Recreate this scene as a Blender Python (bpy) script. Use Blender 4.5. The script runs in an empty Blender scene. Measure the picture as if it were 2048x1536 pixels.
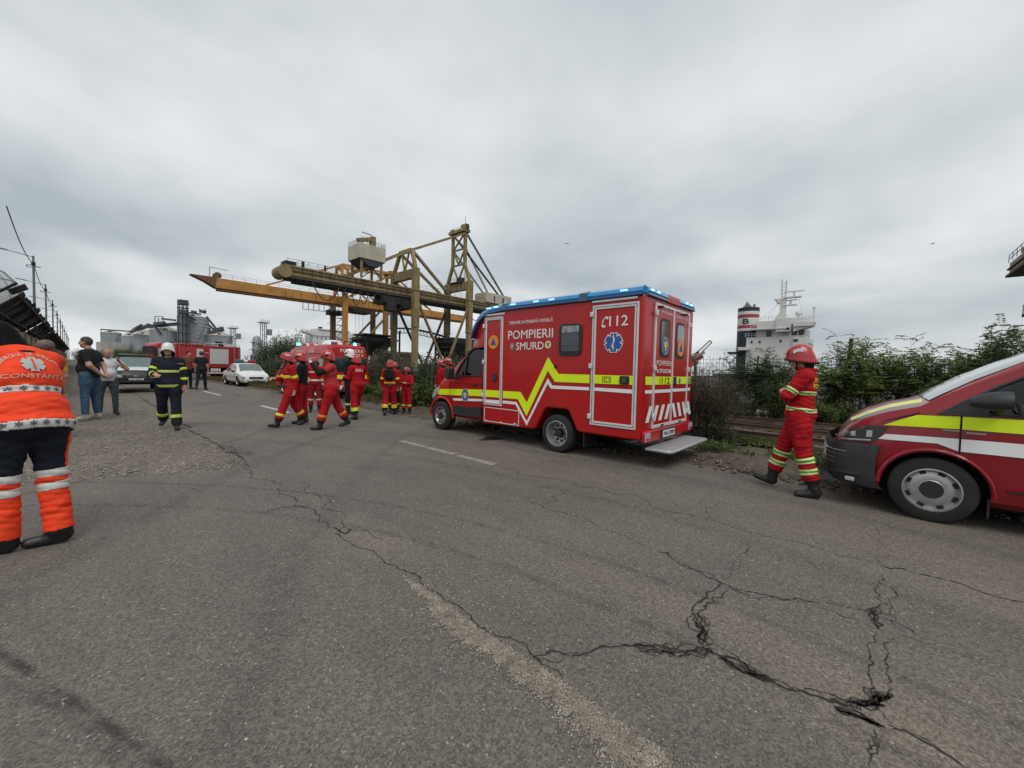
import bpy, bmesh, math, random
import numpy as np
from mathutils import Vector, Matrix, noise as mnoise
from mathutils.bvhtree import BVHTree
random.seed(7); rng = np.random.default_rng(7)
R_ = math.radians
SC = bpy.context.scene
COL = SC.collection
# ------------------------------------------------------------------ camera
F_, H_ = 790.0, 1.54
PSI, PITCH, ROLL = R_(47.7), R_(2.2), R_(1.25)
fw = np.array([math.sin(PSI)*math.cos(PITCH), math.cos(PSI)*math.cos(PITCH), -math.sin(PITCH)])
r0 = np.array([math.cos(PSI), -math.sin(PSI), 0.0]); u0 = np.cross(r0, fw)
RV = r0*math.cos(ROLL)+u0*math.sin(ROLL); UV_ = u0*math.cos(ROLL)-r0*math.sin(ROLL)
CAM = np.array([0, 0, H_])
cd = bpy.data.cameras.new('camera'); cam = bpy.data.objects.new('camera', cd); COL.objects.link(cam)
cd.sensor_width = 36; cd.lens = 36*F_/2048; cd.clip_start = 0.05; cd.clip_end = 6000
M = Matrix.Identity(4)
for i in range(3):
    M[i][0] = RV[i]; M[i][1] = UV_[i]; M[i][2] = -fw[i]; M[i][3] = CAM[i]
cam.matrix_world = M
SC.camera = cam
SC.render.resolution_x, SC.render.resolution_y = 1024, 768
# ------------------------------------------------------------------ world: overcast
SUN_EL, SUN_AZ = R_(58), R_(215)
W = bpy.data.worlds.new('World'); SC.world = W; W.use_nodes = True
nt = W.node_tree; nt.nodes.clear(); N = nt.nodes.new; L = nt.links.new
def mth(nt, op, a, b=None, clamp=False):
    n = nt.nodes.new('ShaderNodeMath'); n.operation = op; n.use_clamp = clamp
    for i, v in enumerate((a, b)):
        if v is None: continue
        if isinstance(v, (int, float)): n.inputs[i].default_value = v
        else: nt.links.new(v, n.inputs[i])
    return n.outputs[0]
tc = N('ShaderNodeTexCoord'); sep = N('ShaderNodeSeparateXYZ'); L(tc.outputs['Generated'], sep.inputs[0])
zz = mth(nt, 'ADD', mth(nt, 'MAXIMUM', sep.outputs[2], 0.0), 0.22)
cmb = N('ShaderNodeCombineXYZ'); L(mth(nt, 'DIVIDE', sep.outputs[0], zz), cmb.inputs[0]); L(mth(nt, 'DIVIDE', sep.outputs[1], zz), cmb.inputs[1])
cmb.inputs[2].default_value = 3.7
n1 = N('ShaderNodeTexNoise'); n1.inputs['Scale'].default_value = 1.15; n1.inputs['Detail'].default_value = 6; n1.inputs['Roughness'].default_value = 0.46; n1.inputs['Distortion'].default_value = 0.25
L(cmb.outputs[0], n1.inputs['Vector'])
n2 = N('ShaderNodeTexNoise'); n2.inputs['Scale'].default_value = 0.28; n2.inputs['Detail'].default_value = 3
L(cmb.outputs[0], n2.inputs['Vector'])
mx = mth(nt, 'ADD', mth(nt, 'MULTIPLY', n1.outputs[0], 0.62), mth(nt, 'MULTIPLY', n2.outputs[0], 0.38))
cr = N('ShaderNodeValToRGB'); e = cr.color_ramp.elements
e[0].position = 0.37; e[0].color = (0.42, 0.475, 0.51, 1); e[1].position = 0.63; e[1].color = (0.84, 0.86, 0.87, 1)
x = e.new(0.47); x.color = (0.57, 0.615, 0.64, 1)
L(mx, cr.inputs[0])
sky = N('ShaderNodeTexSky'); sky.sky_type = 'NISHITA'; sky.sun_disc = False; sky.sun_elevation = SUN_EL; sky.sun_rotation = SUN_AZ; sky.air_density = 1.5; sky.dust_density = 3
b1 = N('ShaderNodeBackground'); b1.inputs[1].default_value = 0.06; L(sky.outputs[0], b1.inputs[0])
b2 = N('ShaderNodeBackground'); b2.inputs[1].default_value = 1.0; L(cr.outputs[0], b2.inputs[0])
ms = N('ShaderNodeMixShader'); ms.inputs[0].default_value = 0.92; L(b1.outputs[0], ms.inputs[1]); L(b2.outputs[0], ms.inputs[2])
wo = N('ShaderNodeOutputWorld'); L(ms.outputs[0], wo.inputs[0])
# ------------------------------------------------------------------ sun (veiled by cloud)
sd = bpy.data.lights.new('sun', 'SUN'); sd.energy = 1.5; sd.angle = R_(35); sd.color = (1.0, 0.96, 0.90)
so = bpy.data.objects.new('sun', sd); COL.objects.link(so)
sv = Vector((math.sin(SUN_AZ)*math.cos(SUN_EL), math.cos(SUN_AZ)*math.cos(SUN_EL), math.sin(SUN_EL)))
so.rotation_euler = sv.to_track_quat('Z', 'Y').to_euler(); so.location = (0, 0, 60)
vs = SC.view_settings; vs.view_transform = 'Standard'; vs.look = 'None'; vs.exposure = 0.12; vs.gamma = 1.0; vs.use_curve_mapping = False
# ------------------------------------------------------------------ pixels of the photograph (2048 x 1536) to directions
def ray(x, y): return fw+RV*(x-1024)/F_-UV_*(y-768)/F_
def gp(x, y, z=0.0):
    d = ray(x, y); return CAM+d*((z-H_)/d[2])
def onx(x, y, X):
    d = ray(x, y); return CAM+d*(X/d[0])
def ony(x, y, Y):
    d = ray(x, y); return CAM+d*(Y/d[1])
# ------------------------------------------------------------------ helpers
def tag(o, label=None, cat=None, group=None, kind=None):
    if label: o['label'] = label
    if cat: o['category'] = cat
    if group: o['group'] = group
    if kind: o['kind'] = kind
    return o
def empty(name, loc=(0, 0, 0), rz=0.0, label=None, cat=None, group=None, parent=None):
    o = bpy.data.objects.new(name, None); COL.objects.link(o); o.location = loc; o.rotation_euler = (0, 0, rz)
    o.empty_display_size = 0.2
    if parent: o.parent = parent
    return tag(o, label, cat, group)
def obj(name, me, parent=None, loc=None, rot=None, mat=None, smooth=None):
    o = bpy.data.objects.new(name, me); COL.objects.link(o)
    if parent: o.parent = parent
    if loc is not None: o.location = loc
    if rot is not None: o.rotation_euler = rot
    if mat is not None and not me.materials:
        for m in (mat if isinstance(mat, (list, tuple)) else [mat]): me.materials.append(m)
    if smooth is not None: shade(me, smooth)
    return o
def shade(me, ang=35):
    if len(me.polygons) == 0: return
    me.polygons.foreach_set('use_smooth', [True]*len(me.polygons)); me.set_sharp_from_angle(angle=R_(ang))
def bev(o, w, seg=2, ang=40):
    m = o.modifiers.new('bevel', 'BEVEL'); m.width = w; m.segments = seg; m.limit_method = 'ANGLE'; m.angle_limit = R_(ang); m.harden_normals = False
    shade(o.data, 50); return o
class MB:
    def __init__(s): s.v = []; s.f = []; s.m = []; s.T = None
    def add(s, vs, fs, mi=0):
        b = len(s.v)
        if s.T is not None: vs = [tuple(s.T @ Vector(p)) for p in vs]
        s.v += [tuple(p) for p in vs]
        for f in fs: s.f.append(tuple(i+b for i in f)); s.m.append(mi)
        return s
    def box(s, c, sz, rot=None, mi=0):
        hx, hy, hz = sz[0]/2, sz[1]/2, sz[2]/2
        vs = [Vector((a*hx, b*hy, d*hz)) for d in (-1, 1) for b in (-1, 1) for a in (-1, 1)]
        if rot is not None: vs = [rot @ p for p in vs]
        c = Vector(c)
        return s.add([p+c for p in vs], [(0, 2, 3, 1), (4, 5, 7, 6), (0, 1, 5, 4), (2, 6, 7, 3), (0, 4, 6, 2), (1, 3, 7, 5)], mi)
    def bb(s, x0, x1, y0, y1, z0, z1, mi=0): return s.box(((x0+x1)/2, (y0+y1)/2, (z0+z1)/2), (x1-x0, y1-y0, z1-z0), None, mi)
    def beam(s, p0, p1, w, h=None, mi=0):
        h = h or w; p0, p1 = Vector(p0), Vector(p1); d = p1-p0
        if d.length < 1e-6: return s
        q = d.to_track_quat('Y', 'Z'); return s.box((p0+p1)/2, (w, d.length, h), q.to_matrix(), mi)
    def cyl(s, p0, p1, r0, r1=None, n=10, caps=True, mi=0):
        r1 = r0 if r1 is None else r1; p0, p1 = Vector(p0), Vector(p1); d = p1-p0
        q = d.to_track_quat('Z', 'Y').to_matrix(); vs = []
        for p, r in ((p0, r0), (p1, r1)):
            for i in range(n):
                a = 2*math.pi*i/n; vs.append(p+q @ Vector((r*math.cos(a), r*math.sin(a), 0)))
        fs = [(i, (i+1) % n, n+(i+1) % n, n+i) for i in range(n)]
        if caps: fs += [tuple(range(n))[::-1], tuple(range(n, 2*n))]
        return s.add(vs, fs, mi)
    def tube(s, pts, r, n=6, mi=0, closed=False):
        pts = [Vector(p) for p in pts]; k = len(pts); vs = []; rs = r if isinstance(r, (list, tuple)) else [r]*k
        up = Vector((0, 0, 1))
        for i, p in enumerate(pts):
            t = (pts[min(i+1, k-1)]-pts[max(i-1, 0)])
            if t.length < 1e-9: t = Vector((0, 0, 1))
            t.normalize(); a = t.cross(up)
            if a.length < 1e-3: a = t.cross(Vector((1, 0, 0)))
            a.normalize(); b = t.cross(a)
            for j in range(n):
                w = 2*math.pi*j/n; vs.append(p+a*(rs[i]*math.cos(w))+b*(rs[i]*math.sin(w)))
        fs = [(i*n+j, i*n+(j+1) % n, (i+1)*n+(j+1) % n, (i+1)*n+j) for i in range(k-1) for j in range(n)]
        fs += [tuple(range(n))[::-1], tuple(range((k-1)*n, k*n))]
        return s.add(vs, fs, mi)
    def prism(s, poly, axis, a, b, mi=0):
        n = len(poly)
        def P(q, t):
            return {'x': (t, q[0], q[1]), 'y': (q[0], t, q[1]), 'z': (q[0], q[1], t)}[axis]
        vs = [P(q, a) for q in poly]+[P(q, b) for q in poly]
        return s.add(vs, [tuple(range(n))[::-1], tuple(range(n, 2*n))]+[(i, (i+1) % n, n+(i+1) % n, n+i) for i in range(n)], mi)
    def lathe(s, prof, c=(0, 0, 0), axis='z', n=24, mi=0, cap=False):
        vs = []; c = Vector(c)
        for r, t in prof:
            for j in range(n):
                a = 2*math.pi*j/n; u, w = r*math.cos(a), r*math.sin(a)
                vs.append(c+Vector({'z': (u, w, t), 'x': (t, u, w), 'y': (u, t, w)}[axis]))
        k = len(prof)
        fs = [(i*n+j, i*n+(j+1) % n, (i+1)*n+(j+1) % n, (i+1)*n+j) for i in range(k-1) for j in range(n)]
        if cap: fs += [tuple(range(n))[::-1], tuple(range((k-1)*n, k*n))]
        return s.add(vs, fs, mi)
    def poly(s, pts, mi=0): return s.add(pts, [tuple(range(len(pts)))], mi)
    def grid(s, rows, mi=0, closed=False):
        n = len(rows[0]); vs = [p for r in rows for p in r]; fs = []
        for i in range(len(rows)-1):
            for j in range(n if closed else n-1):
                fs.append((i*n+j, i*n+(j+1) % n, (i+1)*n+(j+1) % n, (i+1)*n+j))
        return s.add(vs, fs, mi)
    def mesh(s, name='mesh', mats=None, recalc=True):
        me = bpy.data.meshes.new(name); me.from_pydata(s.v, [], s.f)
        for m in (mats if isinstance(mats, (list, tuple)) else [mats] if mats else []): me.materials.append(m)
        if any(s.m): me.polygons.foreach_set('material_index', s.m)
        if recalc:
            bm = bmesh.new(); bm.from_mesh(me); bmesh.ops.recalc_face_normals(bm, faces=bm.faces); bm.to_mesh(me); bm.free()
        me.update(); return me
    def build(s, name, mat, parent=None, bevel=0, smooth=None, loc=None, rot=None, seg=2, recalc=True):
        o = obj(name, s.mesh(name, mat, recalc), parent, loc, rot)
        if bevel: bev(o, bevel, seg)
        elif smooth: shade(o.data, smooth)
        return o
def copy_tree(o, parent=None):
    c = o.copy(); COL.objects.link(c); c.parent = parent
    for ch in list(o.children): copy_tree(ch, c)
    return c
def np_mesh(name, V, Fq, mat=None, smooth=False):
    me = bpy.data.meshes.new(name); V = np.asarray(V, np.float32); Fq = np.asarray(Fq, np.int32)
    k = Fq.shape[1]; nf = len(Fq)
    me.vertices.add(len(V)); me.vertices.foreach_set('co', V.ravel())
    me.loops.add(nf*k); me.loops.foreach_set('vertex_index', Fq.ravel())
    me.polygons.add(nf); me.polygons.foreach_set('loop_start', np.arange(0, nf*k, k, dtype=np.int32))
    if smooth: me.polygons.foreach_set('use_smooth', np.ones(nf, bool))
    me.update(calc_edges=True); me.validate()
    if mat: me.materials.append(mat)
    return me
# ------------------------------------------------------------------ materials
MATS = {}
def mat(name, col, rough=0.6, metal=0.0, var=0.0, scale=4.0, bump=0.0, bscale=40.0, coat=0.0, spec=0.5, dirt=0.0, dcol=(0.12, 0.10, 0.08), dscale=1.2, emit=None, estr=0.0, trans=0.0, alpha=1.0, stretch=None, hue=0.0, sub=0.0):
    if name in MATS: return MATS[name]
    m = bpy.data.materials.new(name); MATS[name] = m; m.use_nodes = True; t = m.node_tree; p = t.nodes['Principled BSDF']; N = t.nodes.new; L = t.links.new
    m.diffuse_color = (*col, 1)
    p.inputs['Base Color'].default_value = (*col, 1); p.inputs['Roughness'].default_value = rough; p.inputs['Metallic'].default_value = metal
    p.inputs['Specular IOR Level'].default_value = spec; p.inputs['Coat Weight'].default_value = coat; p.inputs['Coat Roughness'].default_value = 0.08
    if trans: p.inputs['Transmission Weight'].default_value = trans
    if alpha < 1: p.inputs['Alpha'].default_value = alpha
    if emit: p.inputs['Emission Color'].default_value = (*emit, 1); p.inputs['Emission Strength'].default_value = estr
    cur = None
    if var or dirt or bump:
        tc = N('ShaderNodeTexCoord'); vec = tc.outputs['Object']
        if stretch:
            mp = N('ShaderNodeMapping'); mp.inputs['Scale'].default_value = stretch; L(vec, mp.inputs[0]); vec = mp.outputs[0]
    if var:
        n = N('ShaderNodeTexNoise'); n.inputs['Scale'].default_value = scale; n.inputs['Detail'].default_value = 5; L(vec, n.inputs['Vector'])
        r = N('ShaderNodeValToRGB'); r.color_ramp.elements[0].position = 0.3; r.color_ramp.elements[1].position = 0.7
        lo = [max(0, c*(1-var)) for c in col]; hi = [min(1, c*(1+var)) for c in col]
        if hue: hi[0] = min(1, hi[0]*(1+hue)); lo[2] = lo[2]*(1+hue)
        r.color_ramp.elements[0].color = (*lo, 1); r.color_ramp.elements[1].color = (*hi, 1); L(n.outputs[0], r.inputs[0]); cur = r.outputs[0]
    if dirt:
        n = N('ShaderNodeTexNoise'); n.inputs['Scale'].default_value = dscale; n.inputs['Detail'].default_value = 8; n.inputs['Roughness'].default_value = 0.65; L(vec, n.inputs['Vector'])
        r = N('ShaderNodeValToRGB'); r.color_ramp.elements[0].position = 0.45; r.color_ramp.elements[1].position = 0.75; L(n.outputs[0], r.inputs[0])
        mx = N('ShaderNodeMix'); mx.data_type = 'RGBA'; L(mth(t, 'MULTIPLY', r.outputs[0], dirt), mx.inputs[0])
        if cur: L(cur, mx.inputs[6])
        else: mx.inputs[6].default_value = (*col, 1)
        mx.inputs[7].default_value = (*dcol, 1); cur = mx.outputs[2]
    if cur: L(cur, p.inputs['Base Color'])
    if bump:
        n = N('ShaderNodeTexNoise'); n.inputs['Scale'].default_value = bscale; n.inputs['Detail'].default_value = 4; L(vec, n.inputs['Vector'])
        b = N('ShaderNodeBump'); b.inputs['Strength'].default_value = bump; b.inputs['Distance'].default_value = 0.02; L(n.outputs[0], b.inputs['Height']); L(b.outputs[0], p.inputs['Normal'])
    return m
def text_mesh(s, w, h, bold=0.0, name='lettering'):
    """flat letters fitted to w x h (metres), origin bottom-left, in the xy plane"""
    cu = bpy.data.curves.new(name, 'FONT'); cu.body = s; cu.size = 1.0; cu.offset = 0.0; cu.resolution_u = 3
    o = bpy.data.objects.new(name, cu); COL.objects.link(o)
    me = bpy.data.meshes.new_from_object(o); bpy.data.objects.remove(o)
    n = len(me.vertices); a = np.empty(n*3); me.vertices.foreach_get('co', a); a = a.reshape(-1, 3)
    lo, hi = a.min(0), a.max(0); a[:, 0] = (a[:, 0]-lo[0])/(hi[0]-lo[0])*w; a[:, 1] = (a[:, 1]-lo[1])/(hi[1]-lo[1])*h; a[:, 2] = 0
    me.vertices.foreach_set('co', a.ravel()); me.update()
    if bold > 0:      # heavier weight: shifted copies of the outline, each a hair above the last
        fs = [tuple(p.vertices) for p in me.polygons]; V = []; Fs = []; e = bold*h*.9
        for i, (dx, dy) in enumerate(((0, 0), (e, 0), (-e, 0), (0, e), (0, -e))):
            q = a.copy(); q[:, 0] += dx; q[:, 1] += dy; q[:, 2] += .0004*i; Fs += [tuple(k+n*i for k in f) for f in fs]; V += [tuple(v) for v in q]
        me = bpy.data.meshes.new(name); me.from_pydata(V, [], Fs); me.update()
    return me
def place_text(name, s, org, ux, uy, w, h, m, parent, bold=0.02, label=None):
    me = text_mesh(s, w, h, bold); me.materials.clear(); me.materials.append(m)
    ux, uy = Vector(ux).normalized(), Vector(uy).normalized(); uz = ux.cross(uy)
    o = obj(name, me, parent); mm = Matrix.Identity(4)
    for i in range(3): mm[i][0], mm[i][1], mm[i][2], mm[i][3] = ux[i], uy[i], uz[i], org[i]
    o.matrix_local = mm
    if label: o['label'] = label
    return o
def decal(name, T, src, org, ux, uy, dr, s, w, h, m, off=.006, bold=.02, mesh=None):
    bv = BVHTree.FromPolygons([v.co.copy() for v in src.vertices], [tuple(p.vertices) for p in src.polygons]); me = mesh or text_mesh(s, w, h, 0.0)
    bm = bmesh.new(); bm.from_mesh(me); bmesh.ops.triangulate(bm, faces=bm.faces); bmesh.ops.subdivide_edges(bm, edges=[e for e in bm.edges if e.calc_length() > .02], cuts=1); ux, uy, dr = Vector(ux).normalized(), Vector(uy).normalized(), Vector(dr).normalized(); o = Vector(org)
    for v in bm.verts:
        p = o+ux*v.co.x+uy*v.co.y; hit = bv.ray_cast(p-dr*.6, dr); v.co = (hit[0]-dr*off) if hit[0] is not None else p
    bm.to_mesh(me); bm.free(); me.materials.clear(); me.materials.append(m); return obj(name, me, T)
# ================================================================== THE SETTING: ground, road, lot, tracks, water
def nz(x, y, z=0.0): return mnoise.fractal(Vector((x, y, z)), 0.9, 2.0, 5)
def ground_mat(name, base, lo, hi, fine=90.0, arcs=(), dust=None, bumps=0.35, speck=0.0, mid=1.3):
    m = bpy.data.materials.new(name); MATS[name] = m; m.use_nodes = True; t = m.node_tree; p = t.nodes['Principled BSDF']; N = t.nodes.new; L = t.links.new
    p.inputs['Roughness'].default_value = 0.82; p.inputs['Specular IOR Level'].default_value = 0.35
    tc = N('ShaderNodeTexCoord'); v = tc.outputs['Object']
    def noise(sc, det=6, ro=0.6, st=None, dist=0):
        n = N('ShaderNodeTexNoise'); n.inputs['Scale'].default_value = sc; n.inputs['Detail'].default_value = det; n.inputs['Roughness'].default_value = ro; n.inputs['Distortion'].default_value = dist
        if st:
            mp = N('ShaderNodeMapping'); mp.inputs['Scale'].default_value = st; L(v, mp.inputs[0]); L(mp.outputs[0], n.inputs['Vector'])
        else: L(v, n.inputs['Vector'])
        return n.outputs[0]
    def ramp(s, a, b, ca=(0, 0, 0), cb=(1, 1, 1)):
        r = N('ShaderNodeValToRGB'); r.color_ramp.elements[0].position = a; r.color_ramp.elements[1].position = b
        r.color_ramp.elements[0].color = (*ca, 1); r.color_ramp.elements[1].color = (*cb, 1); L(s, r.inputs[0]); return r.outputs[0]
    def mix(f, a, b, mode='MIX'):
        x = N('ShaderNodeMix'); x.data_type = 'RGBA'; x.blend_type = mode
        if isinstance(f, float): x.inputs[0].default_value = f
        else: L(f, x.inputs[0])
        for i, q in ((6, a), (7, b)):
            if isinstance(q, tuple): x.inputs[i].default_value = (*q, 1)
            else: L(q, x.inputs[i])
        return x.outputs[2]
    c = ramp(noise(0.35, 8, 0.62), 0.3, 0.7, lo, hi)
    c = mix(0.55, c, ramp(noise(mid, 8, 0.7, (1, 0.35, 1)), 0.35, 0.68, lo, hi))
    if dust:
        c = mix(mth(t, 'MULTIPLY', ramp(noise(0.5, 7, 0.65, (1.3, 0.45, 1), 0.6), 0.52, 0.74), 0.55), c, dust)
    for cx, cy, r, w, k in arcs:
        mp = N('ShaderNodeMapping'); mp.inputs['Location'].default_value = (-cx, -cy, 0); L(v, mp.inputs[0])
        ln = N('ShaderNodeVectorMath'); ln.operation = 'LENGTH'; L(mp.outputs[0], ln.inputs[0])
        wob = mth(t, 'ADD', ln.outputs['Value'], mth(t, 'MULTIPLY', mth(t, 'SUBTRACT', noise(0.5, 2), 0.5), 0.06 if w < .1 else .25))
        d = mth(t, 'ABSOLUTE', mth(t, 'SUBTRACT', wob, r))
        f = mth(t, 'SUBTRACT', 1.0, mth(t, 'DIVIDE', d, w), True)
        f = mth(t, 'MULTIPLY', f, mth(t, 'MULTIPLY', ramp(noise(6, 4, 0.7), 0.35, 0.65), k))
        c = mix(f, c, tuple(x*0.42 for x in base))
    vo = N('ShaderNodeTexVoronoi'); vo.inputs['Scale'].default_value = fine; L(v, vo.inputs['Vector'])
    vb = N('ShaderNodeSeparateColor'); L(vo.outputs['Color'], vb.inputs[0])
    g = ramp(vb.outputs[0], 0.0, 1.0, (0.5, 0.5, 0.5), (1.6, 1.57, 1.52))
    c = mix(0.75, c, g, 'MULTIPLY')
    g2 = ramp(noise(fine*0.28, 5, 0.75), 0.32, 0.68, (0.72, 0.72, 0.73), (1.28, 1.28, 1.27)); c = mix(0.8, c, g2, 'MULTIPLY')
    if speck:
        s = ramp(vb.outputs[1], 0.988, 0.994); c = mix(mth(t, 'MULTIPLY', s, speck), c, (0.42, 0.41, 0.38))
    L(c, p.inputs['Base Color'])
    L(ramp(noise(2.2, 6, 0.7), 0.3, 0.7, (0.72, 0.72, 0.72), (0.92, 0.92, 0.92)), p.inputs['Roughness'])
    bh = mth(t, 'ADD', mth(t, 'MULTIPLY', vo.outputs['Distance'], -0.5), mth(t, 'ADD', noise(fine*0.5, 4, 0.7), mth(t, 'MULTIPLY', noise(fine*0.09, 4), 1.5)))
    b = N('ShaderNodeBump'); b.inputs['Strength'].default_value = bumps; b.inputs['Distance'].default_value = 0.012; L(bh, b.inputs['Height']); L(b.outputs[0], p.inputs['Normal'])
    return m
def circle3(a, b, c):
    a, b, c = (gp(*p)[:2] for p in (a, b, c)); A = 2*np.array([b-a, c-a]); y = np.array([b @ b-a @ a, c @ c-a @ a]); o = np.linalg.solve(A, y); return (o[0], o[1], float(np.linalg.norm(a-o)))
t1 = circle3((0, 1305), (200, 1440), (330, 1536)); t2 = circle3((0, 1365), (150, 1440), (250, 1536)); t3 = circle3((130, 965), (600, 985), (1000, 1060)); t4 = circle3((150, 1010), (560, 1030), (900, 1100)); t5 = circle3((500, 870), (570, 838), (575, 815))
asph = ground_mat('asphalt', (0.12, 0.11, 0.1), (0.098, 0.087, 0.078), (0.158, 0.138, 0.120), 110.0,
                  arcs=((*t1, .035, 1.6), (*t2, .05, .9), (*t3, .05, .8), (*t4, .07, .7), (*t5, .06, 1.0), (-9, 2.4, 13.2, 0.22, 0.55), (-9, 2.4, 14.9, 0.2, 0.5), (16.0, -6.0, 19.2, 0.2, 0.5), (16.0, -6.0, 17.5, 0.22, 0.45), (-6, -9, 9.6, 0.12, 0.6), (-6, -9, 9.0, 0.10, 0.6), (-4.0, 24, 9.3, 0.25, 0.6), (-4, 24, 10.6, 0.2, 0.5)),
                  dust=(0.20, 0.168, 0.132), speck=0.6)
lotm = ground_mat('rough_asphalt', (0.14, 0.12, 0.1), (0.09, 0.078, 0.066), (0.19, 0.16, 0.132), 34.0, dust=(0.22, 0.18, 0.14), bumps=0.9, speck=0.6, mid=2.6)
dirtm = ground_mat('dirt', (0.10, 0.08, 0.065), (0.045, 0.035, 0.027), (0.125, 0.10, 0.077), 24.0, dust=(0.07, 0.055, 0.04), bumps=1.0, mid=2.0)
aggm = ground_mat('bare_aggregate', (0.3, 0.27, 0.23), (0.165, 0.145, 0.12), (0.255, 0.225, 0.185), 60.0, bumps=1.0, mid=3)
ballm = ground_mat('ballast', (0.12, 0.1, 0.09), (0.065, 0.053, 0.045), (0.16, 0.135, 0.115), 16.0, bumps=1.0, mid=3)
# ground: one sheet inland of the quay, to the horizon
g = MB(); ys = [-3000, -400, -60, -20, 0, 20, 60, 160, 400, 3500]; xs = [-3000, -500, -80, -20, 0, 10, 30, 60, 97]
g.grid([[(x, y, -0.05) for x in xs] for y in ys]); tag(g.build('ground', dirtm), kind='structure')
q = MB(); q.bb(96.9, 98.2, -900, 2500, -2.6, 0.12); tag(q.build('quay_edge', mat('quay_concrete', (0.3, 0.28, 0.25), 0.85, var=0.25, bump=0.4), bevel=0.05), kind='structure')
w = MB(); w.grid([[(98.1, y, -1.6), (3500, y, -1.6)] for y in (-1500, 0, 600, 3500)])
tag(w.build('water', mat('harbour_water', (0.05, 0.075, 0.08), 0.12, bump=0.5, bscale=0.7)), kind='structure')
# road: junction apron and carriageway as one asphalt sheet with an uneven edge
def edge_line(p0, p1, step, amp, seed):
    p0, p1 = Vector(p0), Vector(p1); n = max(2, int((p1-p0).length/step)); d = (p1-p0).normalized(); nn = Vector((-d.y, d.x)); out = []
    for i in range(n):
        p = p0.lerp(p1, i/n); k = amp*(nz(p.x*0.55, p.y*0.55, seed)+0.5*nz(p.x*2.6, p.y*2.6, seed+3)); p = p+nn*k; out.append((p.x, p.y))
    return out
rp = [(-45, -25), (7.0, -25)]
rp += edge_line((7.0, -25), (7.0, -4), 1.5, 0.15, 1)+edge_line((7.0, -4), (6.95, 30), 0.22, 0.28, 1)+edge_line((6.95, 30), (7.0, 400), 4, 0.3, 1)
rp += [(7.0, 400), (1.9, 400)]+edge_line((1.9, 400), (1.8, 30), 4, 0.25, 5)+edge_line((1.8, 30), (1.7, 6.75), 0.25, 0.2, 5)
rp += edge_line((1.7, 6.75), (-3.0, 8.6), 0.2, 0.10, 8)+[(-3.0, 8.7), (-45, 9.5)]
road = MB(); road.poly([(x, y, 0.0) for x, y in rp]); road = road.build('road', asph, recalc=False); tag(road, kind='structure')
bm = bmesh.new(); bm.from_mesh(road.data); bmesh.ops.triangulate(bm, faces=bm.faces); bmesh.ops.recalc_face_normals(bm, faces=bm.faces)
if sum(f.normal.z for f in bm.faces) < 0: bmesh.ops.reverse_faces(bm, faces=bm.faces)
bm.to_mesh(road.data); bm.free()
# side lot of rough broken asphalt
nx, ny = 60, 260; rows = []
for j in range(ny+1):
    y = 6.0+54*(j/ny)**1.6
    rows.append([(x, y, -0.022+0.014*nz(x*1.7, y*1.7, 2)) for x in np.linspace(-6, 2.3, nx)])
lot = MB(); lot.grid(rows); tag(lot.build('side_lot', lotm, smooth=60), kind='structure')
# muddy verge between the road and the tracks, heaped and rutted
rows = []
for y in np.concatenate([np.arange(-14, 26, 0.12), np.arange(26, 90, 1.2)]):
    r = []
    for x in np.concatenate([np.arange(6.4, 10.2, 0.12), [10.6, 11.2]]):
        e = max(0, min(1, (x-6.65)/0.7)); h = e*(0.03+0.10*nz(x*0.9, y*0.5, 4)+0.06*nz(x*3.2, y*1.4, 9)); h += 0.10*math.exp(-((x-8.1)/0.45)**2)*(0.6+0.8*nz(0, y*0.6, 3))
        r.append((x, y, -0.06+0.035*e+max(-0.03*e, h)))
    rows.append(r)
vg = MB(); vg.grid(rows); tag(vg.build('verge', dirtm, smooth=60), kind='structure')
# ------------------------------------------------------------------ marks on the road
paint = mat('worn_white_paint', (0.52, 0.50, 0.47), 0.8, dirt=0.95, dcol=(0.13, 0.12, 0.11), dscale=5.0)
paint2 = mat('ghost_white_paint', (0.27, 0.25, 0.23), 0.85, dirt=1.0, dcol=(0.13, 0.115, 0.10), dscale=6.0)
def dash(y0, y1, xc=4.47, wd=0.14, worn=0.0):
    b = MB(); n = max(3, int((y1-y0)/0.12))
    l, r = [], []
    for i in range(n+1):
        y = y0+(y1-y0)*i/n; l.append((xc-wd/2+0.02*nz(y*3, 1.0), y, 0.004)); r.append((xc+wd/2+0.02*nz(y*3, 7.0), y, 0.004))
    b.grid([l, r]); o = b.build('lane_marking', paint2 if y0 < 8 else paint, road); return o
for y0, y1 in ((4.4, 5.3), (5.4, 6.25), (6.3, 7.15), (13.5, 16.4), (22.4, 26.2), (32, 35), (41, 44), (50, 53)): dash(y0, y1)
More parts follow.
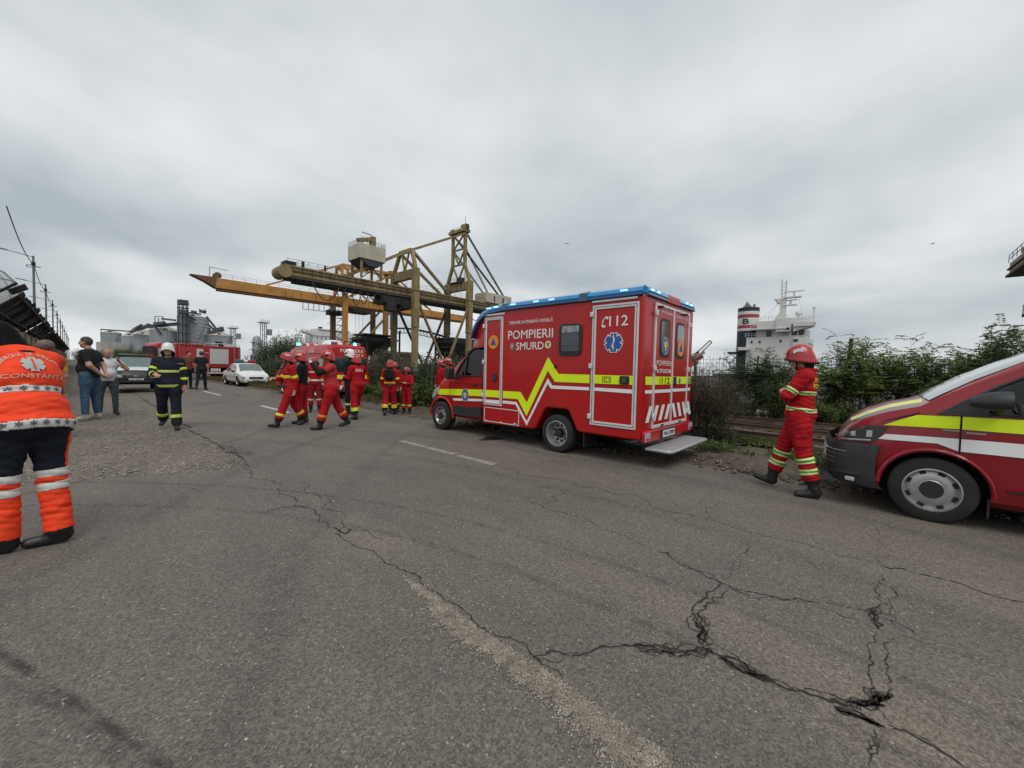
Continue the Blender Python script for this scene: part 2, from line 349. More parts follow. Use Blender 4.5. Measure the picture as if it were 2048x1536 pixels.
# cracks: jagged open joints traced on the ground
crackm = mat('crack_shadow', (0.022, 0.018, 0.015), 0.95, var=0.4, scale=30)
def jag(pts, it=4, amp=0.09):
    pts = [np.array(p[:2]) for p in pts]
    for k in range(it):
        out = []
        for a, b in zip(pts[:-1], pts[1:]):
            d = b-a; n = np.array([-d[1], d[0]]); m = (a+b)/2+n*random.gauss(0, amp); out += [a, m]
        pts = out+[pts[-1]]
    return pts
cid = [0]
def crack(px, w=0.012, it=4, amp=0.09, z=0.0035):
    P = [gp(*p) for p in px]; Ls = max(np.linalg.norm(a[:2]-b[:2]) for a, b in zip(P[:-1], P[1:])); it = max(2, min(7, int(math.log2(Ls/.014)))); w = w*.50; P = jag(P, it, amp*1.35); n = len(P); l, r = [], []
    for i, p in enumerate(P):
        d = P[min(i+1, n-1)]-P[max(i-1, 0)]; d = d/(np.linalg.norm(d)+1e-9); nn = np.array([-d[1], d[0]])
        k = w*(0.25+1.1*abs(nz(p[0]*7, p[1]*7, cid[0]))+0.25*random.random()); k *= min(1, 12*i/n+0.3, 12*(n-1-i)/n+0.3)*(.55+.9*random.random())
        l.append((*(p-nn*k), z)); r.append((*(p+nn*k), z))
    cid[0] += 1; b = MB(); b.grid([l, r]); me = b.mesh('crack', crackm, recalc=False)
    return obj('crack', me, road)
def crackband(px, w, n, seed, wk=0.007, amp=0.12):
    """alligator cracking: several strands wandering in a band, with cross links"""
    random.seed(seed)
    for k in range(int(n*1.6)):
        q = [(x+random.uniform(-w, w), y+random.uniform(-w*0.45, w*0.45)) for x, y in px]; crack(q, wk*random.uniform(0.4, 1.0), 4, amp*1.2)
crack([(470, 905), (500, 945), (560, 985), (640, 1030), (680, 1060), (740, 1100), (800, 1140), (850, 1175), (960, 1255), (1065, 1315), (1125, 1355)], 0.011)
crack([(600, 965), (612, 985), (640, 1018), (690, 1030), (735, 1062), (765, 1080)], 0.008)
crack([(668, 1056), (680, 1062), (692, 1068), (700, 1058)], 0.03, 3)
crackband([(540, 1020), (580, 1015), (612, 1018)], 7, 5, 3, 0.005)
crack([(440, 880), (470, 905), (492, 908), (512, 905)], 0.012); crack([(480, 915), (470, 925), (492, 938)], 0.01)
crackband([(450, 890), (470, 905), (500, 908)], 9, 5, 5, 0.006)
crack([(990, 925), (1080, 955), (1150, 968), (1300, 1005), (1400, 1034), (1530, 1073), (1640, 1098), (1760, 1130)], 0.008)
crack([(1760, 1130), (1780, 1138), (1850, 1150), (1950, 1180), (2048, 1205)], 0.014)
crack([(1150, 968), (1110, 990), (1080, 1010)], 0.004); crack([(1040, 1000), (1080, 1010), (1180, 1042), (1250, 1072), (1300, 1095)], 0.006)
crack([(1300, 1095), (1350, 1122), (1400, 1145), (1440, 1165), (1480, 1180), (1530, 1190), (1600, 1197), (1640, 1205)], 0.011)
crack([(1320, 1105), (1370, 1128), (1425, 1150), (1450, 1172), (1500, 1195), (1560, 1200), (1625, 1205)], 0.006)
crack([(1640, 1205), (1700, 1215), (1745, 1226), (1800, 1250), (1840, 1272)], 0.007); crack([(1625, 1200), (1690, 1208), (1750, 1222), (1790, 1230)], 0.004)
crack([(1630, 1205), (1690, 1235), (1745, 1255), (1765, 1262)], 0.005)
crack([(1440, 1165), (1415, 1185), (1398, 1205), (1390, 1235), (1400, 1265), (1402, 1290)], 0.018); crack([(1455, 1180), (1425, 1195), (1408, 1220), (1402, 1245), (1408, 1280)], 0.013)
crackband([(1400, 1230), (1405, 1265), (1410, 1290)], 8, 6, 7, 0.008)
crack([(1065, 1312), (1110, 1303), (1160, 1312), (1220, 1295), (1280, 1288), (1340, 1297), (1402, 1294)], 0.012)
crack([(1075, 1318), (1130, 1308), (1180, 1313)], 0.006); crackband([(1270, 1290), (1320, 1302), (1380, 1305), (1420, 1300)], 9, 6, 9, 0.008)
crack([(1405, 1295), (1450, 1320), (1500, 1348), (1560, 1372), (1630, 1392), (1690, 1412), (1740, 1440), (1765, 1455)], 0.020)
crack([(1420, 1290), (1480, 1325), (1540, 1358), (1620, 1378), (1700, 1402), (1730, 1415)], 0.009)
crackband([(1440, 1315), (1500, 1345), (1540, 1360)], 12, 8, 11, 0.009); crackband([(1690, 1405), (1730, 1410), (1765, 1408)], 14, 10, 13, 0.010)
crack([(1668, 1414), (1700, 1425), (1740, 1445), (1770, 1455)], 0.04, 4); crack([(1672, 1418), (1710, 1433), (1760, 1455)], 0.03, 4)
crack([(1775, 1450), (1820, 1468), (1870, 1495), (1930, 1536)], 0.012); crack([(1780, 1460), (1850, 1478), (1900, 1510)], 0.006)
crack([(1758, 1052), (1752, 1100), (1755, 1128)], 0.003); crack([(1780, 1070), (1776, 1110), (1778, 1140)], 0.003)
crack([(1768, 1150), (1760, 1190), (1748, 1215), (1748, 1245), (1760, 1260)], 0.008); crack([(1785, 1170), (1782, 1210), (1792, 1240), (1800, 1258)], 0.006)
crackband([(1748, 1215), (1750, 1240), (1758, 1256)], 6, 4, 15, 0.008)
crack([(1755, 1270), (1738, 1300), (1745, 1330), (1738, 1350), (1748, 1378), (1740, 1410)], 0.008); crack([(1785, 1275), (1778, 1310), (1772, 1345), (1778, 1380), (1775, 1440)], 0.007)
crackband([(1745, 1385), (1760, 1400), (1775, 1392)], 14, 9, 17, 0.010)
crack([(1525, 1075), (1500, 1095), (1480, 1110), (1465, 1140), (1445, 1160)], 0.004); crack([(1515, 1090), (1490, 1115), (1460, 1140)], 0.003)
crack([(1460, 960), (1420, 985), (1402, 1000), (1412, 1020), (1400, 1034)], 0.004)
crack([(1765, 1262), (1850, 1290), (1950, 1315), (2048, 1345)], 0.003)
crack([(1748, 1460), (1735, 1500), (1740, 1536)], 0.005); crackband([(1745, 1470), (1738, 1510)], 10, 3, 19, 0.004)
crack([(150, 960), (300, 965), (420, 985)], 0.004, 4, .03); crack([(600, 948), (700, 955), (900, 985), (1040, 1005)], 0.003)
random.seed(21)
# oil drips and tar spots
for px, py, r, n_ in ((985, 877, .20, 1), (968, 880, .10, 1)):
    c = gp(px, py)
    for i in range(n_):
        q = c+np.array([random.gauss(0, r*.9), random.gauss(0, r*.9), 0])*(n_ > 1); b = MB(); b.poly([(q[0]+r*(.35 if n_ > 1 else 1)*(1+.5*nz(math.cos(a)*2+i, math.sin(a)*2, px))*math.cos(a), q[1]+r*(.35 if n_ > 1 else 1)*(1+.5*nz(math.cos(a)*2+i, math.sin(a)*2, px))*math.sin(a), .0045+.0003*i) for a in np.linspace(0, 6.283, 22, endpoint=False)]); b.build('oil_stain', mat('oil', (.02, .018, .017), .45, var=.4, scale=20), road)
# band of bare aggregate along the old joint
cl = [(790, 1140), (860, 1180), (960, 1255), (1065, 1320), (1180, 1400), (1300, 1480), (1400, 1560), (1500, 1640)]
P = [gp(*p)[:2] for p in cl]; top, bot = [], []
for a, b in zip(P[:-1], P[1:]):
    for t in np.linspace(0, 1, 44, endpoint=False):
        p = a+(b-a)*t; d = (b-a)/np.linalg.norm(b-a); nn = np.array([d[1], -d[0]])
        k = min(1, len(top)/90); top.append((*(p+nn*0.02*random.random()), 0.0025)); bot.append((*(p+nn*k*(0.13+0.07*nz(p[0]*3, p[1]*3, 5)+0.05*nz(p[0]*17, p[1]*17, 5)+0.05*random.random())), 0.0025))
ag = MB(); ag.grid([top, bot]); ag.build('aggregate_strip', aggm, road, recalc=False)
def stones(name, pts, smin, smax, m, parent=None, label=None, cat=None):
    n = len(pts); base = np.array([(1, 0, 0), (-1, 0, 0), (0, 1, 0), (0, -1, 0), (0, 0, 1), (0, 0, -1)], float)
    tr = np.array([(0, 2, 4), (2, 1, 4), (1, 3, 4), (3, 0, 4), (2, 0, 5), (1, 2, 5), (3, 1, 5), (0, 3, 5)])
    s = rng.uniform(smin, smax, (n, 1, 1))*rng.uniform(0.55, 1.3, (n, 6, 1))*np.array([1, 1, 0.7])
    a = rng.uniform(0, 6.28, n); V = base[None]*s; c, si = np.cos(a)[:, None], np.sin(a)[:, None]
    X = V[..., 0]*c-V[..., 1]*si; Y = V[..., 0]*si+V[..., 1]*c; V = np.stack([X, Y, V[..., 2]], -1)+np.asarray(pts)[:, None, :]
    me = np_mesh(name, V.reshape(-1, 3), (tr[None]+np.arange(n)[:, None, None]*6).reshape(-1, 3), m)
    o = obj(name, me, parent); o['kind'] = 'stuff'; return tag(o, label, cat)
sm = mat('grey_stone', (0.26, 0.24, 0.21), 0.85, var=0.5, scale=9); wm = mat('pale_stone', (0.55, 0.53, 0.49), 0.8)
# loose chips on the aggregate band, along the cracks and over the lot
pts = []
for i in range(5200):
    k = random.randrange(30, len(top)); t = random.random()*1.25 if random.random() < .75 else random.gauss(.9, .5); p = np.array(top[k])*(1-t)+np.array(bot[k])*t; pts.append((p[0]+random.gauss(0, .012), p[1]+random.gauss(0, .012), 0.004))
stones('loose_chips', pts, 0.0025, 0.008, mat('buff_stone', (0.29, 0.255, 0.21), 0.85, var=0.45, scale=11), road)
pts = [(random.uniform(-3, 6.5), random.uniform(-1.5, 7), 0.003) for _ in range(420)]
stones('road_grit', pts, 0.003, 0.008, wm, road)
pts = [(random.uniform(-2, 1.8), 7+random.random()**1.5*16, -0.015) for _ in range(4200)]
stones('lot_gravel', pts, 0.008, 0.024, sm, None, 'loose grey gravel over the broken side lot', 'gravel')
pts = [(6.8+abs(random.gauss(0, .9)), random.uniform(-3, 16), 0.02) for _ in range(2200)]
stones('verge_rubble', pts, 0.01, 0.045, mat('brown_stone', (0.15, 0.12, 0.09), 0.9, var=.5, scale=6), None, 'brown clods and rubble along the muddy verge', 'rubble')
# ------------------------------------------------------------------ railway tracks
railm = mat('rusty_rail', (0.15, 0.095, 0.065), 0.6, 0.4, var=0.3, dirt=0.5, dcol=(0.05, 0.04, 0.035)); railt = mat('worn_rail_top', (0.30, 0.27, 0.25), 0.35, 0.8)
slm = mat('old_sleeper', (0.085, 0.065, 0.05), 0.9, var=0.4, scale=7, bump=0.4)
b = MB(); rows = []
for y in np.concatenate([np.arange(-30, 30, 0.3), np.arange(30, 160, 2.5)]):
    rows.append([(x, y, 0.02+0.05*nz(x*3, y*3, 6)+(0.05 if 10 < x < 15 else 0)) for x in np.arange(9.7, 15.6, 0.3)])
b.grid(rows); tag(b.build('ballast_bed', ballm, smooth=60), kind='structure')
pts = [(random.uniform(9.9, 15), random.uniform(-8, 12), 0.07) for _ in range(2600)]
stones('ballast_stones', pts, 0.02, 0.05, mat('ballast_stone', (0.16, 0.13, 0.11), 0.9, var=.5, scale=6), None, 'loose brown ballast stones between the rails', 'gravel')
sleeper_me = None
for ti, xc in enumerate((11.15, 13.15)):
    t = empty('railway_track', (xc, 0, 0), 0, ['railway track nearest the road, half sunk in weeds', 'railway track farther from the road, beside the mesh fence'][ti], 'track', 'railway tracks beside the road')
    for s in (-1, 1):
        r = MB(); x = s*0.7525
        r.prism([(x-.065, 0.10), (x+.065, 0.10), (x+.065, 0.115), (x+.012, 0.13), (x+.012, 0.20), (x+.036, 0.21), (x+.036, 0.2295), (x-.036, 0.2295), (x-.036, 0.21), (x-.012, 0.20), (x-.012, 0.13), (x-.065, 0.115)], 'y', -40, 170)
        ro = r.build('rail', railm, t, smooth=30)
        k = MB(); k.bb(x-.03, x+.03, -40, 170, 0.2296, 0.232); k.build('running_surface', railt, ro)
    for i in range(60):
        if sleeper_me is None:
            k = MB(); k.box((0, 0, 0.06), (2.5, 0.24, 0.10)); sleeper_me = k.mesh('sleeper', slm)
        obj('sleeper', sleeper_me, t, (random.gauss(0, .03), -16+i*0.62+random.gauss(0, .02), random.gauss(0.0, .008)), (0, 0, random.gauss(0, .015)))
# ================================================================== THE PORT: cranes, silos, ships
ochre = mat('ochre_crane_paint', (0.27, 0.20, 0.085), 0.7, var=0.22, scale=0.35, dirt=0.9, dcol=(0.065, 0.048, 0.033), dscale=1.3, stretch=(1, 1, .3))
orange = mat('orange_crane_paint', (0.50, 0.235, 0.055), 0.65, var=0.12, scale=0.3, dirt=0.6, dcol=(0.17, 0.085, 0.04), dscale=0.5)
sooty = mat('sooty_steel', (0.060, 0.050, 0.042), 0.85, var=0.3, scale=0.6)
darkst = mat('dark_steel', (0.022, 0.021, 0.022), 0.8, var=0.35, scale=0.5)
beige = mat('beige_cladding', (0.46, 0.42, 0.34), 0.7, var=0.10, scale=0.5, dirt=0.35, dcol=(0.2, 0.17, 0.13))
galv = mat('galvanised_steel', (0.30, 0.33, 0.36), 0.5, 0.35, var=0.15, scale=0.12, stretch=(1, 1, 0.2)); galvroof = mat('dusty_silo_roof', (0.42, 0.39, 0.35), 0.65, 0.1, var=0.15, scale=0.1)
steelgrey = mat('elevator_steel', (0.085, 0.095, 0.105), 0.6, 0.3, var=0.3, scale=0.2)
def part(T, name, m, fn, bevel=0, smooth=None):
    b = MB(); fn(b); return b.build(name, m, T, bevel=bevel, smooth=smooth)
def beamp(T, name, p0, p1, w, h, m): return part(T, name, m, lambda b: b.beam(p0, p1, w, h))
def railing(T, p0, p1, n, m, h=1.1, w=.06):
    b = MB(); p0, p1 = Vector(p0), Vector(p1)
    for i in range(n+1): q = p0.lerp(p1, i/n); b.beam(q, q+Vector((0, 0, h)), w)
    for k in (.5, 1.0): b.beam(p0+Vector((0, 0, h*k)), p1+Vector((0, 0, h*k)), w)
    return b.build('railing', m, T)
def cat(p0, p1, sag, n=10):
    p0, p1 = Vector(p0), Vector(p1); return [p0.lerp(p1, t)-Vector((0, 0, sag*4*t*(1-t))) for t in np.linspace(0, 1, n)]
# ------------------------------------------------------------------ crane A: ochre bridge crane with tall pylon
X1, X2, Yn, Yf = 59.6, 78.3, 89.0, 99.4; Ym = (Yn+Yf)/2
K = empty('bridge_crane', (X1, Ym, 0), 0, 'ochre bridge crane with tall pylon and beige cabin on stilts above its long girder', 'crane', 'quay cranes'); K.location = (0, 0, 0)
for X in (X1, X2):
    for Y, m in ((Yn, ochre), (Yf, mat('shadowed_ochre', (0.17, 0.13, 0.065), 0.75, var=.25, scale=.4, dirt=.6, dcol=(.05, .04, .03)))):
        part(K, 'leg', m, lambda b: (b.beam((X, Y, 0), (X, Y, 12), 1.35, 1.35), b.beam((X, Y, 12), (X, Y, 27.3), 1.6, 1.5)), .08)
        part(K, 'leg_collar', m, lambda b: b.box((X, Y, 21.5), (1.9, 1.8, .3))); part(K, 'leg_collar', m, lambda b: b.box((X, Y, 12.0), (1.75, 1.7, .25)))
        part(K, 'bogie', darkst, lambda b: b.box((X, Y, .7), (5.5, 1.3, 1.4)), .1)
    beamp(K, 'cross_beam', (X, Yn+.75, 25.9), (X, Yf-.75, 25.9), 1.5, 2.3, ochre)
    part(K, 'beam_stiffener', sooty, lambda b: [b.box((X-.76, Yn+1.4+i*1.6, 25.9), (.06, .10, 2.2)) for i in range(6)])
g = part(K, 'girder', ochre, lambda b: b.bb(29.5, 101, Ym-2.0, Ym+2.0, 20.0, 22.6), .1)
for z, h, o, m in ((22.35, .35, .25, ochre), (21.4, .28, .16, sooty), (20.6, .3, .22, ochre), (20.0, .4, .30, sooty)):
    part(K, 'girder_flange', m, lambda b: b.bb(30.5, 101, Ym-2.0-o, Ym+2.0+o, z-h/2, z+h/2))
part(K, 'girder_soffit', darkst, lambda b: b.bb(32, 101, Ym-1.9, Ym+1.9, 19.3, 19.8))
part(K, 'girder_nose', ochre, lambda b: (b.cyl((29.6, Ym-2.2, 21.1), (29.6, Ym+2.2, 21.1), 1.35, n=20)), 0, 40)
for i in range(34): part(K, 'girder_rib', sooty, lambda b: b.bb(33+i*2, 33.12+i*2, Ym-2.12, Ym-2.0, 20.2, 22.2))
railing(K, (30, Ym-2.2, 22.7), (100, Ym-2.2, 22.7), 34, darkst); railing(K, (30, Ym+2.2, 22.7), (100, Ym+2.2, 22.7), 34, darkst)
part(K, 'nose_machinery', darkst, lambda b: b.box((31, Ym, 23.1), (2.2, 2.6, .9))); part(K, 'lamp_stand', darkst, lambda b: b.box((33.5, Ym-1, 23.3), (.5, .5, 1.4))); part(K, 'lamp_stand', darkst, lambda b: b.box((38, Ym-1.6, 23.3), (.35, .35, 1.3)))
# A-frame on the landward portal
ap = [(X1+.2, Yn+2.2, 32.4), (X1+.2, Yf-2.6, 32.4)]
beamp(K, 'apex_beam', ap[0], ap[1], .9, .9, ochre)
for a, Y in ((ap[0], Yn), (ap[1], Yf)): beamp(K, 'a_frame_leg', (X1, Y, 27.2), a, .8, .8, ochre)
for Y in (Yn+3.4, Yf-3.4): beamp(K, 'a_frame_brace', (X1, Ym, 27.0), (X1+.2, Y, 32.2), .4, .4, ochre)
for a in ap:
    beamp(K, 'back_tie', a, (X2-4.5, Ym+(-1.6 if a is ap[0] else 1.6), 22.6), .65, .65, ochre); beamp(K, 'fore_tie', a, (43.0, Ym+(-1.6 if a is ap[0] else 1.6), 22.6), .6, .6, ochre)
    beamp(K, 'top_tie', a, (X2, a[1], 41.6), .6, .6, ochre)
# pylon on the waterside portal
tw = {}
for Y, s in ((Yn, 1), (Yf, -1)):
    p0, p1, p2 = (X2, Y, 27.2), (X2, Y+s*2.4, 32.6), (X2, Y+s*2.4, 42.0); tw[s] = (p0, p1, p2)
    beamp(K, 'pylon_leg', p0, p1, .8, .8, ochre); beamp(K, 'pylon_leg', p1, p2, .75, .75, ochre)
ya, yb = Yn+2.4, Yf-2.4
for z in (32.6, 37.2): beamp(K, 'pylon_crossbar', (X2, ya, z), (X2, yb, z), .45, .45, ochre)
ym = (ya+yb)/2
for p, q in (((X2, ya, 32.6), (X2, ym, 28.0)), ((X2, yb, 32.6), (X2, ym, 28.0)), ((X2, ya, 37.2), (X2, ym, 32.8)), ((X2, yb, 37.2), (X2, ym, 32.8)), ((X2, ya, 37.2), (X2, yb, 42.0)), ((X2, yb, 37.2), (X2, ya, 42.0))): beamp(K, 'pylon_brace', p, q, .4, .4, ochre)
part(K, 'pylon_head', ochre, lambda b: (b.box((X2, ym, 42.4), (2.6, 7.2, .9)), b.box((X2, ya+.2, 43.4), (1.6, 2.0, 1.4)), b.box((X2, yb, 43.2), (1.2, 1.4, .9))), .05)
part(K, 'sheave', sooty, lambda b: (b.cyl((X2-.3, ya-.6, 43.4), (X2+.3, ya-.6, 43.4), .9, n=14), b.cyl((X2-.3, yb+.4, 42.8), (X2+.3, yb+.4, 42.8), .7, n=14)))
railing(K, (X2, Yn+1.0, 42.9), (X2, Yf-1.0, 42.9), 8, darkst); part(K, 'aerial', darkst, lambda b: b.beam((X2, ya, 44), (X2, ya, 46.6), .08))
part(K, 'service_platform', sooty, lambda b: (b.box((X2, ym, 27.2), (3.0, 6.0, .25)), b.box((X2, ym-1, 28.0), (1.6, 2.0, 1.3)))); railing(K, (X2-1.4, ya, 27.3), (X2-1.4, yb, 27.3), 6, darkst)
part(K, 'ladder_cage', sooty, lambda b: [b.beam((X2+.9, ya+.2, 28+i*.55), (X2+.9, ya+1.0, 28+i*.55), .09) for i in range(25)]+[b.beam((X2+.9, ya+t, 28), (X2+.9, ya+t, 41.6), .08) for t in (.2, 1.0)])
for dy in (0.0, .5):
    for sgn, y in ((1, ya), (-1, yb)): part(K, 'backstay', sooty, lambda b: b.cyl((X2+.4, y+dy, 42.2), (100.0, Ym-1.5+dy+(1 if sgn < 0 else 0), 22.8), .16, n=6)); part(K, 'backstay', sooty, lambda b: b.cyl((X2+.4, y+dy, 37.4), (92, Ym-1.5+dy+(1 if sgn < 0 else 0), 22.8), .13, n=6))
mh = part(K, 'machine_house', beige, lambda b: (b.bb(87.5, 99.5, Ym-2.6, Ym+2.6, 22.7, 25.8)), .06)
part(K, 'house_door', darkst, lambda b: (b.bb(91, 91.6, Ym-2.63, Ym-2.6, 23, 25), b.bb(95, 95.7, Ym-2.63, Ym-2.6, 23, 25)))
# cabin on stilts
cx, cz = 48.6, 27.0
cb = part(K, 'cabin', beige, lambda b: b.bb(cx-3.4, cx+3.4, Ym-3.4, Ym+2.6, cz+.2, cz+3.7), .05); part(K, 'cabin_floor', mat('cabin_soffit', (.035, .045, .06), .7), lambda b: b.prism([(cx-3.3, cz+.2), (cx+3.3, cz+.2), (cx+1.5, cz-1.3), (cx-1.0, cz-1.3)], 'y', Ym-3.2, Ym+2.4))
for x in (cx-2.6, cx+2.6):
    for y in (Ym-2.8, Ym+2.0): beamp(K, 'cabin_stilt', (x, y, 22.6), (x, y, cz+.2), .45, .45, ochre)
for p, q in (((cx-2.6, Ym-2.8, 22.6), (cx+2.6, Ym-2.8, cz)), ((cx-2.6, Ym-2.8, cz), (cx+2.6, Ym-2.8, 23.6)), ((cx+2.6, Ym-2.8, 22.8), (cx+2.6, Ym+2.0, cz))): beamp(K, 'stilt_brace', p, q, .2, .2, sooty)
railing(K, (cx-3.3, Ym-3.3, cz+3.7), (cx+3.3, Ym-3.3, cz+3.7), 7, darkst, .9); railing(K, (cx+3.3, Ym-3.3, cz+3.7), (cx+3.3, Ym+2.5, cz+3.7), 6, darkst, .9); railing(K, (cx-3.3, Ym-3.3, cz+3.7), (cx-3.3, Ym+2.5, cz+3.7), 6, darkst, .9)
part(K, 'cabin_crane', ochre, lambda b: (b.bb(cx+.8, cx+1.9, Ym-1.4, Ym+.2, cz+3.7, cz+6.6), b.beam((cx+1.6, Ym-.6, cz+6.2), (cx-2.6, Ym-.6, cz+4.9), .8, .9), b.beam((cx+1.2, Ym-.6, cz+7.0), (cx-1.4, Ym-.6, cz+7.2), .2), b.beam((cx-1.4, Ym-.6, cz+4), (cx-1.4, Ym-.6, cz+6), .25)), .04)
# struts, trolley and hanging cables
for Y in (Yn, Yf):
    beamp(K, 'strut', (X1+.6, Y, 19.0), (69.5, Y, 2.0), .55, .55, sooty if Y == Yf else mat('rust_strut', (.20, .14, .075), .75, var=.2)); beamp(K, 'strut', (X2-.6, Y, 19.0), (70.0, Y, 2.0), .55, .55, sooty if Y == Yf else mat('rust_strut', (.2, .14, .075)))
    beamp(K, 'sill_beam', (X1, Y, 1.8), (X2, Y, 1.8), .8, 1.0, sooty)
part(K, 'trolley', darkst, lambda b: (b.bb(52, 57, Ym-2.6, Ym+2.6, 17.6, 19.3), b.bb(53, 55.5, Ym-3.0, Ym-1.0, 15.6, 17.7), b.bb(57.5, 60.5, Ym-2, Ym+3, 16.8, 19.3)), .1)
for i in range(9):
    x = 40+i*1.9; part(K, 'festoon_cable', darkst, lambda b: b.tube(cat((x, Ym-2.3, 19.4), (x+2.4, Ym-2.3, 19.3), 2.0+1.6*random.random()), .10, 5))
for x0, x1, sg in ((35, 41, 3.4), (80.5, 86, 3.2), (86.5, 91, 3.0), (60.5, 64, 2.5)): part(K, 'festoon_cable', sooty, lambda b: b.tube(cat((x0, Ym-2.2, 19.6), (x1, Ym-2.2, 19.4), sg, 14), .13, 5))
# ------------------------------------------------------------------ crane B: orange cantilever crane
Kb = empty('cantilever_crane', (0, 0, 0), 0, 'orange cantilever crane with long boom reaching left over the silos', 'crane', 'quay cranes'); Yb, By0, By1 = 132.0, 128.0, 137.0
part(Kb, 'boom', orange, lambda b: b.prism([(22.6, 23.9), (25.2, 21.5), (112, 21.5), (112, 24.0), (25.5, 24.2)], 'y', Yb-1.3, Yb+1.3), .06); part(Kb, 'boom_tip', mat('rusty_tip', (.16, .075, .045), .8, var=.3), lambda b: b.prism([(19.8, 24.2), (22.6, 23.0), (25.0, 21.6), (25.3, 24.3)], 'y', Yb-1.35, Yb+1.35))
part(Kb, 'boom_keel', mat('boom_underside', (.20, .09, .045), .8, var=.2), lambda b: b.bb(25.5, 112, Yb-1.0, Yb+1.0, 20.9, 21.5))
railing(Kb, (26, Yb-1.2, 24.2), (112, Yb-1.2, 24.1), 30, darkst, 1.1, .05); part(Kb, 'tip_machine', mat('rusty_tip', (.16, .075, .045)), lambda b: (b.cyl((25.6, Yb-.9, 24.9), (25.6, Yb+.9, 24.9), .9, n=12), b.beam((24, Yb, 24.2), (24, Yb, 27), .12), b.beam((24, Yb, 27), (28, Yb, 26.8), .12)))
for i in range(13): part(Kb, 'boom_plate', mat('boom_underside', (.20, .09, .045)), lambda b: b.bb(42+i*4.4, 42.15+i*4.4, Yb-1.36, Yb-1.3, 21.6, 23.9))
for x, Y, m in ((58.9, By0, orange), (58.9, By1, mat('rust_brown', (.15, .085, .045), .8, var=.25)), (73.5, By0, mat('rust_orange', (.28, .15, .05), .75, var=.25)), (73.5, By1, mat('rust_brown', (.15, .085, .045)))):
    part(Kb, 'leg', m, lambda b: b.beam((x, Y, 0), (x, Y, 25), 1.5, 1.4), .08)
for x in (58.9, 77.5):
    for Y in (By0+1, By1-1): beamp(Kb, 'mast', (x, Y, 24), (x, (Y+Yb)/2, 34.6), .8, .8, orange)
for Y in (Yb-1.8, Yb+2.2):
    beamp(Kb, 'top_chord', (58.9, Y, 34.6), (77.5, Y, 35.0), .7, .7, orange); beamp(Kb, 'fore_tie', (58.9, Y, 34.6), (37, Yb, 24.2), .45, .45, orange); beamp(Kb, 'back_tie', (77.5, Y, 35), (96, Yb, 24.0), .45, .45, orange); beamp(Kb, 'diagonal', (58.9, Y, 34.6), (70, Y, 24.5), .5, .5, orange); beamp(Kb, 'diagonal', (77.5, Y, 35), (62, Y, 24.5), .4, .4, orange); beamp(Kb, 'diagonal', (62.5, Y, 34.6), (62.5, Y, 26), .4, .4, orange)
for Y in (By0, By1): beamp(Kb, 'strut', (59.5, Y, 3), (76, Y, 21.5), .6, .6, mat('rust_strut', (.2, .14, .075)))
part(Kb, 'mast_head', mat('rust_orange', (.28, .15, .05)), lambda b: b.box((77.5, Yb, 35.4), (3, 5, .9)))
part(Kb, 'service_cage', darkst, lambda b: [b.beam((47+i*1.6, Yb-1.2, 18.6), (47+i*1.6, Yb-1.2, 20.9), .14) for i in range(6)]+[b.beam((47, Yb-1.2, 18.6), (55, Yb-1.2, 18.6), .14)])
for i in range(8): part(Kb, 'festoon_cable', mat('pale_cable', (.30, .31, .32), .6), lambda b: b.tube(cat((55.2+i*1.45, Yb-1.2, 20.9), (56.65+i*1.45, Yb-1.2, 20.9), 1.9), .07, 5))
for x in (64.0, 65.3, 66.6): part(Kb, 'hoist_rope', mat('pale_cable', (.3, .31, .32)), lambda b: b.cyl((x, Yb-.8, 20.9), (x, Yb-.8, 3), .05, n=5))
part(Kb, 'crab', darkst, lambda b: (b.bb(62, 69, Yb-2.4, Yb+2.4, 19.4, 21.0), b.bb(57, 61.5, By1-1.5, By1+1.5, 18.5, 20.2)), .1)
part(Kb, 'stair', sooty, lambda b: [b.beam((60.2, By1, 4+i*2.4), (62.0, By1, 5.6+i*2.4), .3, .12) for i in range(6)]+[b.box((61.2, By1, 5.7+i*2.4), (2.4, 1.4, .15)) for i in range(6)])
part(Kb, 'operator_cab', mat('pale_cab', (.42, .44, .46), .6), lambda b: b.bb(54.5, 59, By0-2.5, By0+.5, 25.2, 27.6), .08)
# ------------------------------------------------------------------ crane at the right edge
Kc = empty('edge_crane', (0, 0, 0), 0, 'ochre crane girder end with hoist house jutting in at the right edge', 'crane', 'quay cranes')
part(Kc, 'girder', ochre, lambda b: (b.bb(58, 90, -16.4, -13.9, 16.4, 18.2)), .1); part(Kc, 'girder_flange', sooty, lambda b: (b.bb(58, 90.3, -16.7, -13.6, 16.2, 16.5), b.bb(58, 90.3, -16.6, -13.7, 17.2, 17.4))); part(Kc, 'hoist_house', mat('brown_cladding', (.13, .10, .075), .7, var=.2), lambda b: b.bb(82, 90, -18.2, -14.9, 18.5, 20.1), .1)
railing(Kc, (60, -13.8, 18.2), (90, -13.8, 18.2), 14, darkst)
for x in (64, 82):
    for y in (-23, -16.5): part(Kc, 'leg', ochre, lambda b: b.beam((x, y-4, 0), (x, y-1.5, 17), 1.2, 1.2), .08)
for i in range(4): part(Kc, 'stay', mat('pale_cable', (.3, .31, .32)), lambda b: b.cyl((88-i*.7, -15.6, 20), (70-i*.7, -15.6-6, 46), .10, n=5))
part(Kc, 'access_platform', darkst, lambda b: (b.bb(80, 86, -20, -14.6, 10.0, 10.4))); railing(Kc, (80, -14.7, 10.4), (86, -14.7, 10.4), 4, mat('pale_cable', (.3, .31, .32)), 1.2, .1); part(Kc, 'platform_post', darkst, lambda b: b.beam((83, -19, 0), (83, -19, 10), .6))
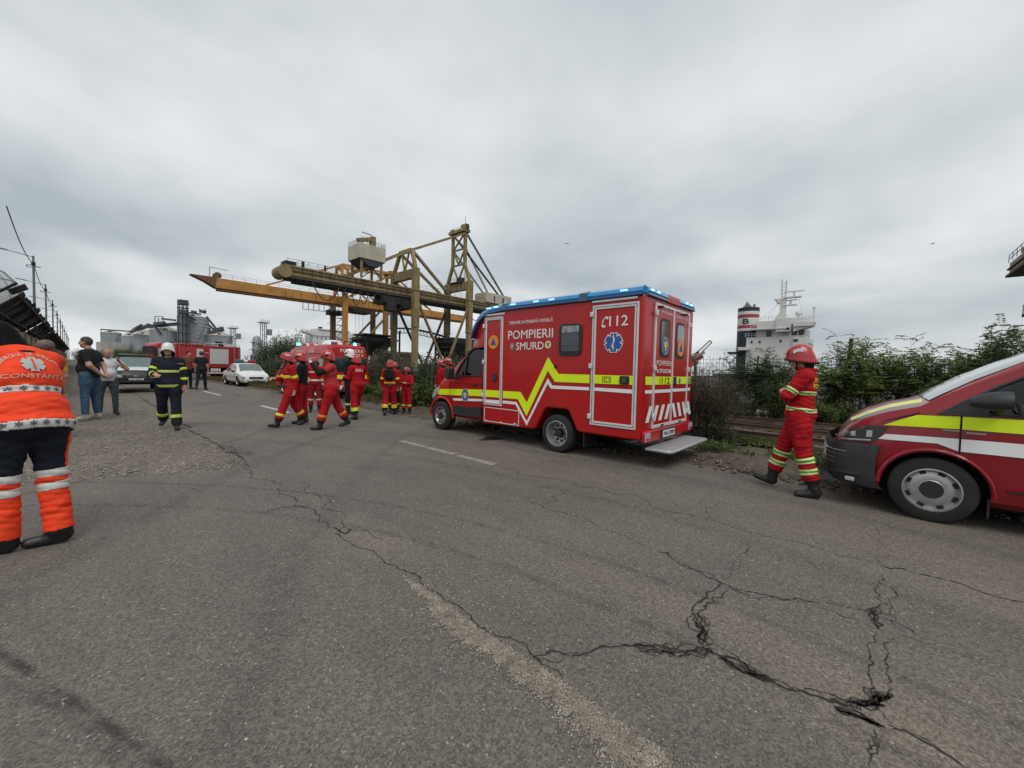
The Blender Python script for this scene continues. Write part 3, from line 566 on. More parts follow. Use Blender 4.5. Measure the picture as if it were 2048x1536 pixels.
# ------------------------------------------------------------------ hoppers and conveyor under the cranes
def hopper(name, x, y, z0, z1, w, label, rim):
    T = empty(name, (x, y, 0), 0, label, 'hopper', 'dark quay hoppers'); h = w/2
    b = MB(); b.grid([[(-h, -h, z1), (h, -h, z1), (h, h, z1), (-h, h, z1)], [(-h, -h, z1-1.2), (h, -h, z1-1.2), (h, h, z1-1.2), (-h, h, z1-1.2)], [(-h*.35, -h*.35, z0), (h*.35, -h*.35, z0), (h*.35, h*.35, z0), (-h*.35, h*.35, z0)]], closed=True); b.build('funnel', darkst, T)
    for i, (dz, e) in enumerate(rim): part(T, 'platform', sooty if i else darkst, lambda b: b.box((e*.2, 0, z1+dz), (w+e, w*.8, .45)))
    for sx_ in (-1, 1):
        for sy in (-1, 1): part(T, 'leg', darkst, lambda b: b.beam((sx_*h*.9, sy*h*.9, 0), (sx_*h*.9, sy*h*.9, z1-1), .5))
    for sy in (-1, 1): part(T, 'brace', sooty, lambda b: (b.beam((-h*.9, sy*h*.9, .5), (h*.5, sy*h*.9, z0+1), .25))); part(T, 'brace', sooty, lambda b: (b.beam((h*.9, sy*h*.9, .5), (-h*.5, sy*h*.9, z0+1), .25)))
    return T
hopper('hopper', 57.0, 106, 4.5, 9.6, 8.5, 'dark stepped hopper on legs behind the ambulance van', [(-2.2, 1.5), (-.6, 2.6), (.6, .5)])
hopper('hopper', 80.0, 97.5, 3.0, 10.2, 9.4, 'large black funnel hopper beneath the tall crane pylon', [(-2.6, .3), (.2, .6)])
T = empty('conveyor', (0, 0, 0), 0, 'dark curved truss conveyor running between the crane legs into the hopper', 'conveyor')
pth = [Vector((62, 104, 12.6)), Vector((66, 103, 12.9)), Vector((70, 102, 12.6)), Vector((74, 101, 12.0)), Vector((78, 100, 11.2))]
part(T, 'belt', darkst, lambda b: [b.beam(p, q, 1.6, .35) for p, q in zip(pth[:-1], pth[1:])])
part(T, 'truss', darkst, lambda b: [b.beam(p-Vector((0, 0, 1.4)), q-Vector((0, 0, 1.4)), .2) for p, q in zip(pth[:-1], pth[1:])]+[b.beam(p.lerp(q, t), p.lerp(q, t+.12)-Vector((0, 0, 1.4)), .14) for p, q in zip(pth[:-1], pth[1:]) for t in (0, .25, .5, .75)]); part(T, 'trestle', darkst, lambda b: (b.beam((64, 103.5, 0), (64, 103.5, 12), .4), b.beam((76, 100.5, 0), (76, 100.5, 11), .4)))
T = empty('freight_wagon', (0, 0, 0), 0, 'rusty brown freight wagon standing on the quay between crane legs', 'wagon'); rustw = mat('wagon_rust', (.15, .075, .05), .8, var=.25, scale=.6)
part(T, 'body', rustw, lambda b: b.bb(62.5, 75, 112, 115, 1.0, 5.4), .08); part(T, 'roof', sooty, lambda b: b.prism([(111.8, 5.4), (113.5, 6.3), (115.2, 5.4)], 'x', 62.3, 75.2)); part(T, 'rib', sooty, lambda b: [b.bb(63+i*2.2, 63.15+i*2.2, 111.9, 112, 1, 5.4) for i in range(6)]); part(T, 'bogie', darkst, lambda b: (b.bb(63.5, 66, 112.3, 114.7, .1, 1), b.bb(71, 73.5, 112.3, 114.7, .1, 1)))
# ------------------------------------------------------------------ silos
def far(px, d, z=0.0):
    v = ray(px, 724+(px-400)*0.0218); v = v.copy(); v[2] = 0; p = CAM+v*d; p[2] = z; return p
def zat(px, py, d): return H_+(724+(px-400)*0.0218-py)*d/F_
def silo(pl, pr, eave, apex, d, label, m=galv):
    pc = (pl+pr)/2; P = far(pc, d); r = (pr-pl)/2/F_*d*0.90; ze, za = zat(pc, eave, d), zat(pc, apex, d)
    T = empty('grain_silo', P, 0, label, 'silo', 'steel grain silos'); n = 64; b = MB(); rows = []
    for z in np.linspace(0, ze, 14):
        for dz in (0, ze/13*.5): rows.append([((r+(0.10 if j % 2 else 0)+(.05 if dz else 0))*math.cos(2*math.pi*j/n), (r+(0.10 if j % 2 else 0)+(.05 if dz else 0))*math.sin(2*math.pi*j/n), min(ze, z+dz)) for j in range(n)])
    b.grid(rows, closed=True); b.build('wall', m, T); b = MB(); b.lathe([(r+.25, ze-.1), (r*.55, ze+(za-ze)*.5), (r*.1, za), (0, za)], (0, 0, 0), 'z', 32); b.build('roof', galvroof, T)
    part(T, 'roof_rib', galvroof, lambda b: [b.beam((r*math.cos(a), r*math.sin(a), ze+.1), (r*.12*math.cos(a), r*.12*math.sin(a), za+.1), .2, .12) for a in np.linspace(0, 6.283, 16, endpoint=False)]); part(T, 'hatch', steelgrey, lambda b: b.box((-r*.15, -r*.72, ze+(za-ze)*.2), (1.4, .8, 1.6)))
    part(T, 'stair', steelgrey, lambda b: [b.box(((r+.5)*math.cos(a), (r+.5)*math.sin(a), zz_), (.9, .9, .15)) for a, zz_ in zip(np.linspace(4.0, 5.6, 16), np.linspace(1, ze, 16))])['kind'] = 'stuff'
    return T, r, ze, za
silo(207, 240, 666.5, 661, 250, 'small pale silo standing alone at the left of the row'); silo(249, 273, 672.5, 664, 235, 'first low silo of the left row beside the pale building'); silo(271, 305, 670.5, 660, 228, 'second low silo of the left row, partly behind its neighbour'); silo(292, 322, 666, 656, 240, 'low silo at the back of the left row')
silo(306, 361, 663, 654, 215, 'broad low silo directly left of the tallest silo'); Tb, rb, zeb, zab = silo(360, 415, 636, 629, 215, 'tallest silo, beside the dark elevator tower'); silo(415, 463, 672, 663.5, 220, 'low silo directly right of the tallest silo')
T = empty('grain_building', far(226, 225), R_(10), 'pale concrete block building below the small left silo', 'building'); w_ = 46/F_*225*.9
part(T, 'wall', mat('pale_concrete', (.42, .40, .35), .85, var=.1, scale=.3), lambda b: b.bb(-w_/2, w_/2, -4, 4, 0, zat(226, 685, 225)), .1); part(T, 'panel_joint', mat('joint_grey', (.25, .24, .22), .9), lambda b: [b.bb(-w_/2+w_*t-.06, -w_/2+w_*t+.06, -4.05, -4.0, 0, zat(226, 685, 225)) for t in (.3, .34, .6, .85)])
T = empty('elevator_tower', far(367, 205), R_(8), 'dark steel elevator tower rising beside the tallest silo', 'tower'); ht = zat(367, 602, 205); h = 1.7
for sx_ in (-1, 0, 1):
    for sy in (-1, 1): part(T, 'column', steelgrey, lambda b: b.beam((sx_*h, sy*h*.7, 0), (sx_*h, sy*h*.7, ht), .42))
for z in np.arange(4, ht+.1, 4.2): part(T, 'floor_deck', steelgrey, lambda b: b.box((0, 0, z), (2*h+1.0, 1.4*h+1, .3)))
for z, w in ((ht-1.0, 3.0), (ht-6, 3.2)): part(T, 'head_house', steelgrey, lambda b: b.box((0, 0, z), (2*h+.6, w, 2.6)), .1); railing(T, (-h-.7, -1.9, z-1.4), (h+.7, -1.9, z-1.4), 6, steelgrey, 1.2, .1)
part(T, 'brace', steelgrey, lambda b: [b.beam((-h, -h*.7, z), (h, -h*.7, z+4.2), .16) for z in np.arange(4, ht-4, 4.2)])
part(T, 'conveyor_chute', steelgrey, lambda b: (b.beam((h, 0, ht-7), (h+5, 2, ht-10), .7, .7), b.beam((h, -1, ht-9), (h+3.5, -1, ht-12), .5, .5)))
T = empty('roof_conveyor', (0, 0, 0), 0, 'tangle of dark conveyors and chutes along the silo roofs', 'conveyor')
def fp(px, py, d): p = far(px, d); p[2] = zat(px, py, d); return tuple(p)
def fb(name, a, b_, d, w, m=steelgrey): return part(T, name, m, lambda b: b.beam(fp(*a, d), fp(*b_, d), w, w))
for a, b_, d, w in (((203, 659), (262, 663), 240, .7), ((262, 664), (300, 652), 222, 1.3), ((290, 654), (358, 648), 210, 1.6), ((310, 648), (330, 646), 208, 1.5), ((325, 638), (352, 641), 208, .9), ((372, 625), (402, 629), 205, .8), ((385, 624), (392, 626), 205, 1.6), ((403, 623), (411, 625), 205, 1.6), ((414, 634), (436, 662), 206, .8), ((416, 648), (432, 664), 206, .8), ((416, 666), (447, 660), 206, 1.4), ((418, 656), (420, 668), 206, 1.0), ((310, 652), (322, 668), 208, .8), ((270, 658), (285, 650), 220, 1.0), ((296, 649), (304, 652), 215, 1.2), ((430, 660), (446, 658), 206, 1.6)): fb('conveyor_run', a, b_, d, w)
for px, y0, y1, d in ((311, 633, 652, 208), (327, 633, 648, 208), (440, 654, 662, 206), (447, 654, 662, 206), (292, 649, 656, 215), (400, 618, 626, 205), (411, 618, 626, 205), (266, 656, 664, 222), (203, 659, 668, 240), (283, 650, 660, 220), (318, 636, 650, 208)): fb('conveyor_post', (px, y0), (px, y1), d, .35)
fb('conveyor_top', (311, 633), (327, 634), 208, .3); fb('conveyor_top', (440, 654), (447, 654), 206, .25)
# floodlight masts
for px, py, bx_, by_, d, lab in ((466, 657, 473, 672, 190, 'lattice floodlight mast with box behind the fire engine'), (527, 646, 537, 664, 170, 'taller lattice floodlight mast with box behind the dark trees')):
    P = far(px, d); T2 = empty('lattice_mast', P, R_(10), lab, 'mast', 'lattice masts'); ht = zat(px, py, d); w = .95
    for sx_ in (-1, 1):
        for sy in (-1, 1): part(T2, 'mast_leg', steelgrey, lambda b: b.beam((sx_*w, sy*w, 0), (sx_*w*.8, sy*w*.8, ht), .22))
    part(T2, 'lattice', steelgrey, lambda b: [b.beam((-w, -w, z), (w, -w, z+2.2), .12) for z in np.arange(0, ht-2, 2.2)]+[b.beam((-w, -w, z), (w, -w, z), .15) for z in np.arange(0, ht, 4.4)]); part(T2, 'head_platform', steelgrey, lambda b: b.box((0, 0, ht), (3.6, 3, .3))); railing(T2, (-1.8, -1.5, ht), (1.8, -1.5, ht), 4, steelgrey, 1.1, .08)
    part(T2, 'box', mat('mast_box_grey', (.22, .24, .23), .6), lambda b: b.box((w+1.3, -.5, zat(px, by_, d)), (1.7, 1.2, 2.6)), .05); part(T2, 'box_arm', steelgrey, lambda b: b.beam((0, -.5, zat(px, by_, d)-1.2), (w+1.2, -.5, zat(px, by_, d)-1.2), .2))
P = far(514, 165); T = empty('cylindrical_tank', P, 0, 'grey dust-collector column with side platforms behind the dark trees', 'tank'); zt = zat(514, 671, 165)
part(T, 'shell', galv, lambda b: b.lathe([(1.7, 0), (1.7, zt-2), (1.2, zt-.6), (0, zt)], (0, 0, 0), 'z', 20), 0, 40); part(T, 'platform', steelgrey, lambda b: [b.box((-1.8, -.6, z), (1.6, 1.6, .2)) for z in (zt-3, zt-6, zt-9)])
# ------------------------------------------------------------------ ships
shipw = mat('ship_white', (0.62, 0.62, 0.61), 0.5, var=0.06, scale=0.5, dirt=0.3, dcol=(0.40, 0.36, 0.31), dscale=0.4); navy = mat('funnel_navy', (.014, .020, .035), .5); sred = mat('funnel_red', (.33, .035, .04), .5); hullb = mat('hull_dark', (.03, .035, .045), .5); swin = mat('ship_window', (.02, .025, .03), .1)
S = empty('cargo_ship', (0, 0, 0), 0, 'white ship superstructure with striped funnel marked B behind the fence', 'ship', 'moored ships')
XS = 105.0
part(S, 'hull', hullb, lambda b: b.prism([(28, -1.6), (28, 1.45), (-70, 1.45), (-78, -1.6)], 'x', XS-3, XS+15), .2)
part(S, 'house', shipw, lambda b: b.bb(XS, XS+10, 11.8, 22.0, 1.45, 10.0), .05); part(S, 'house', shipw, lambda b: b.bb(XS+.8, XS+9.2, 12.6, 20.2, 10.0, 11.6)); 
part(S, 'bridge_deck', shipw, lambda b: (b.bb(XS-1.2, XS+10, 14.2, 21.0, 11.6, 11.9), b.bb(XS-.4, XS+9.6, 13.9, 20.0, 11.9, 13.6)), .03); part(S, 'wheelhouse_box', shipw, lambda b: b.bb(XS-1.0, XS+1.0, 13.4, 16.2, 11.0, 13.9), .03)
part(S, 'wheelhouse', shipw, lambda b: (b.bb(XS+.2, XS+9.5, 11.0, 14.0, 9.8, 12.0), b.bb(XS+.3, XS+9.4, 10.9, 13.6, 12.6, 14.0)), .05); part(S, 'bridge_wing', shipw, lambda b: b.prism([(13.0, 11.9), (9.6, 11.9), (9.3, 12.9), (13.0, 13.0)], 'x', XS-1.4, XS+2.2), .08); part(S, 'wing_soffit', shipw, lambda b: b.prism([(13.0, 10.9), (10.0, 11.85), (13.0, 11.85)], 'x', XS-1.0, XS+2.0))
part(S, 'lower_house', shipw, lambda b: b.bb(XS-.6, XS+10.4, 10.4, 13.0, 1.45, 9.7), .05)
for y, z in ((20.9, 8.9), (19.3, 8.9), (15.3, 9.0)): part(S, 'window', swin, lambda b: b.bb(XS-.04, XS+.05, y-.22, y+.22, z-.28, z+.28))
part(S, 'window', swin, lambda b: b.bb(XS-.66, XS-.55, 12.1, 12.9, 8.7, 9.3)); part(S, 'window', swin, lambda b: b.bb(XS-1.06, XS-.95, 13.6, 14.3, 11.3, 11.8)); part(S, 'door', swin, lambda b: b.bb(XS+.74, XS+.85, 17.2, 18.2, 10.0, 11.4))
for x in (XS+.6, XS+2.6, XS+4.6, XS+6.6): part(S, 'bridge_window', swin, lambda b: b.bb(x, x+1.5, 10.94, 11.02, 10.2, 11.7))
for y in (11.2, 12.4): part(S, 'bridge_window', swin, lambda b: b.bb(XS+.14, XS+.24, y, y+.95, 10.2, 11.7))
for i in range(6): part(S, 'window', swin, lambda b: b.bb(XS+.2+i*1.6, XS+.8+i*1.6, 10.34, 10.42, 8.1, 8.7))
# funnel
def oval(b, z0, z1, e=0.0):
    c = [(XS+3+2.2*math.cos(a)*(1+e), 22.4+(2.25+e)*math.sin(a)) for a in np.linspace(0, 6.283, 28, endpoint=False)]; b.prism(c, 'z', z0, z1)
for nm, z0, z1, m, e in (('funnel', 1.45, 11.7, navy, 0), ('funnel_band', 11.7, 12.3, shipw, .004), ('funnel_band', 12.3, 13.0, sred, .006), ('funnel_band', 13.0, 14.75, shipw, .004), ('funnel_band', 14.75, 15.55, sred, .006), ('funnel_band', 15.55, 16.3, shipw, .004), ('funnel_top', 16.3, 17.2, navy, .01)): part(S, nm, m, lambda b: oval(b, z0, z1, e), 0, 30)
part(S, 'exhaust_pipe', mat('pipe_grey', (.2, .21, .22), .5), lambda b: (b.prism([(21.5, 17.2), (23.4, 17.2), (22.7, 18.7)], 'x', XS+2.2, XS+3.4), b.cyl((XS+2, 21.2, 17.2), (XS+2, 21.0, 17.9), .25), b.cyl((XS+4, 23.4, 17.2), (XS+4, 23.6, 17.9), .25)))
place_text('lettering', 'B', (XS+.76, 23.05, 13.3), (0, -1, 0), (0, 0, 1), 1.25, 1.2, navy, S, .05)
# mast and gear
part(S, 'mast', shipw, lambda b: (b.beam((XS+3, 15.6, 13.6), (XS+3, 15.6, 18.8), 1.1, 1.1), b.beam((XS+3, 15.9, 18.8), (XS+3, 16.0, 23.2), .28), b.beam((XS+3, 15.2, 18.8), (XS+3, 15.1, 22.8), .28)), .04); part(S, 'mast_foot', shipw, lambda b: b.prism([(17.4, 13.6), (14.6, 13.6), (15.0, 15.4), (16.3, 15.4)], 'x', XS+2.4, XS+3.6))
part(S, 'mast_rung', shipw, lambda b: [b.beam((XS+3, 15.15, z), (XS+3, 15.95, z), .14) for z in np.arange(19.3, 22.8, .7)]); part(S, 'radar_platform', shipw, lambda b: (b.box((XS+3, 13.9, 18.9), (1.6, 3.2, .2)), b.box((XS+3, 14.3, 17.2), (1.4, 2.6, .2)), b.box((XS+3, 16.4, 18.6), (1.4, 1.6, .3)))); part(S, 'radar_scanner', shipw, lambda b: (b.box((XS+3, 13.6, 20.2), (.3, 3.6, .22)), b.box((XS+3, 14.2, 18.3), (.3, 2.4, .2)), b.cyl((XS+3, 13.6, 19.0), (XS+3, 13.6, 20.1), .22), b.cyl((XS+3, 14.2, 17.3), (XS+3, 14.2, 18.2), .2)))
part(S, 'searchlight', shipw, lambda b: b.lathe([(.0, -.5), (.45, -.2), (.45, .3), (.0, .5)], (XS+2.5, 16.4, 18.0), 'z', 12), 0, 40); part(S, 'satellite_dome', shipw, lambda b: (b.lathe([(0, 15.1), (.55, 15.0), (.68, 14.5), (.5, 14.2), (.15, 14.0), (.15, 13.6)], (XS+3, 12.6, .6), 'z', 16)), 0, 40); part(S, 'dome_post', shipw, lambda b: (b.cyl((XS+3, 9.9, 13.0), (XS+3, 9.9, 16.0), .12), b.lathe([(0, .35), (.3, .2), (.3, -.1), (0, -.2)], (XS+3, 9.9, 16.2), 'z', 10)))
for p, q, n in (((XS-.3, 14.0, 13.6), (XS-.3, 20, 13.6), 8), ((XS-1.2, 9.5, 13.0), (XS-1.2, 13, 13.0), 5), ((XS-1.2, 16, 11.9), (XS-1.2, 21, 11.9), 7), ((XS-.2, 19, 10), (XS-.2, 22.2, 10), 5)): railing(S, p, q, n, shipw, .9, .07)
part(S, 'side_platform', shipw, lambda b: (b.bb(XS-1.4, XS+1, 21.0, 23.4, 7.0, 7.7)), .05); part(S, 'deck_gear', hullb, lambda b: b.bb(XS-1, XS+3, 23.6, 25.6, 6.2, 6.7))
for p, q in (((XS+3, 15.6, 18.6), (XS+.2, 19.5, 13.9)), ((XS+3, 15.9, 18.6), (XS+.2, 18.2, 13.9)), ((XS+3, 12.8, 18.9), (XS+.2, 11.5, 14))): part(S, 'stay_wire', mat('pale_cable', (.3, .31, .32)), lambda b: b.cyl(p, q, .03, n=4))
S2 = empty('bulk_carrier', (0, 0, 0), 0, 'distant white ship bridge with long wings seen behind the orange crane legs', 'ship', 'moored ships')
part(S2, 'hull', hullb, lambda b: b.prism([(100, -1.6), (101, 9), (134, 9), (135, -1.6)], 'y', 262, 400), .3); part(S2, 'house', shipw, lambda b: (b.bb(103.3, 131, 270, 284, 9, 21.5)), .1); part(S2, 'bridge_wing', shipw, lambda b: (b.prism([(97, 23.4), (97, 22.2), (103.5, 20.4), (131, 20.4), (137, 22.2), (137, 23.4)], 'y', 269.5, 274)), .08); part(S2, 'wheelhouse', shipw, lambda b: b.bb(105.5, 128, 270.2, 280, 23.4, 25.3), .1); part(S2, 'window_band', swin, lambda b: b.bb(106.5, 127, 270.1, 270.22, 23.9, 24.7)); part(S2, 'mast', shipw, lambda b: (b.beam((117, 275, 25), (117, 275, 33), .8), b.beam((114, 275, 30), (120, 275, 30), .4)))
for i in range(9):
    for z in (12, 15, 18.4): part(S2, 'window', swin, lambda b: b.bb(105.5+i*2.8, 106.3+i*2.8, 269.94, 270.02, z, z+.9))
railing(S2, (97, 269.6, 23.4), (137, 269.6, 23.4), 16, shipw, 1.0, .1); part(S2, 'roof_gear', sooty, lambda b: (b.box((109, 273, 26), (2, 2, 1.4)), b.box((124, 273, 25.8), (1.5, 1.5, 1))))
# ================================================================== VEGETATION
def leaf_mat(name, lo, hi, sc=1.2):
    m = bpy.data.materials.new(name); MATS[name] = m; m.use_nodes = True; t = m.node_tree; t.nodes.clear(); N = t.nodes.new; L = t.links.new
    tc = N('ShaderNodeTexCoord'); n = N('ShaderNodeTexNoise'); n.inputs['Scale'].default_value = sc; n.inputs['Detail'].default_value = 6; n.inputs['Roughness'].default_value = .7; L(tc.outputs['Object'], n.inputs['Vector'])
    r = N('ShaderNodeValToRGB'); r.color_ramp.elements[0].position = .32; r.color_ramp.elements[1].position = .68; r.color_ramp.elements[0].color = (*lo, 1); r.color_ramp.elements[1].color = (*hi, 1); L(n.outputs[0], r.inputs[0])
    p = N('ShaderNodeBsdfPrincipled'); p.inputs['Roughness'].default_value = .5; p.inputs['Specular IOR Level'].default_value = .35; L(r.outputs[0], p.inputs['Base Color'])
    tr = N('ShaderNodeBsdfTranslucent'); L(r.outputs[0], tr.inputs[0]); mx = N('ShaderNodeMixShader'); mx.inputs[0].default_value = .28; L(p.outputs[0], mx.inputs[1]); L(tr.outputs[0], mx.inputs[2]); o = N('ShaderNodeOutputMaterial'); L(mx.outputs[0], o.inputs[0]); return m
lf_dark = leaf_mat('leaf_dark', (.028, .048, .022), (.078, .115, .045)); lf_mid = leaf_mat('leaf_mid', (.05, .08, .025), (.15, .19, .055)); lf_light = leaf_mat('leaf_light', (.07, .115, .028), (.20, .25, .07)); lf_olive = leaf_mat('leaf_olive', (.05, .058, .03), (.13, .135, .075)); lf_dry = leaf_mat('dry_grass', (.10, .085, .035), (.22, .19, .08)); lf_brown = leaf_mat('dry_stem_leaf', (.045, .035, .022), (.11, .085, .05)); lf_purple = leaf_mat('purple_weed', (.05, .045, .055), (.13, .10, .13))
bark = mat('bark', (.06, .048, .036), .9, var=.35, scale=8, bump=.5)
def leaves(P, D, ln, wd, droop=.0):
    """diamond leaves, folded on the midrib: P base points, D directions"""
    n = len(P); P = np.asarray(P, float); D = np.asarray(D, float)+1e-6; D /= np.linalg.norm(D, axis=1, keepdims=True)
    U = rng.normal(size=(n, 3))*.55+np.array([0, 0, 1.0]); S = np.cross(D, U); S /= np.linalg.norm(S, axis=1, keepdims=True)+1e-9; Nn = np.cross(S, D)
    l = ln*rng.uniform(.65, 1.25, (n, 1)); w = wd*rng.uniform(.7, 1.2, (n, 1))
    a = P; b = P+D*l*.5+S*w*.5+Nn*w*.12; c = P+D*l-np.array([0, 0, 1])*l*droop; d = P+D*l*.5-S*w*.5+Nn*w*.12
    V = np.stack([a, b, c, d], 1).reshape(-1, 3); i = np.arange(n)[:, None]*4
    return V, np.concatenate([i+np.array([0, 1, 2]), i+np.array([0, 2, 3])], 0)
class Plant:
    def __init__(s): s.P = []; s.D = []; s.b = MB()
    def branch(s, p, d, L_, r, depth, spread=.6, nsub=3, leafn=0, up=.15):
        p = Vector(p); d = Vector(d).normalized(); pts = [p]; n = 5
        for i in range(n):
            d = (d+Vector((random.gauss(0, .13), random.gauss(0, .13), random.gauss(up*.3, .08)))).normalized(); pts.append(pts[-1]+d*L_/n)
        s.b.tube(pts, [max(.0025, r*(1-.75*i/n)) for i in range(n+1)], 5 if depth else 4)
        if depth <= 0: s.tips.append((pts, d)); return
        for k in range(nsub):
            t = random.uniform(.35, 1.0); q = pts[min(n, int(t*n))]; dd = (d+Vector((random.gauss(0, spread), random.gauss(0, spread), random.gauss(.1, spread*.5)))).normalized(); s.branch(q, dd, L_*random.uniform(.5, .75), r*.5, depth-1, spread, nsub, leafn, up)
        s.branch(pts[-1], d, L_*.6, r*.4, depth-1, spread, nsub, leafn, up)
def frond(p, d, L_, n, out):
    """pinnate compound leaf: arching rachis with paired leaflets"""
    d = Vector(d).normalized(); q = Vector(p); side = d.cross(Vector((0, 0, 1)))
    if side.length < .1: side = Vector((1, 0, 0))
    side.normalize()
    for i in range(n):
        d = (d+Vector((0, 0, -.09))).normalized(); q = q+d*L_/n
        for s in (-1, 1): out[0].append(tuple(q)); out[1].append(tuple(side*s*.9+d*.55+Vector((0, 0, random.gauss(-.12, .15)))))
    out[0].append(tuple(q)); out[1].append(tuple(d))
def make_plant(name, kind, h, spread, m, nstem=3, depth=2, nsub=3, leaf=(.07, .03), per=14, frl=.3, seed=0, name_crown='crown', lean=.2, spr=.6):
    random.seed(seed); pl = Plant(); pl.tips = []
    for k in range(nstem):
        a = random.uniform(0, 6.28); pl.branch((random.gauss(0, .08*spread), random.gauss(0, .08*spread), -.05), (math.cos(a)*lean*random.uniform(.3, 1.3)*spread, math.sin(a)*lean*random.uniform(.3, 1.3)*spread, 1), h*random.uniform(.38, .55), .012*h, depth, spr, nsub)
    out = ([], [])
    for pts, d in pl.tips:
        for _ in range(per):
            t = random.random()**.7; i = min(len(pts)-2, int(t*(len(pts)-1))); q = pts[i].lerp(pts[i+1], random.random()); dd = (d*.5+Vector((random.gauss(0, 1), random.gauss(0, 1), random.gauss(.15, .5)))).normalized()
            if kind == 'frond': frond(q, dd+Vector((0, 0, .35)), frl*random.uniform(.7, 1.3), 8, out)
            else:
                q = q+Vector((random.gauss(0, 1), random.gauss(0, 1), random.gauss(0, .8)))*.05*h; out[0].append(tuple(q)); out[1].append(tuple(dd))
    V, Fc = leaves(out[0], out[1], leaf[0], leaf[1], .12)
    return pl.b.mesh('trunk', bark), np_mesh(name_crown, V, Fc, m)
def plant(name, meshes, loc, rz, s, label, cat, group, m=None):
    T = empty(name, loc, rz, label, cat, group); T.scale = (s, s, s) if not isinstance(s, tuple) else s
    obj('trunk' if cat == 'tree' else 'stem', meshes[0], T); c = obj('crown' if cat == 'tree' else 'foliage', meshes[1], T)
    if m is not None:
        c.material_slots[0].link = 'OBJECT'; c.material_slots[0].material = m
    return T
sap = [make_plant('s', 'frond', 3.0, 1.0, lf_mid, 4, 2, 3, (.10, .038), 6, .36, s) for s in (1, 2, 3)]
bush = [make_plant('b', 'leaf', 2.2, 1.3, lf_dark, 8, 2, 4, (.085, .045), 30, .3, s, lean=.5, spr=.75) for s in (11, 12, 13)]
lowb = [make_plant('l', 'leaf', 1.3, 1.6, lf_light, 9, 2, 4, (.08, .05), 22, .3, s, lean=.75, spr=.8) for s in (21, 22)]
weed = [make_plant('w', 'leaf', 1.0, 1.0, lf_mid, 7, 1, 3, (.075, .035), 22, .3, s, lean=.5) for s in (31, 32)]
dry = [make_plant('d', 'leaf', 1.6, 1.0, lf_brown, 9, 2, 3, (.06, .015), 14, .3, s, lean=.35, spr=.45) for s in (41, 42)]
bigt = [make_plant('t', 'leaf', 5.0, 1.2, lf_dark, 3, 3, 4, (.16, .075), 16, .3, s, lean=.35, spr=.7) for s in (51, 52)]
random.seed(99)
# saplings along the mesh fence (pixel column of each, on the fence line)
def on_line(px, X):
    d = ray(px, 760); t = X/d[0]; return (X, float(d[1]*t), 0.0)
for k, (px, X, s, lab, m) in enumerate(((1500, 14.6, .95, 'dark leafy sapling in front of the ship funnel', lf_dark), (1550, 15.0, .98, 'dense sapling below the white ship, beside the walking firefighter', lf_mid), (1455, 14.9, .68, 'small thin sapling left of the ship funnel by the fence', lf_mid), (1528, 14.2, .62, 'low sapling with a bare dark stem beside the far rail', lf_dark), (1640, 15.7, .78, 'short light sapling between the firefighter and the dark fence post', lf_light),
        (1722, 15.4, 1.12, 'feathery tree directly right of the dark fence post', lf_light), (1775, 15.8, 1.10, 'feathery sapling above the van bonnet', lf_light), (1826, 16.0, 1.0, 'light green feathery sapling above the van windscreen base', lf_light), (1690, 16.3, 1.0, 'thin sapling crown poking over the dark post', lf_mid), (1905, 15.3, 1.12, 'feathery tree behind the van windscreen', lf_mid), (1962, 15.4, 1.30, 'tallest feathery tree above the van windscreen', lf_mid), (2025, 15.6, 1.34, 'feathery tree at the right edge', lf_mid), (2060, 14.6, 1.3, 'feathery tree half outside the right edge', lf_dark))):
    plant('sapling_tree', sap[k % 3], on_line(px, X), random.uniform(0, 6.28), s*(.83 if px < 1880 else .72), lab, 'tree', 'saplings along the mesh fence', m)
for k, (px, X, s, lab) in enumerate(((1668, 14.5, .8, 'yellow-green shrub at the foot of the dark fence post'), (1735, 14.6, .85, 'round shrub behind the van headlamp'), (1790, 14.8, .8, 'shrub behind the van bonnet stripe'), (1630, 14.9, .6, 'low shrub behind the firefighter'), (1480, 14.4, .62, 'low shrub beside the far rail left of the firefighter'), (1565, 14.5, .72, 'bush at firefighter chest height by the fence'))):
    plant('fence_shrub', lowb[k % 2] if k != 5 else bush[0], on_line(px, X), random.uniform(0, 6.28), s, lab, 'shrub', 'shrubs by the mesh fence', lf_mid)
# dry and green tangle behind the ambulance step
for k, (px, X, s, src, m, lab) in enumerate(((1393, 9.9, 1.15, dry, None, 'dry brown shrub against the ambulance rear corner'), (1412, 10.0, 1.05, dry, None, 'dry brown stems round the leaning fence post'), (1438, 9.8, .95, dry, None, 'dry brown weed clump right of the leaning post'), (1425, 9.6, .95, weed, lf_dark, 'dark green weed stem beside the near rail'), (1460, 9.5, .7, weed, lf_olive, 'olive weed clump by the near rail'), (1385, 10.8, 1.3, dry, lf_olive, 'tall dry thicket just behind the ambulance'))):
    plant('verge_weed', src[k % 2], on_line(px, X), random.uniform(0, 6.28), s, lab, 'weed', 'weeds along the tracks', m)
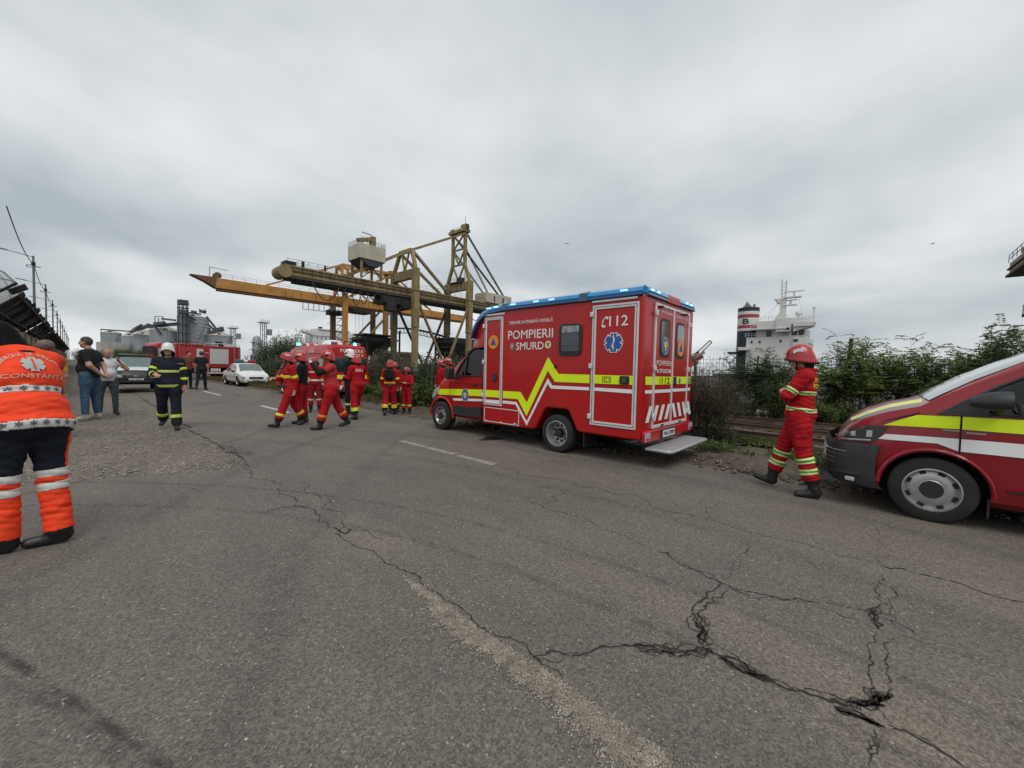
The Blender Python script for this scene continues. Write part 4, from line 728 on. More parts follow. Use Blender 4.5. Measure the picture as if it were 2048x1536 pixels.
# long thicket between the van and the ambulance
random.seed(5); nb = 0
for y in np.arange(11.0, 40, 1.15):
    x = 10.6+random.gauss(0, .35); s = random.uniform(.86, 1.1)
    if nb % 3 == 1: x += .9; s *= 1.12
    plant('thicket_bush', bush[nb % 3], (x, y+random.gauss(0, .2), 0), random.uniform(0, 6.28), s, 'dark dense bush in the long thicket behind the wire fence', 'bush', 'bushes of the roadside thicket', (lf_dark, lf_olive, lf_olive)[nb % 3]); nb += 1
for y in np.arange(9.3, 24, 1.0):
    plant('verge_bush', lowb[nb % 2], (8.9+random.gauss(0, .18)+(.25 if y > 14 else 0), y, 0), random.uniform(0, 6.28), random.uniform(.75, 1.0), 'bright green low bush along the front of the thicket', 'bush', 'low green bushes by the verge', (lf_light, lf_mid)[nb % 2]); nb += 1
for k, (px, d, s, lab) in enumerate(((556, 38, .92, 'dark ragged tree behind the police car'), (585, 40, .98, 'dark tree with bare twigs beside the ambulance van'), (533, 44, .86, 'dark tree nearest the grey dust column'), (612, 46, .85, 'dark tree just left of the van beacon'), (690, 52, .62, 'dark low tree crown seen over the ambulance van roof'), (600, 60, .9, 'dark tree farther back behind the van'))):
    plant('dark_tree', bigt[k % 2], tuple(far(px, d)), random.uniform(0, 6.28), s, lab, 'tree', 'dark trees beyond the police car')
for k, px in enumerate(range(245, 305, 9)): plant('far_bush', bush[k % 3], tuple(far(px, 120)), random.uniform(0, 6), 2.2+random.random()*.5, 'green bush at the foot of the silos above the grey car', 'bush', 'bushes below the silos', lf_mid)
for k, px in enumerate((160, 172, 184, 196, 320, 335, 350)): plant('far_bush', bush[k % 3], tuple(far(px, 150)), random.uniform(0, 6), 2.3+random.random()*.5, 'hazy dark bush on the skyline left of the silos' if px < 250 else 'dark bush behind the fire engine cab', 'bush', 'bushes on the skyline' if px < 250 else 'bushes behind the fire engine', lf_dark)
for k, (px, d, s) in enumerate(((480, 60, 1.1), (495, 58, 1.0), (512, 62, 1.1), (470, 64, 1.2))): plant('far_bush', bush[k % 3], tuple(far(px, d)), random.uniform(0, 6), s, 'olive bush behind the police car roof', 'bush', 'bushes behind the police car', lf_olive)
# weeds under the left wall
for k in range(24):
    y = 14+k*1.1; plant('wall_weed', weed[k % 2], (-1.55+random.gauss(0, .18), y, 0), random.uniform(0, 6.28), random.uniform(.9, 1.5), 'tall purple-grey weed at the foot of the concrete wall', 'weed', 'weeds along the concrete wall', lf_purple if k % 3 else lf_olive)
# grass: uncountable
def grass(name, pts, h, m, label, w=.008):
    n = len(pts); P = np.array(pts); D = np.stack([rng.normal(0, .35, n), rng.normal(0, .35, n), np.ones(n)], 1); V, Fc = leaves(P, D, h, w, .15)
    o = obj(name, np_mesh(name, V, Fc, m)); return tag(o, label, 'grass', None, 'stuff')
def scat(n, x0, x1, y0, y1, z=0.0, cl=.5):
    out = []
    while len(out) < n:
        x, y = random.uniform(x0, x1), random.uniform(y0, y1)
        if nz(x*.8, y*.8, 12)+random.gauss(0, .25) > cl-.5: out.append((x, y, z))
    return out
grass('verge_grass', scat(15000, 7.9, 10.4, -6, 14, .02, .85), .15, lf_olive, 'ragged green grass on the verge beside the rails', .012)
grass('verge_weeds', [p for p in scat(6000, 8.2, 10.3, -3.5, 3.2, .05, .75)], .10, lf_mid, 'low green ground cover in front of the van', .06)
grass('dry_verge_grass', scat(16000, 7.4, 10, 14, 45, .02, .4), .34, lf_dry, 'dry yellow grass beside the road past the van', .016)
grass('wall_grass', scat(9000, -1.7, -.5, 10, 32, -.02, .5), .34, lf_mid, 'green grass along the foot of the concrete wall', .014)
grass('track_weeds', scat(9000, 10, 15, -6, 12, .05, .75), .13, lf_olive, 'sparse weeds between the railway sleepers', .02)
grass('far_scrub', scat(14000, 14.2, 22, -8, 40, .0, .6), .40, lf_olive, 'olive scrub beyond the mesh fence', .03)
# ================================================================== FENCES, WALL, LAMPS
rustpost = mat('rusty_post', (.085, .065, .05), .8, var=.35, scale=5); wirem = mat('dark_wire', (.055, .055, .055), .6, .4); woodp = mat('dark_timber_post', (.035, .028, .022), .9, var=.4, scale=6, bump=.5)
# wire fence with angled arms along the verge
T = empty('wire_fence', (9.9, 0, 0), 0, 'rusty wire fence with angled arm posts along the overgrown verge', 'fence'); ys = [3.1, 13.6, 15.75, 17.9, 20.2, 22.6, 25, 27.5, 30, 32.2, 34, 36, 38.2, 40.5]
ys = [3.1, 5.6, 8.2, 10.9]+ys[1:]
for i, y in enumerate(ys):
    ln = random.gauss(0, .05); p = (0+ln, y, 1.8)
    po = part(T, 'post', rustpost, lambda b: b.beam((0, y, -.1), p, .055, .055))
    for s in ((-1,) if i == 0 else (-1, 1)): part(T, 'post_arm', rustpost, lambda b: b.beam(p, (ln+s*.05, y-s*.34 if i else y+.28, 2.18), .05, .04))
for z in (.4, .8, 1.2, 1.65): part(T, 'wire', wirem, lambda b: [b.tube(cat((0, a, z), (0, c, z+random.gauss(0, .03)), .03, 5), .0035, 4) for a, c in zip(ys[:-1], ys[1:])])
# welded mesh fence beyond the tracks
T = empty('mesh_fence', (16.5, 0, 0), 0, 'rusty welded mesh fence with thick dark posts beyond the tracks', 'fence'); y0 = -9.6
posts = [(-9.4, 2.2), (-6.9, 2.3), (-4.4, 2.25), (-1.9, 2.2), (.58, 2.72), (3.1, 2.2), (5.6, 2.2), (8.1, 2.2), (10.6, 2.2), (13.1, 2.2)]
for y, h_ in posts:
    part(T, 'post', woodp, lambda b: b.tube([(0, y, -.1), (.02, y+.01, h_*.5), (-.02, y-.03, h_*.8), (.0, y-.05, h_)], [.075, .07, .065, .06] if h_ > 2.5 else [.035]*4, 7))
for (a, _), (c, _) in zip(posts[:-1], posts[1:]):
    b = MB()
    for y in np.arange(a+.06, c, .115): b.beam((-.03, y, .05), (-.03+random.gauss(0, .012), y+random.gauss(0, .012), 2.14), .009)
    for z in np.arange(.10, 2.16, .165): b.beam((-.035, a, z), (-.035, c, z+random.gauss(0, .01)), .009)
    o = b.build('mesh_panel', wirem, T); o['kind'] = 'stuff'
# pale kerb strip, low wall and coal heap beyond
T = empty('low_wall', (22, 0, 0), 0, 'long low grey concrete wall beyond the mesh fence', 'wall')
for i in range(26): part(T, 'wall_panel', mat('low_wall_grey', (.20, .18, .175), .9, var=.2, scale=.8, bump=.3), lambda b: b.box((random.gauss(0, .015), -14+i*2.52, .65), (.16, 2.48, 1.3)), .01)
k = MB(); k.bb(17.6, 18.6, -20, 60, -.02, .10); tag(k.build('service_path', mat('path_concrete', (.34, .31, .27), .85, var=.25, scale=1.5)), kind='structure')
rows = []
for y in np.arange(-25, 60, 1.0):
    rows.append([(x, y, max(-.05, (1.05+.3*nz(x*.2, y*.15, 3)+.2*nz(x, y, 5))*math.exp(-((x-30)/3.6)**2)*1.25-.1)) for x in np.arange(23, 38, .6)])
k = MB(); k.grid(rows); tag(k.build('coal_heap', mat('coal', (.022, .020, .021), .9, var=.4, scale=3, bump=1.0, bscale=8), smooth=70), 'long black coal heap behind the low wall', 'coal', None, 'stuff')
T = empty('quay_railing', (60, 0, 0), 0, 'pale railing on a distant quay wall behind the mesh fence', 'railing'); part(T, 'rail', mat('pale_rail', (.22, .22, .22), .6), lambda b: (b.beam((0, -30, 1.95), (0, 60, 1.95), .08), b.beam((0, -30, 1.5), (0, 60, 1.5), .06))); o = part(T, 'baluster', mat('pale_rail', (.22, .22, .22)), lambda b: [b.beam((0, y, .5), (0, y, 1.95), .07) for y in np.arange(-30, 60, 1.5)]); o['kind'] = 'stuff'; part(T, 'plinth', mat('low_wall_grey', (.2, .18, .175)), lambda b: b.bb(-.5, .5, -30, 60, 0, .9))
# wrecked red and white boards caught on the mesh fence
T = empty('broken_barrier', (15.9, 4.95, 0), 0, 'broken red and white barrier boards leaning over the mesh fence beside the ambulance', 'barrier'); bred = mat('faded_barrier_red', (.35, .075, .06), .7, var=.2, scale=6); bwh = mat('faded_barrier_white', (.50, .44, .40), .7, var=.15, scale=6)
part(T, 'post', rustpost, lambda b: b.beam((0, .25, 0), (0, .25, 2.0), .07))
for i, (a, z0, l, w, m) in enumerate(((38, 1.90, .95, .16, bred), (36, 2.02, 1.02, .10, bwh), (42, 2.06, .85, .09, bred), (46, 2.02, .72, .10, bwh), (34, 1.78, .80, .14, bred), (50, 1.85, .55, .08, bwh))):
    c, s = math.cos(R_(a)), math.sin(R_(a)); part(T, 'board', m, lambda b: b.beam((-.05*i, .55, z0-.15), (-.05*i, .55-l*c, z0-.15+l*s*.75), .03, w))
part(T, 'bracket_frame', bwh, lambda b: (b.beam((-.1, .0, 2.3), (-.1, -.45, 2.75), .03, .05), b.beam((-.1, -.12, 2.25), (-.1, -.52, 2.68), .03, .05), b.beam((-.1, -.45, 2.75), (-.1, -.52, 2.68), .03, .05)))
# ------------------------------------------------------------------ concrete wall on the left with sheet canopy
wallc = mat('stained_concrete', (.30, .245, .195), .9, var=.25, scale=1.2, stretch=(1, 1, .25), dirt=.7, dcol=(.12, .085, .06), dscale=1.5, bump=.3, bscale=12)
T = empty('concrete_wall', (-2.1, 0, 0), 0, 'stained concrete panel wall along the left side of the lot', 'wall')
me = None
for i in range(70):
    if me is None: k = MB(); k.box((0, 0, 1.47), (.2, 1.96, 2.98)); me = k.mesh('wall_panel', wallc)
    o = obj('wall_panel', me, T, (random.gauss(0, .012), 14+i*2.0, random.gauss(0, .03)), (0, 0, random.gauss(0, .006))); 
    if i < 30: bev(o, .015, 1)
for i in range(35): part(T, 'pilaster', wallc, lambda b: b.box((.05, 15+i*4.0, 1.46), (.28, .22, 2.96)))
T = empty('sheet_canopy', (-2.1, 0, 0), 0, 'long dark canopy of old corrugated sheets leaning out over the concrete wall', 'canopy'); shm = [mat('tarred_sheet', (.020, .018, .017), .8, var=.5, scale=2.5, stretch=(3, 1, 3)), mat('tarred_sheet_brown', (.036, .029, .025), .85, var=.5, scale=2.5), mat('tarred_sheet_grey', (.055, .055, .057), .7, var=.4, scale=2)]
sheet_me = []
for v in range(3):
    rows = []
    for t in np.linspace(0, 1, 8): rows.append([(-.45+1.22*t, y, -.30+1.28*t+.045*math.sin(y*2*math.pi/.16)+.05*math.sin(t*3+v)) for y in np.linspace(-.62, .62, 33)])
    k = MB(); k.grid(rows); mm_ = k.mesh('sheet', shm[v], recalc=False); sheet_me.append(mm_)
for i in range(120):
    y = 23.8+i*.98; v = random.choice((0, 0, 0, 1, 1, 2)) if i > 1 else 2
    o = obj('sheet', sheet_me[v], T, (random.gauss(0, .03), y, 3.02+random.gauss(0, .03)), (random.gauss(0, .015), random.gauss(0, .02), random.gauss(0, .015)))
for i in range(16):
    y = 24+i*1.9+random.random(); t = random.uniform(.2, .8); part(T, 'loose_batten', mat('grey_batten', (.20, .20, .20), .8, var=.3), lambda b: b.beam((-.45+1.22*t+.03, y, 2.65+1.28*t), (-.45+1.22*(t+.22)+.03, y+random.uniform(-.3, .3), 2.65+1.28*(t+.22)), .07, .03))
[part(T, 'rafter', woodp, lambda b: b.beam((-.4, 23.5+i*4, 2.60), (.75, 23.5+i*4, 3.82), .08, .12)) for i in range(20)]; part(T, 'purlin', woodp, lambda b: (b.beam((.70, 23.3, 3.78), (.70, 150, 3.78), .08, .08), b.beam((.15, 23.3, 3.2), (.15, 150, 3.2), .08, .08)))
part(T, 'tilted_sheet', mat('tarred_sheet_grey', (.055, .055, .057)), lambda b: (b.box((.62, 23.9, 4.12), (.5, 1.6, .03), Matrix.Rotation(-.6, 3, 'Y')), b.box((.3, 23.4, 4.0), (.9, .5, .03), Matrix.Rotation(-.75, 3, 'Y'))))
# ribbed silver tank roof behind the wall
P = onx(-70, 640, -14); T = empty('domed_tank', (-14.0, P[1], 0), 0, 'silver ribbed dome roof rising behind the dark canopy', 'tank'); zt = onx(-40, 548, -14)[2]; r = 7.0
part(T, 'dome', mat('silver_sheet', (.52, .54, .55), .4, .4, var=.08, scale=.4), lambda b: b.lathe([(r, 0), (r, zt-7.0), (r*.97, zt-5.2), (r*.86, zt-3.2), (r*.66, zt-1.5), (r*.36, zt-.4), (0, zt)], (0, 0, 0), 'z', 40), 0, 50)
for i in range(20):
    a = 2*math.pi*i/20; part(T, 'rib', mat('rib_grey', (.25, .26, .27), .5, .3), lambda b: b.tube([(rr*math.cos(a), rr*math.sin(a), z+.05) for rr, z in ((r*1.005, 2), (r*1.005, zt-7), (r*.975, zt-5.2), (r*.865, zt-3.2), (r*.665, zt-1.5), (r*.36, zt-.4), (.2, zt))], .06, 4))
for zz_, rr in ((zt-5.2, r*.978), (zt-3.2, r*.868), (zt-1.5, r*.668)): part(T, 'hoop', mat('rib_grey', (.25, .26, .27)), lambda b: b.tube([(rr*math.cos(a), rr*math.sin(a), zz_+.04) for a in np.linspace(0, 6.283, 41)], .05, 4))
part(T, 'top_vent', darkst, lambda b: b.box((0, 0, zt+.4), (1.6, 1.6, .9)))
# street lamps behind the wall, with the sagging cable
poleg = mat('lamp_pole_grey', (.16, .165, .175), .5, .4, var=.1); proto = None; ly = [36.5, 56.5, 76.5, 96.5, 116.5, 136.5, 156.5, 180, 205, 230, 260]
words = ['nearest street lamp in view, left of the wall', 'second street lamp in view along the wall', 'third street lamp along the wall', 'fourth street lamp along the wall', 'fifth street lamp along the wall', 'sixth street lamp along the wall']
for i, y in enumerate(ly[1:]):
    if proto is None:
        proto = empty('street_lamp', (0, 0, 0)); part(proto, 'pole', poleg, lambda b: b.cyl((0, 0, 0), (0, 0, 10.8), .12, .07, 10), 0, 40); part(proto, 'arm', poleg, lambda b: b.cyl((0, 0, 10.7), (-1.5, 0, 11.0), .035, .03, 6)); part(proto, 'luminaire', poleg, lambda b: b.box((-1.9, 0, 11.07), (.9, .24, .09), Matrix.Rotation(.16, 3, 'Y')), .03)
        part(proto, 'cable_clamp', darkst, lambda b: b.box((0, 0, 10.1), (.25, .25, .3))); part(proto, 'cable_coil', darkst, lambda b: b.tube([(.42*math.cos(a), .42*math.sin(a), 9.85+.05*math.sin(2*a)) for a in np.linspace(0, 6.283, 20)], .03, 5)); o = proto
    else: o = copy_tree(proto)
    o.location = (-2.6, y, 0); lab = words[i] if i < 6 else 'small far street lamp in the row along the wall'; tag(o, lab, 'street lamp', 'street lamps along the wall')
T = empty('overhead_cable', (0, 0, 0), 0, 'black overhead cable sagging from lamp to lamp', 'cable')
for a, c in zip(ly[:-1], ly[1:]): part(T, 'cable_span', darkst, lambda b: b.tube(cat((-2.6, a, 10.1), (-2.6, c, 10.1), .55, 12), .028, 5))
for nm, px, py, d, lab in (('bird', 1134, 487, 60, 'small bird high in the sky above the ambulance'), ('bird', 1865, 487, 60, 'small bird high in the sky above the van')):
    P = CAM+ray(px, py)*d; T = empty(nm, tuple(P), random.uniform(0, 6), lab, 'bird', 'birds in the sky'); part(T, 'body', darkst, lambda b: b.lathe([(0, -.22), (.05, -.1), (.06, .05), (.03, .18), (0, .24)], (0, 0, 0), 'y', 8), 0, 60); part(T, 'wing', darkst, lambda b: b.prism([(0, -.06), (.28, .02), (.5, -.08), (.28, .12), (0, .1)], 'z', 0, .015)); part(T, 'wing', darkst, lambda b: b.prism([(0, -.06), (-.28, .02), (-.5, -.08), (-.28, .12), (0, .1)], 'z', 0, .015))
# ================================================================== VEHICLES
redp = mat('fire_red_paint', (0.43, 0.008, 0.010), 0.30, spec=0.35, coat=0.22, var=0.10, scale=1.5, dirt=0.22, dcol=(0.20, 0.06, 0.045), dscale=2.5)
darkred = mat('dark_red_paint', (0.25, 0.007, 0.015), 0.28, spec=0.4, coat=0.35, var=0.08, scale=1.5, dirt=0.2, dcol=(0.15, 0.05, 0.045), dscale=2.5)
whitep = mat('white_paint', (0.72, 0.72, 0.72), 0.35, coat=0.4, var=0.05, dirt=0.25, dcol=(0.42, 0.39, 0.35), dscale=2)
alum = mat('white_aluminium', (0.66, 0.66, 0.67), 0.4, 0.15, dirt=0.3, dcol=(0.35, 0.33, 0.31), dscale=6)
grey_al = mat('grey_aluminium', (0.42, 0.43, 0.44), 0.4, 0.5, var=0.1)
blackpl = mat('black_plastic', (0.016, 0.017, 0.019), 0.55, var=0.25, scale=20)
greypl = mat('charcoal_plastic', (0.022, 0.024, 0.027), 0.55, var=0.2, scale=10, dirt=0.3, dcol=(0.06, 0.055, 0.05), dscale=3)
rubber = mat('tyre_rubber', (0.014, 0.0135, 0.013), 0.8, var=0.3, scale=12, dirt=0.4, dcol=(0.04, 0.036, 0.03), dscale=4)
steel = mat('wheel_steel', (0.46, 0.46, 0.46), 0.35, 0.7, var=0.12, scale=8, dirt=0.5, dcol=(0.20, 0.17, 0.14), dscale=9)
voidm = mat('underbody_black', (0.010, 0.010, 0.010), 0.9)
yelref = mat('yellow_reflective', (0.72, 0.90, 0.008), 0.45, var=0.04, scale=3)
whiteref = mat('white_reflective', (0.80, 0.80, 0.81), 0.4, var=0.04)
whitetx = mat('white_lettering', (0.76, 0.75, 0.74), 0.45)
blacktx = mat('black_lettering', (0.02, 0.02, 0.02), 0.5)
orangem = mat('emblem_orange', (0.80, 0.26, 0.02), 0.5); bluem = mat('emblem_blue', (0.02, 0.10, 0.36), 0.5); goldm = mat('emblem_gold', (0.68, 0.50, 0.05), 0.5); greyem = mat('emblem_grey', (0.25, 0.30, 0.36), 0.5)
bluelens = mat('blue_lens', (0.03, 0.26, 0.60), 0.12, coat=0.8, var=0.15, scale=4)
bluedark = mat('blue_lens_base', (0.012, 0.07, 0.16), 0.2, coat=0.6)
led = mat('blue_lamp_lit', (0.6, 0.85, 1.0), 0.3, emit=(0.35, 0.75, 1.0), estr=1.0)
cyanled = mat('cyan_beacon_lit', (0.2, 0.8, 0.9), 0.3, emit=(0.10, 0.75, 0.85), estr=2.2)
redlens = mat('red_lens', (0.42, 0.012, 0.012), 0.2, coat=0.5); amberlens = mat('amber_lens', (0.7, 0.2, 0.01), 0.2, coat=0.5)
lampglass = mat('headlamp_glass', (0.55, 0.58, 0.60), 0.08, 0.35, coat=0.8); chrome = mat('chrome', (0.65, 0.66, 0.67), 0.12, 0.95)
darkglass = mat('dark_glass', (0.018, 0.024, 0.026), 0.05, coat=0.9, spec=0.8)
interior = mat('vehicle_interior', (0.03, 0.03, 0.032), 0.8, var=0.3)
platem = mat('number_plate', (0.66, 0.67, 0.68), 0.4)
def glass_mat(name, tint, gl=0.02):
    m = bpy.data.materials.new(name); MATS[name] = m; m.use_nodes = True; t = m.node_tree; t.nodes.clear(); N = t.nodes.new; L = t.links.new
    tr = N('ShaderNodeBsdfTransparent'); tr.inputs[0].default_value = (*tint, 1); g = N('ShaderNodeBsdfGlossy'); g.inputs['Roughness'].default_value = gl
    f = N('ShaderNodeFresnel'); f.inputs[0].default_value = 1.55; mx = N('ShaderNodeMixShader'); o = N('ShaderNodeOutputMaterial')
    L(f.outputs[0], mx.inputs[0]); L(tr.outputs[0], mx.inputs[1]); L(g.outputs[0], mx.inputs[2]); L(mx.outputs[0], o.inputs[0]); return m
tintglass = glass_mat('tinted_glass', (0.42, 0.47, 0.46)); privglass = glass_mat('privacy_glass', (0.16, 0.19, 0.19)); clearglass = glass_mat('clear_glass', (0.80, 0.84, 0.84))
def sec(zlo, zb, zt, wl, wb, wt, crown=0.03):
    lp = lambda a, b, t: a+(b-a)*t
    return [(wl*0.9, zlo), (wl, zlo+0.07), (wb, lp(zlo, zb, 0.5)), (wb, zb), (lp(wb, wt, 0.5)+0.012, lp(zb, zt, 0.5)), (lp(wb, wt, 0.9), lp(zb, zt, 0.9)), (wt-0.045, zt-0.012), (wt*0.6, zt+crown*0.65), (0.0, zt+crown)]
def shell(stations, m, xc=0.0):
    b = MB(); rows = []
    for y, s in stations:
        rows.append([(xc+x, y, z) for x, z in s]+[(xc-x, y, z) for x, z in reversed(s[:-1])])
    b.grid(rows, closed=True); n = len(rows[0])
    b.f.append(tuple(range(n))); b.m.append(0); b.f.append(tuple(range((len(rows)-1)*n, len(rows)*n))[::-1]); b.m.append(0)
    return b.mesh('body', m)
def cut_mesh(me, cutters):
    """subtract closed cutters (MB, material) from a closed mesh; the cut faces take the cutter's material"""
    o = bpy.data.objects.new('tmp', me); COL.objects.link(o); tmp = []
    for mb, m in cutters:
        c = obj('tmpc', mb.mesh('tmpc', m)); tmp.append(c); md = o.modifiers.new('b', 'BOOLEAN'); md.operation = 'DIFFERENCE'; md.solver = 'EXACT'; md.object = c; md.material_mode = 'TRANSFER'
    bpy.context.view_layer.update(); dg = bpy.context.evaluated_depsgraph_get()
    out = bpy.data.meshes.new_from_object(o.evaluated_get(dg)); bpy.data.objects.remove(o)
    for c in tmp: bpy.data.objects.remove(c)
    return out
def rrect(cx, cz, w, h, r, n=5):
    pts = []
    for sx, sz, a0 in ((1, 1, 0), (-1, 1, 90), (-1, -1, 180), (1, -1, 270)):
        for i in range(n):
            a = R_(a0+90*i/(n-1)); pts.append((cx+sx*(w/2-r)+r*math.cos(a), cz+sz*(h/2-r)+r*math.sin(a)))
    return pts
def circ(cx, cz, rx, rz=None, n=24): return [(cx+rx*math.cos(2*math.pi*i/n), cz+(rz or rx)*math.sin(2*math.pi*i/n)) for i in range(n)]
def plate(name, poly, axis, a, th, m, parent, bevel=0):
    b = MB(); b.prism(poly, axis, a, a+th); return b.build(name, m, parent, bevel=bevel)
def wheel(parent, x, y, r, w, side, style='steel', rim_r=None, z=None):
    """side = -1: outer face towards -x"""
    z = r if z is None else z; rr = rim_r or r*0.60; s = side; c = (x, y, z)
    t = MB(); pr = [(rr, -w*0.42), (rr*1.04, -w*0.5), (r*0.93, -w*0.5), (r*0.985, -w*0.43), (r, -w*0.30), (r, -w*0.06), (r*0.985, -w*0.05), (r*0.985, w*0.05), (r, w*0.06), (r, w*0.3), (r*0.985, w*0.43), (r*0.93, w*0.5), (rr*1.04, w*0.5), (rr, w*0.42)]
    t.lathe([(a, b*s) for a, b in pr], (0, 0, 0), 'x', 36); wh = t.build('wheel', rubber, parent, smooth=40, loc=c)
    o = s*w*0.5; d = MB()
    if style == 'dual': prof = [(rr*1.03, o*0.98), (rr*0.97, o*1.0), (rr*0.93, o*0.7), (rr*0.88, o*0.1), (rr*0.80, -o*0.35), (rr*0.42, -o*0.40), (rr*0.38, -o*0.1)]
    else: prof = [(rr*1.03, o*0.98), (rr*0.97, o*1.0), (rr*0.93, o*0.72), (rr*0.86, o*0.55), (rr*0.70, o*0.72), (rr*0.45, o*0.70), (rr*0.36, o*0.86), (0.0, o*0.86)]
    d.lathe(prof, (0, 0, 0), 'x', 36); d.build('rim', steel, wh, smooth=30)
    near = parent.name.startswith(('ambulance', 'rescue')) and not parent.name.startswith('ambulance_van'); hm = MB(); k = {'dual': 9, 'steel': 9, 't6': 8, 'car': 7}[style]; fr = 0.62 if style == 'dual' else 0.77
    for i in range(k):
        a = 2*math.pi*(i+0.5)/k; u, v = rr*fr*math.cos(a), rr*fr*math.sin(a); e = (-o*0.30 if style == 'dual' else o*0.68)
        if style == 't6':
            u, v = rr*0.86*math.cos(a), rr*0.86*math.sin(a); hm.box((o*0.64, u, v), (0.02, rr*0.17, rr*0.24), Matrix.Rotation(a, 3, 'X'))
        else: hm.cyl((e-s*0.012, u, v), (e+s*0.012, u, v), rr*0.105, n=10)
        if near: hm.build('vent_hole', voidm, wh); hm = MB()
    if not near: hm.build('vent_hole', voidm, wh)['kind'] = 'stuff'
    h = MB()
    if style == 'dual':
        h.cyl((-o*0.4, 0, 0), (o*0.55, 0, 0), rr*0.36, rr*0.30, 20); h.cyl((o*0.55, 0, 0), (o*0.7, 0, 0), rr*0.22, rr*0.18, 16)
        for i in range(8):
            a = 2*math.pi*i/8; h.cyl((-o*0.3, rr*.36*math.cos(a), rr*.36*math.sin(a)), (o*0.05, rr*.36*math.cos(a), rr*.36*math.sin(a)), rr*0.04, n=6)
    else: h.cyl((o*0.6, 0, 0), (o*0.93, 0, 0), rr*0.44, rr*0.40, 24)
    h.build('hub', blackpl, wh, smooth=30)
    return wh
def tri_emblem(name, axis, a, th, cx, cz, r, parent, sx=1.0):
    e = plate(name, circ(cx, cz, r*sx, r), axis, a, th, orangem, parent)
    plate('triangle', [(cx-r*0.62*sx, cz-r*0.42), (cx+r*0.62*sx, cz-r*0.42), (cx, cz+r*0.62)], axis, a+th, th, bluem, e); return e
def crest(name, axis, a, th, cx, cz, r, parent, sx=1.0):
    e = plate(name, circ(cx, cz, r*sx, r), axis, a, th, greyem, parent)
    plate('crest_ring', circ(cx, cz, r*0.80*sx, r*0.80), axis, a+th, th, bluem, e)
    p = [(0, .62), (.14, .5), (.12, .36), (.46, .44), (.52, .1), (.34, -.18), (.18, -.2), (.2, -.5), (0, -.66), (-.2, -.5), (-.18, -.2), (-.34, -.18), (-.52, .1), (-.46, .44), (-.12, .36), (-.14, .5)]
    plate('crest_eagle', [(cx+x*r*sx, cz+z*r) for x, z in p], axis, a+2*th, th, goldm, e); return e
# ------------------------------------------------------------------ the box-bodied ambulance
AX, AY = 5.98, 2.67
A = empty('ambulance', (AX, AY, 0), 0, 'large red box-bodied ambulance with blue light strip round the roof and yellow zigzag stripe', 'ambulance', 'red emergency vehicles')
WB = 2.27
bx = MB(); bx.prism([(0.0, .44), (1.13, .44), (1.20, .47), (1.37, .79), (1.43, .82), (1.86, .82), (1.92, .79), (2.11, .44), (2.18, .37), (3.64, .33), (3.64, 2.76), (0.0, 2.76)], 'x', 0, WB)
box = bx.build('box_body', redp, A, bevel=0.035, seg=3)
u = MB(); u.bb(0.30, WB-0.30, 0.25, 3.7, 0.40, 0.86); u.bb(0.55, WB-0.55, 0.4, 5.3, 0.32, 0.5); u.cyl((0.2, 1.63, 0.36), (WB-0.2, 1.63, 0.36), 0.07); u.cyl((0.25, 5.15, 0.36), (WB-0.25, 5.15, 0.36), 0.05); u.bb(0.35, 0.62, 2.3, 3.3, 0.2, 0.4)
u.build('underbody', voidm, A)
# roof cap
rf = MB(); rf.bb(0.10, WB-0.10, 0.06, 3.56, 2.761, 2.86); rf.build('roof_cap', mat('roof_grey', (0.35, 0.36, 0.37), 0.5), A, bevel=0.03)
# over-cab fairing: tapers inward towards the front
fr = MB(); prof = [(3.645, 2.74), (3.84, 2.62), (4.05, 2.39), (4.24, 2.06)]; rows = []
for y, z in prof:
    t = (y-3.645)/0.6; hw = WB/2-0.02-0.20*t**1.5; r = []
    for xx, zz in ((-hw, 2.0), (-hw, max(2.02, z-0.14)), (-hw+0.05, z-0.03), (-hw+0.16, z), (hw-0.16, z), (hw-0.05, z-0.03), (hw, max(2.02, z-0.14)), (hw, 2.0)): r.append((WB/2+xx, y, zz))
    rows.append(r)
fr.grid(rows); n = 8; fr.f.append(tuple(range(3*n, 4*n))); fr.m.append(0); fr.build('cab_fairing', redp, A, smooth=40)
# cab
st = [(3.60, sec(.34, 1.36, 2.13, 1.0, 1.045, .90)), (3.95, sec(.34, 1.36, 2.13, 1.0, 1.045, .90)), (4.20, sec(.34, 1.36, 2.07, 1.0, 1.045, .90)), (4.40, sec(.34, 1.35, 1.92, 1.0, 1.04, .92)), (4.61, sec(.34, 1.34, 1.74, 1.0, 1.04, .94)), (4.80, sec(.34, 1.32, 1.57, 1.0, 1.035, .955)), (4.98, sec(.33, 1.26, 1.43, 1.0, 1.03, .955, .05)),
      (5.23, sec(.32, 1.15, 1.28, .99, 1.015, .93, .06)), (5.45, sec(.31, 1.02, 1.14, .97, .985, .88, .06)), (5.58, sec(.30, .86, .99, .94, .95, .82, .05)), (5.68, sec(.29, .70, .80, .88, .89, .74, .04)), (5.75, sec(.30, .52, .66, .72, .74, .62, .02))]
body = shell(st, redp, WB/2)
win = [(4.66, 1.36), (4.60, 1.50), (4.47, 1.69), (4.26, 1.925), (4.18, 1.965), (3.80, 2.01), (3.80, 1.37)]
cw = MB(); cw.prism(win, 'x', -0.2, WB+0.2); aw = MB(); aw.cyl((-0.1, 5.17, .36), (0.42, 5.17, .36), .425, n=28); aw2 = MB(); aw2.cyl((WB-0.42, 5.17, .36), (WB+.1, 5.17, .36), .425, n=28)
body = cut_mesh(body, [(cw, interior), (aw, voidm), (aw2, voidm)])
cabo = obj('cab', body, A); shade(body, 32)
sx = WB/2-1.045
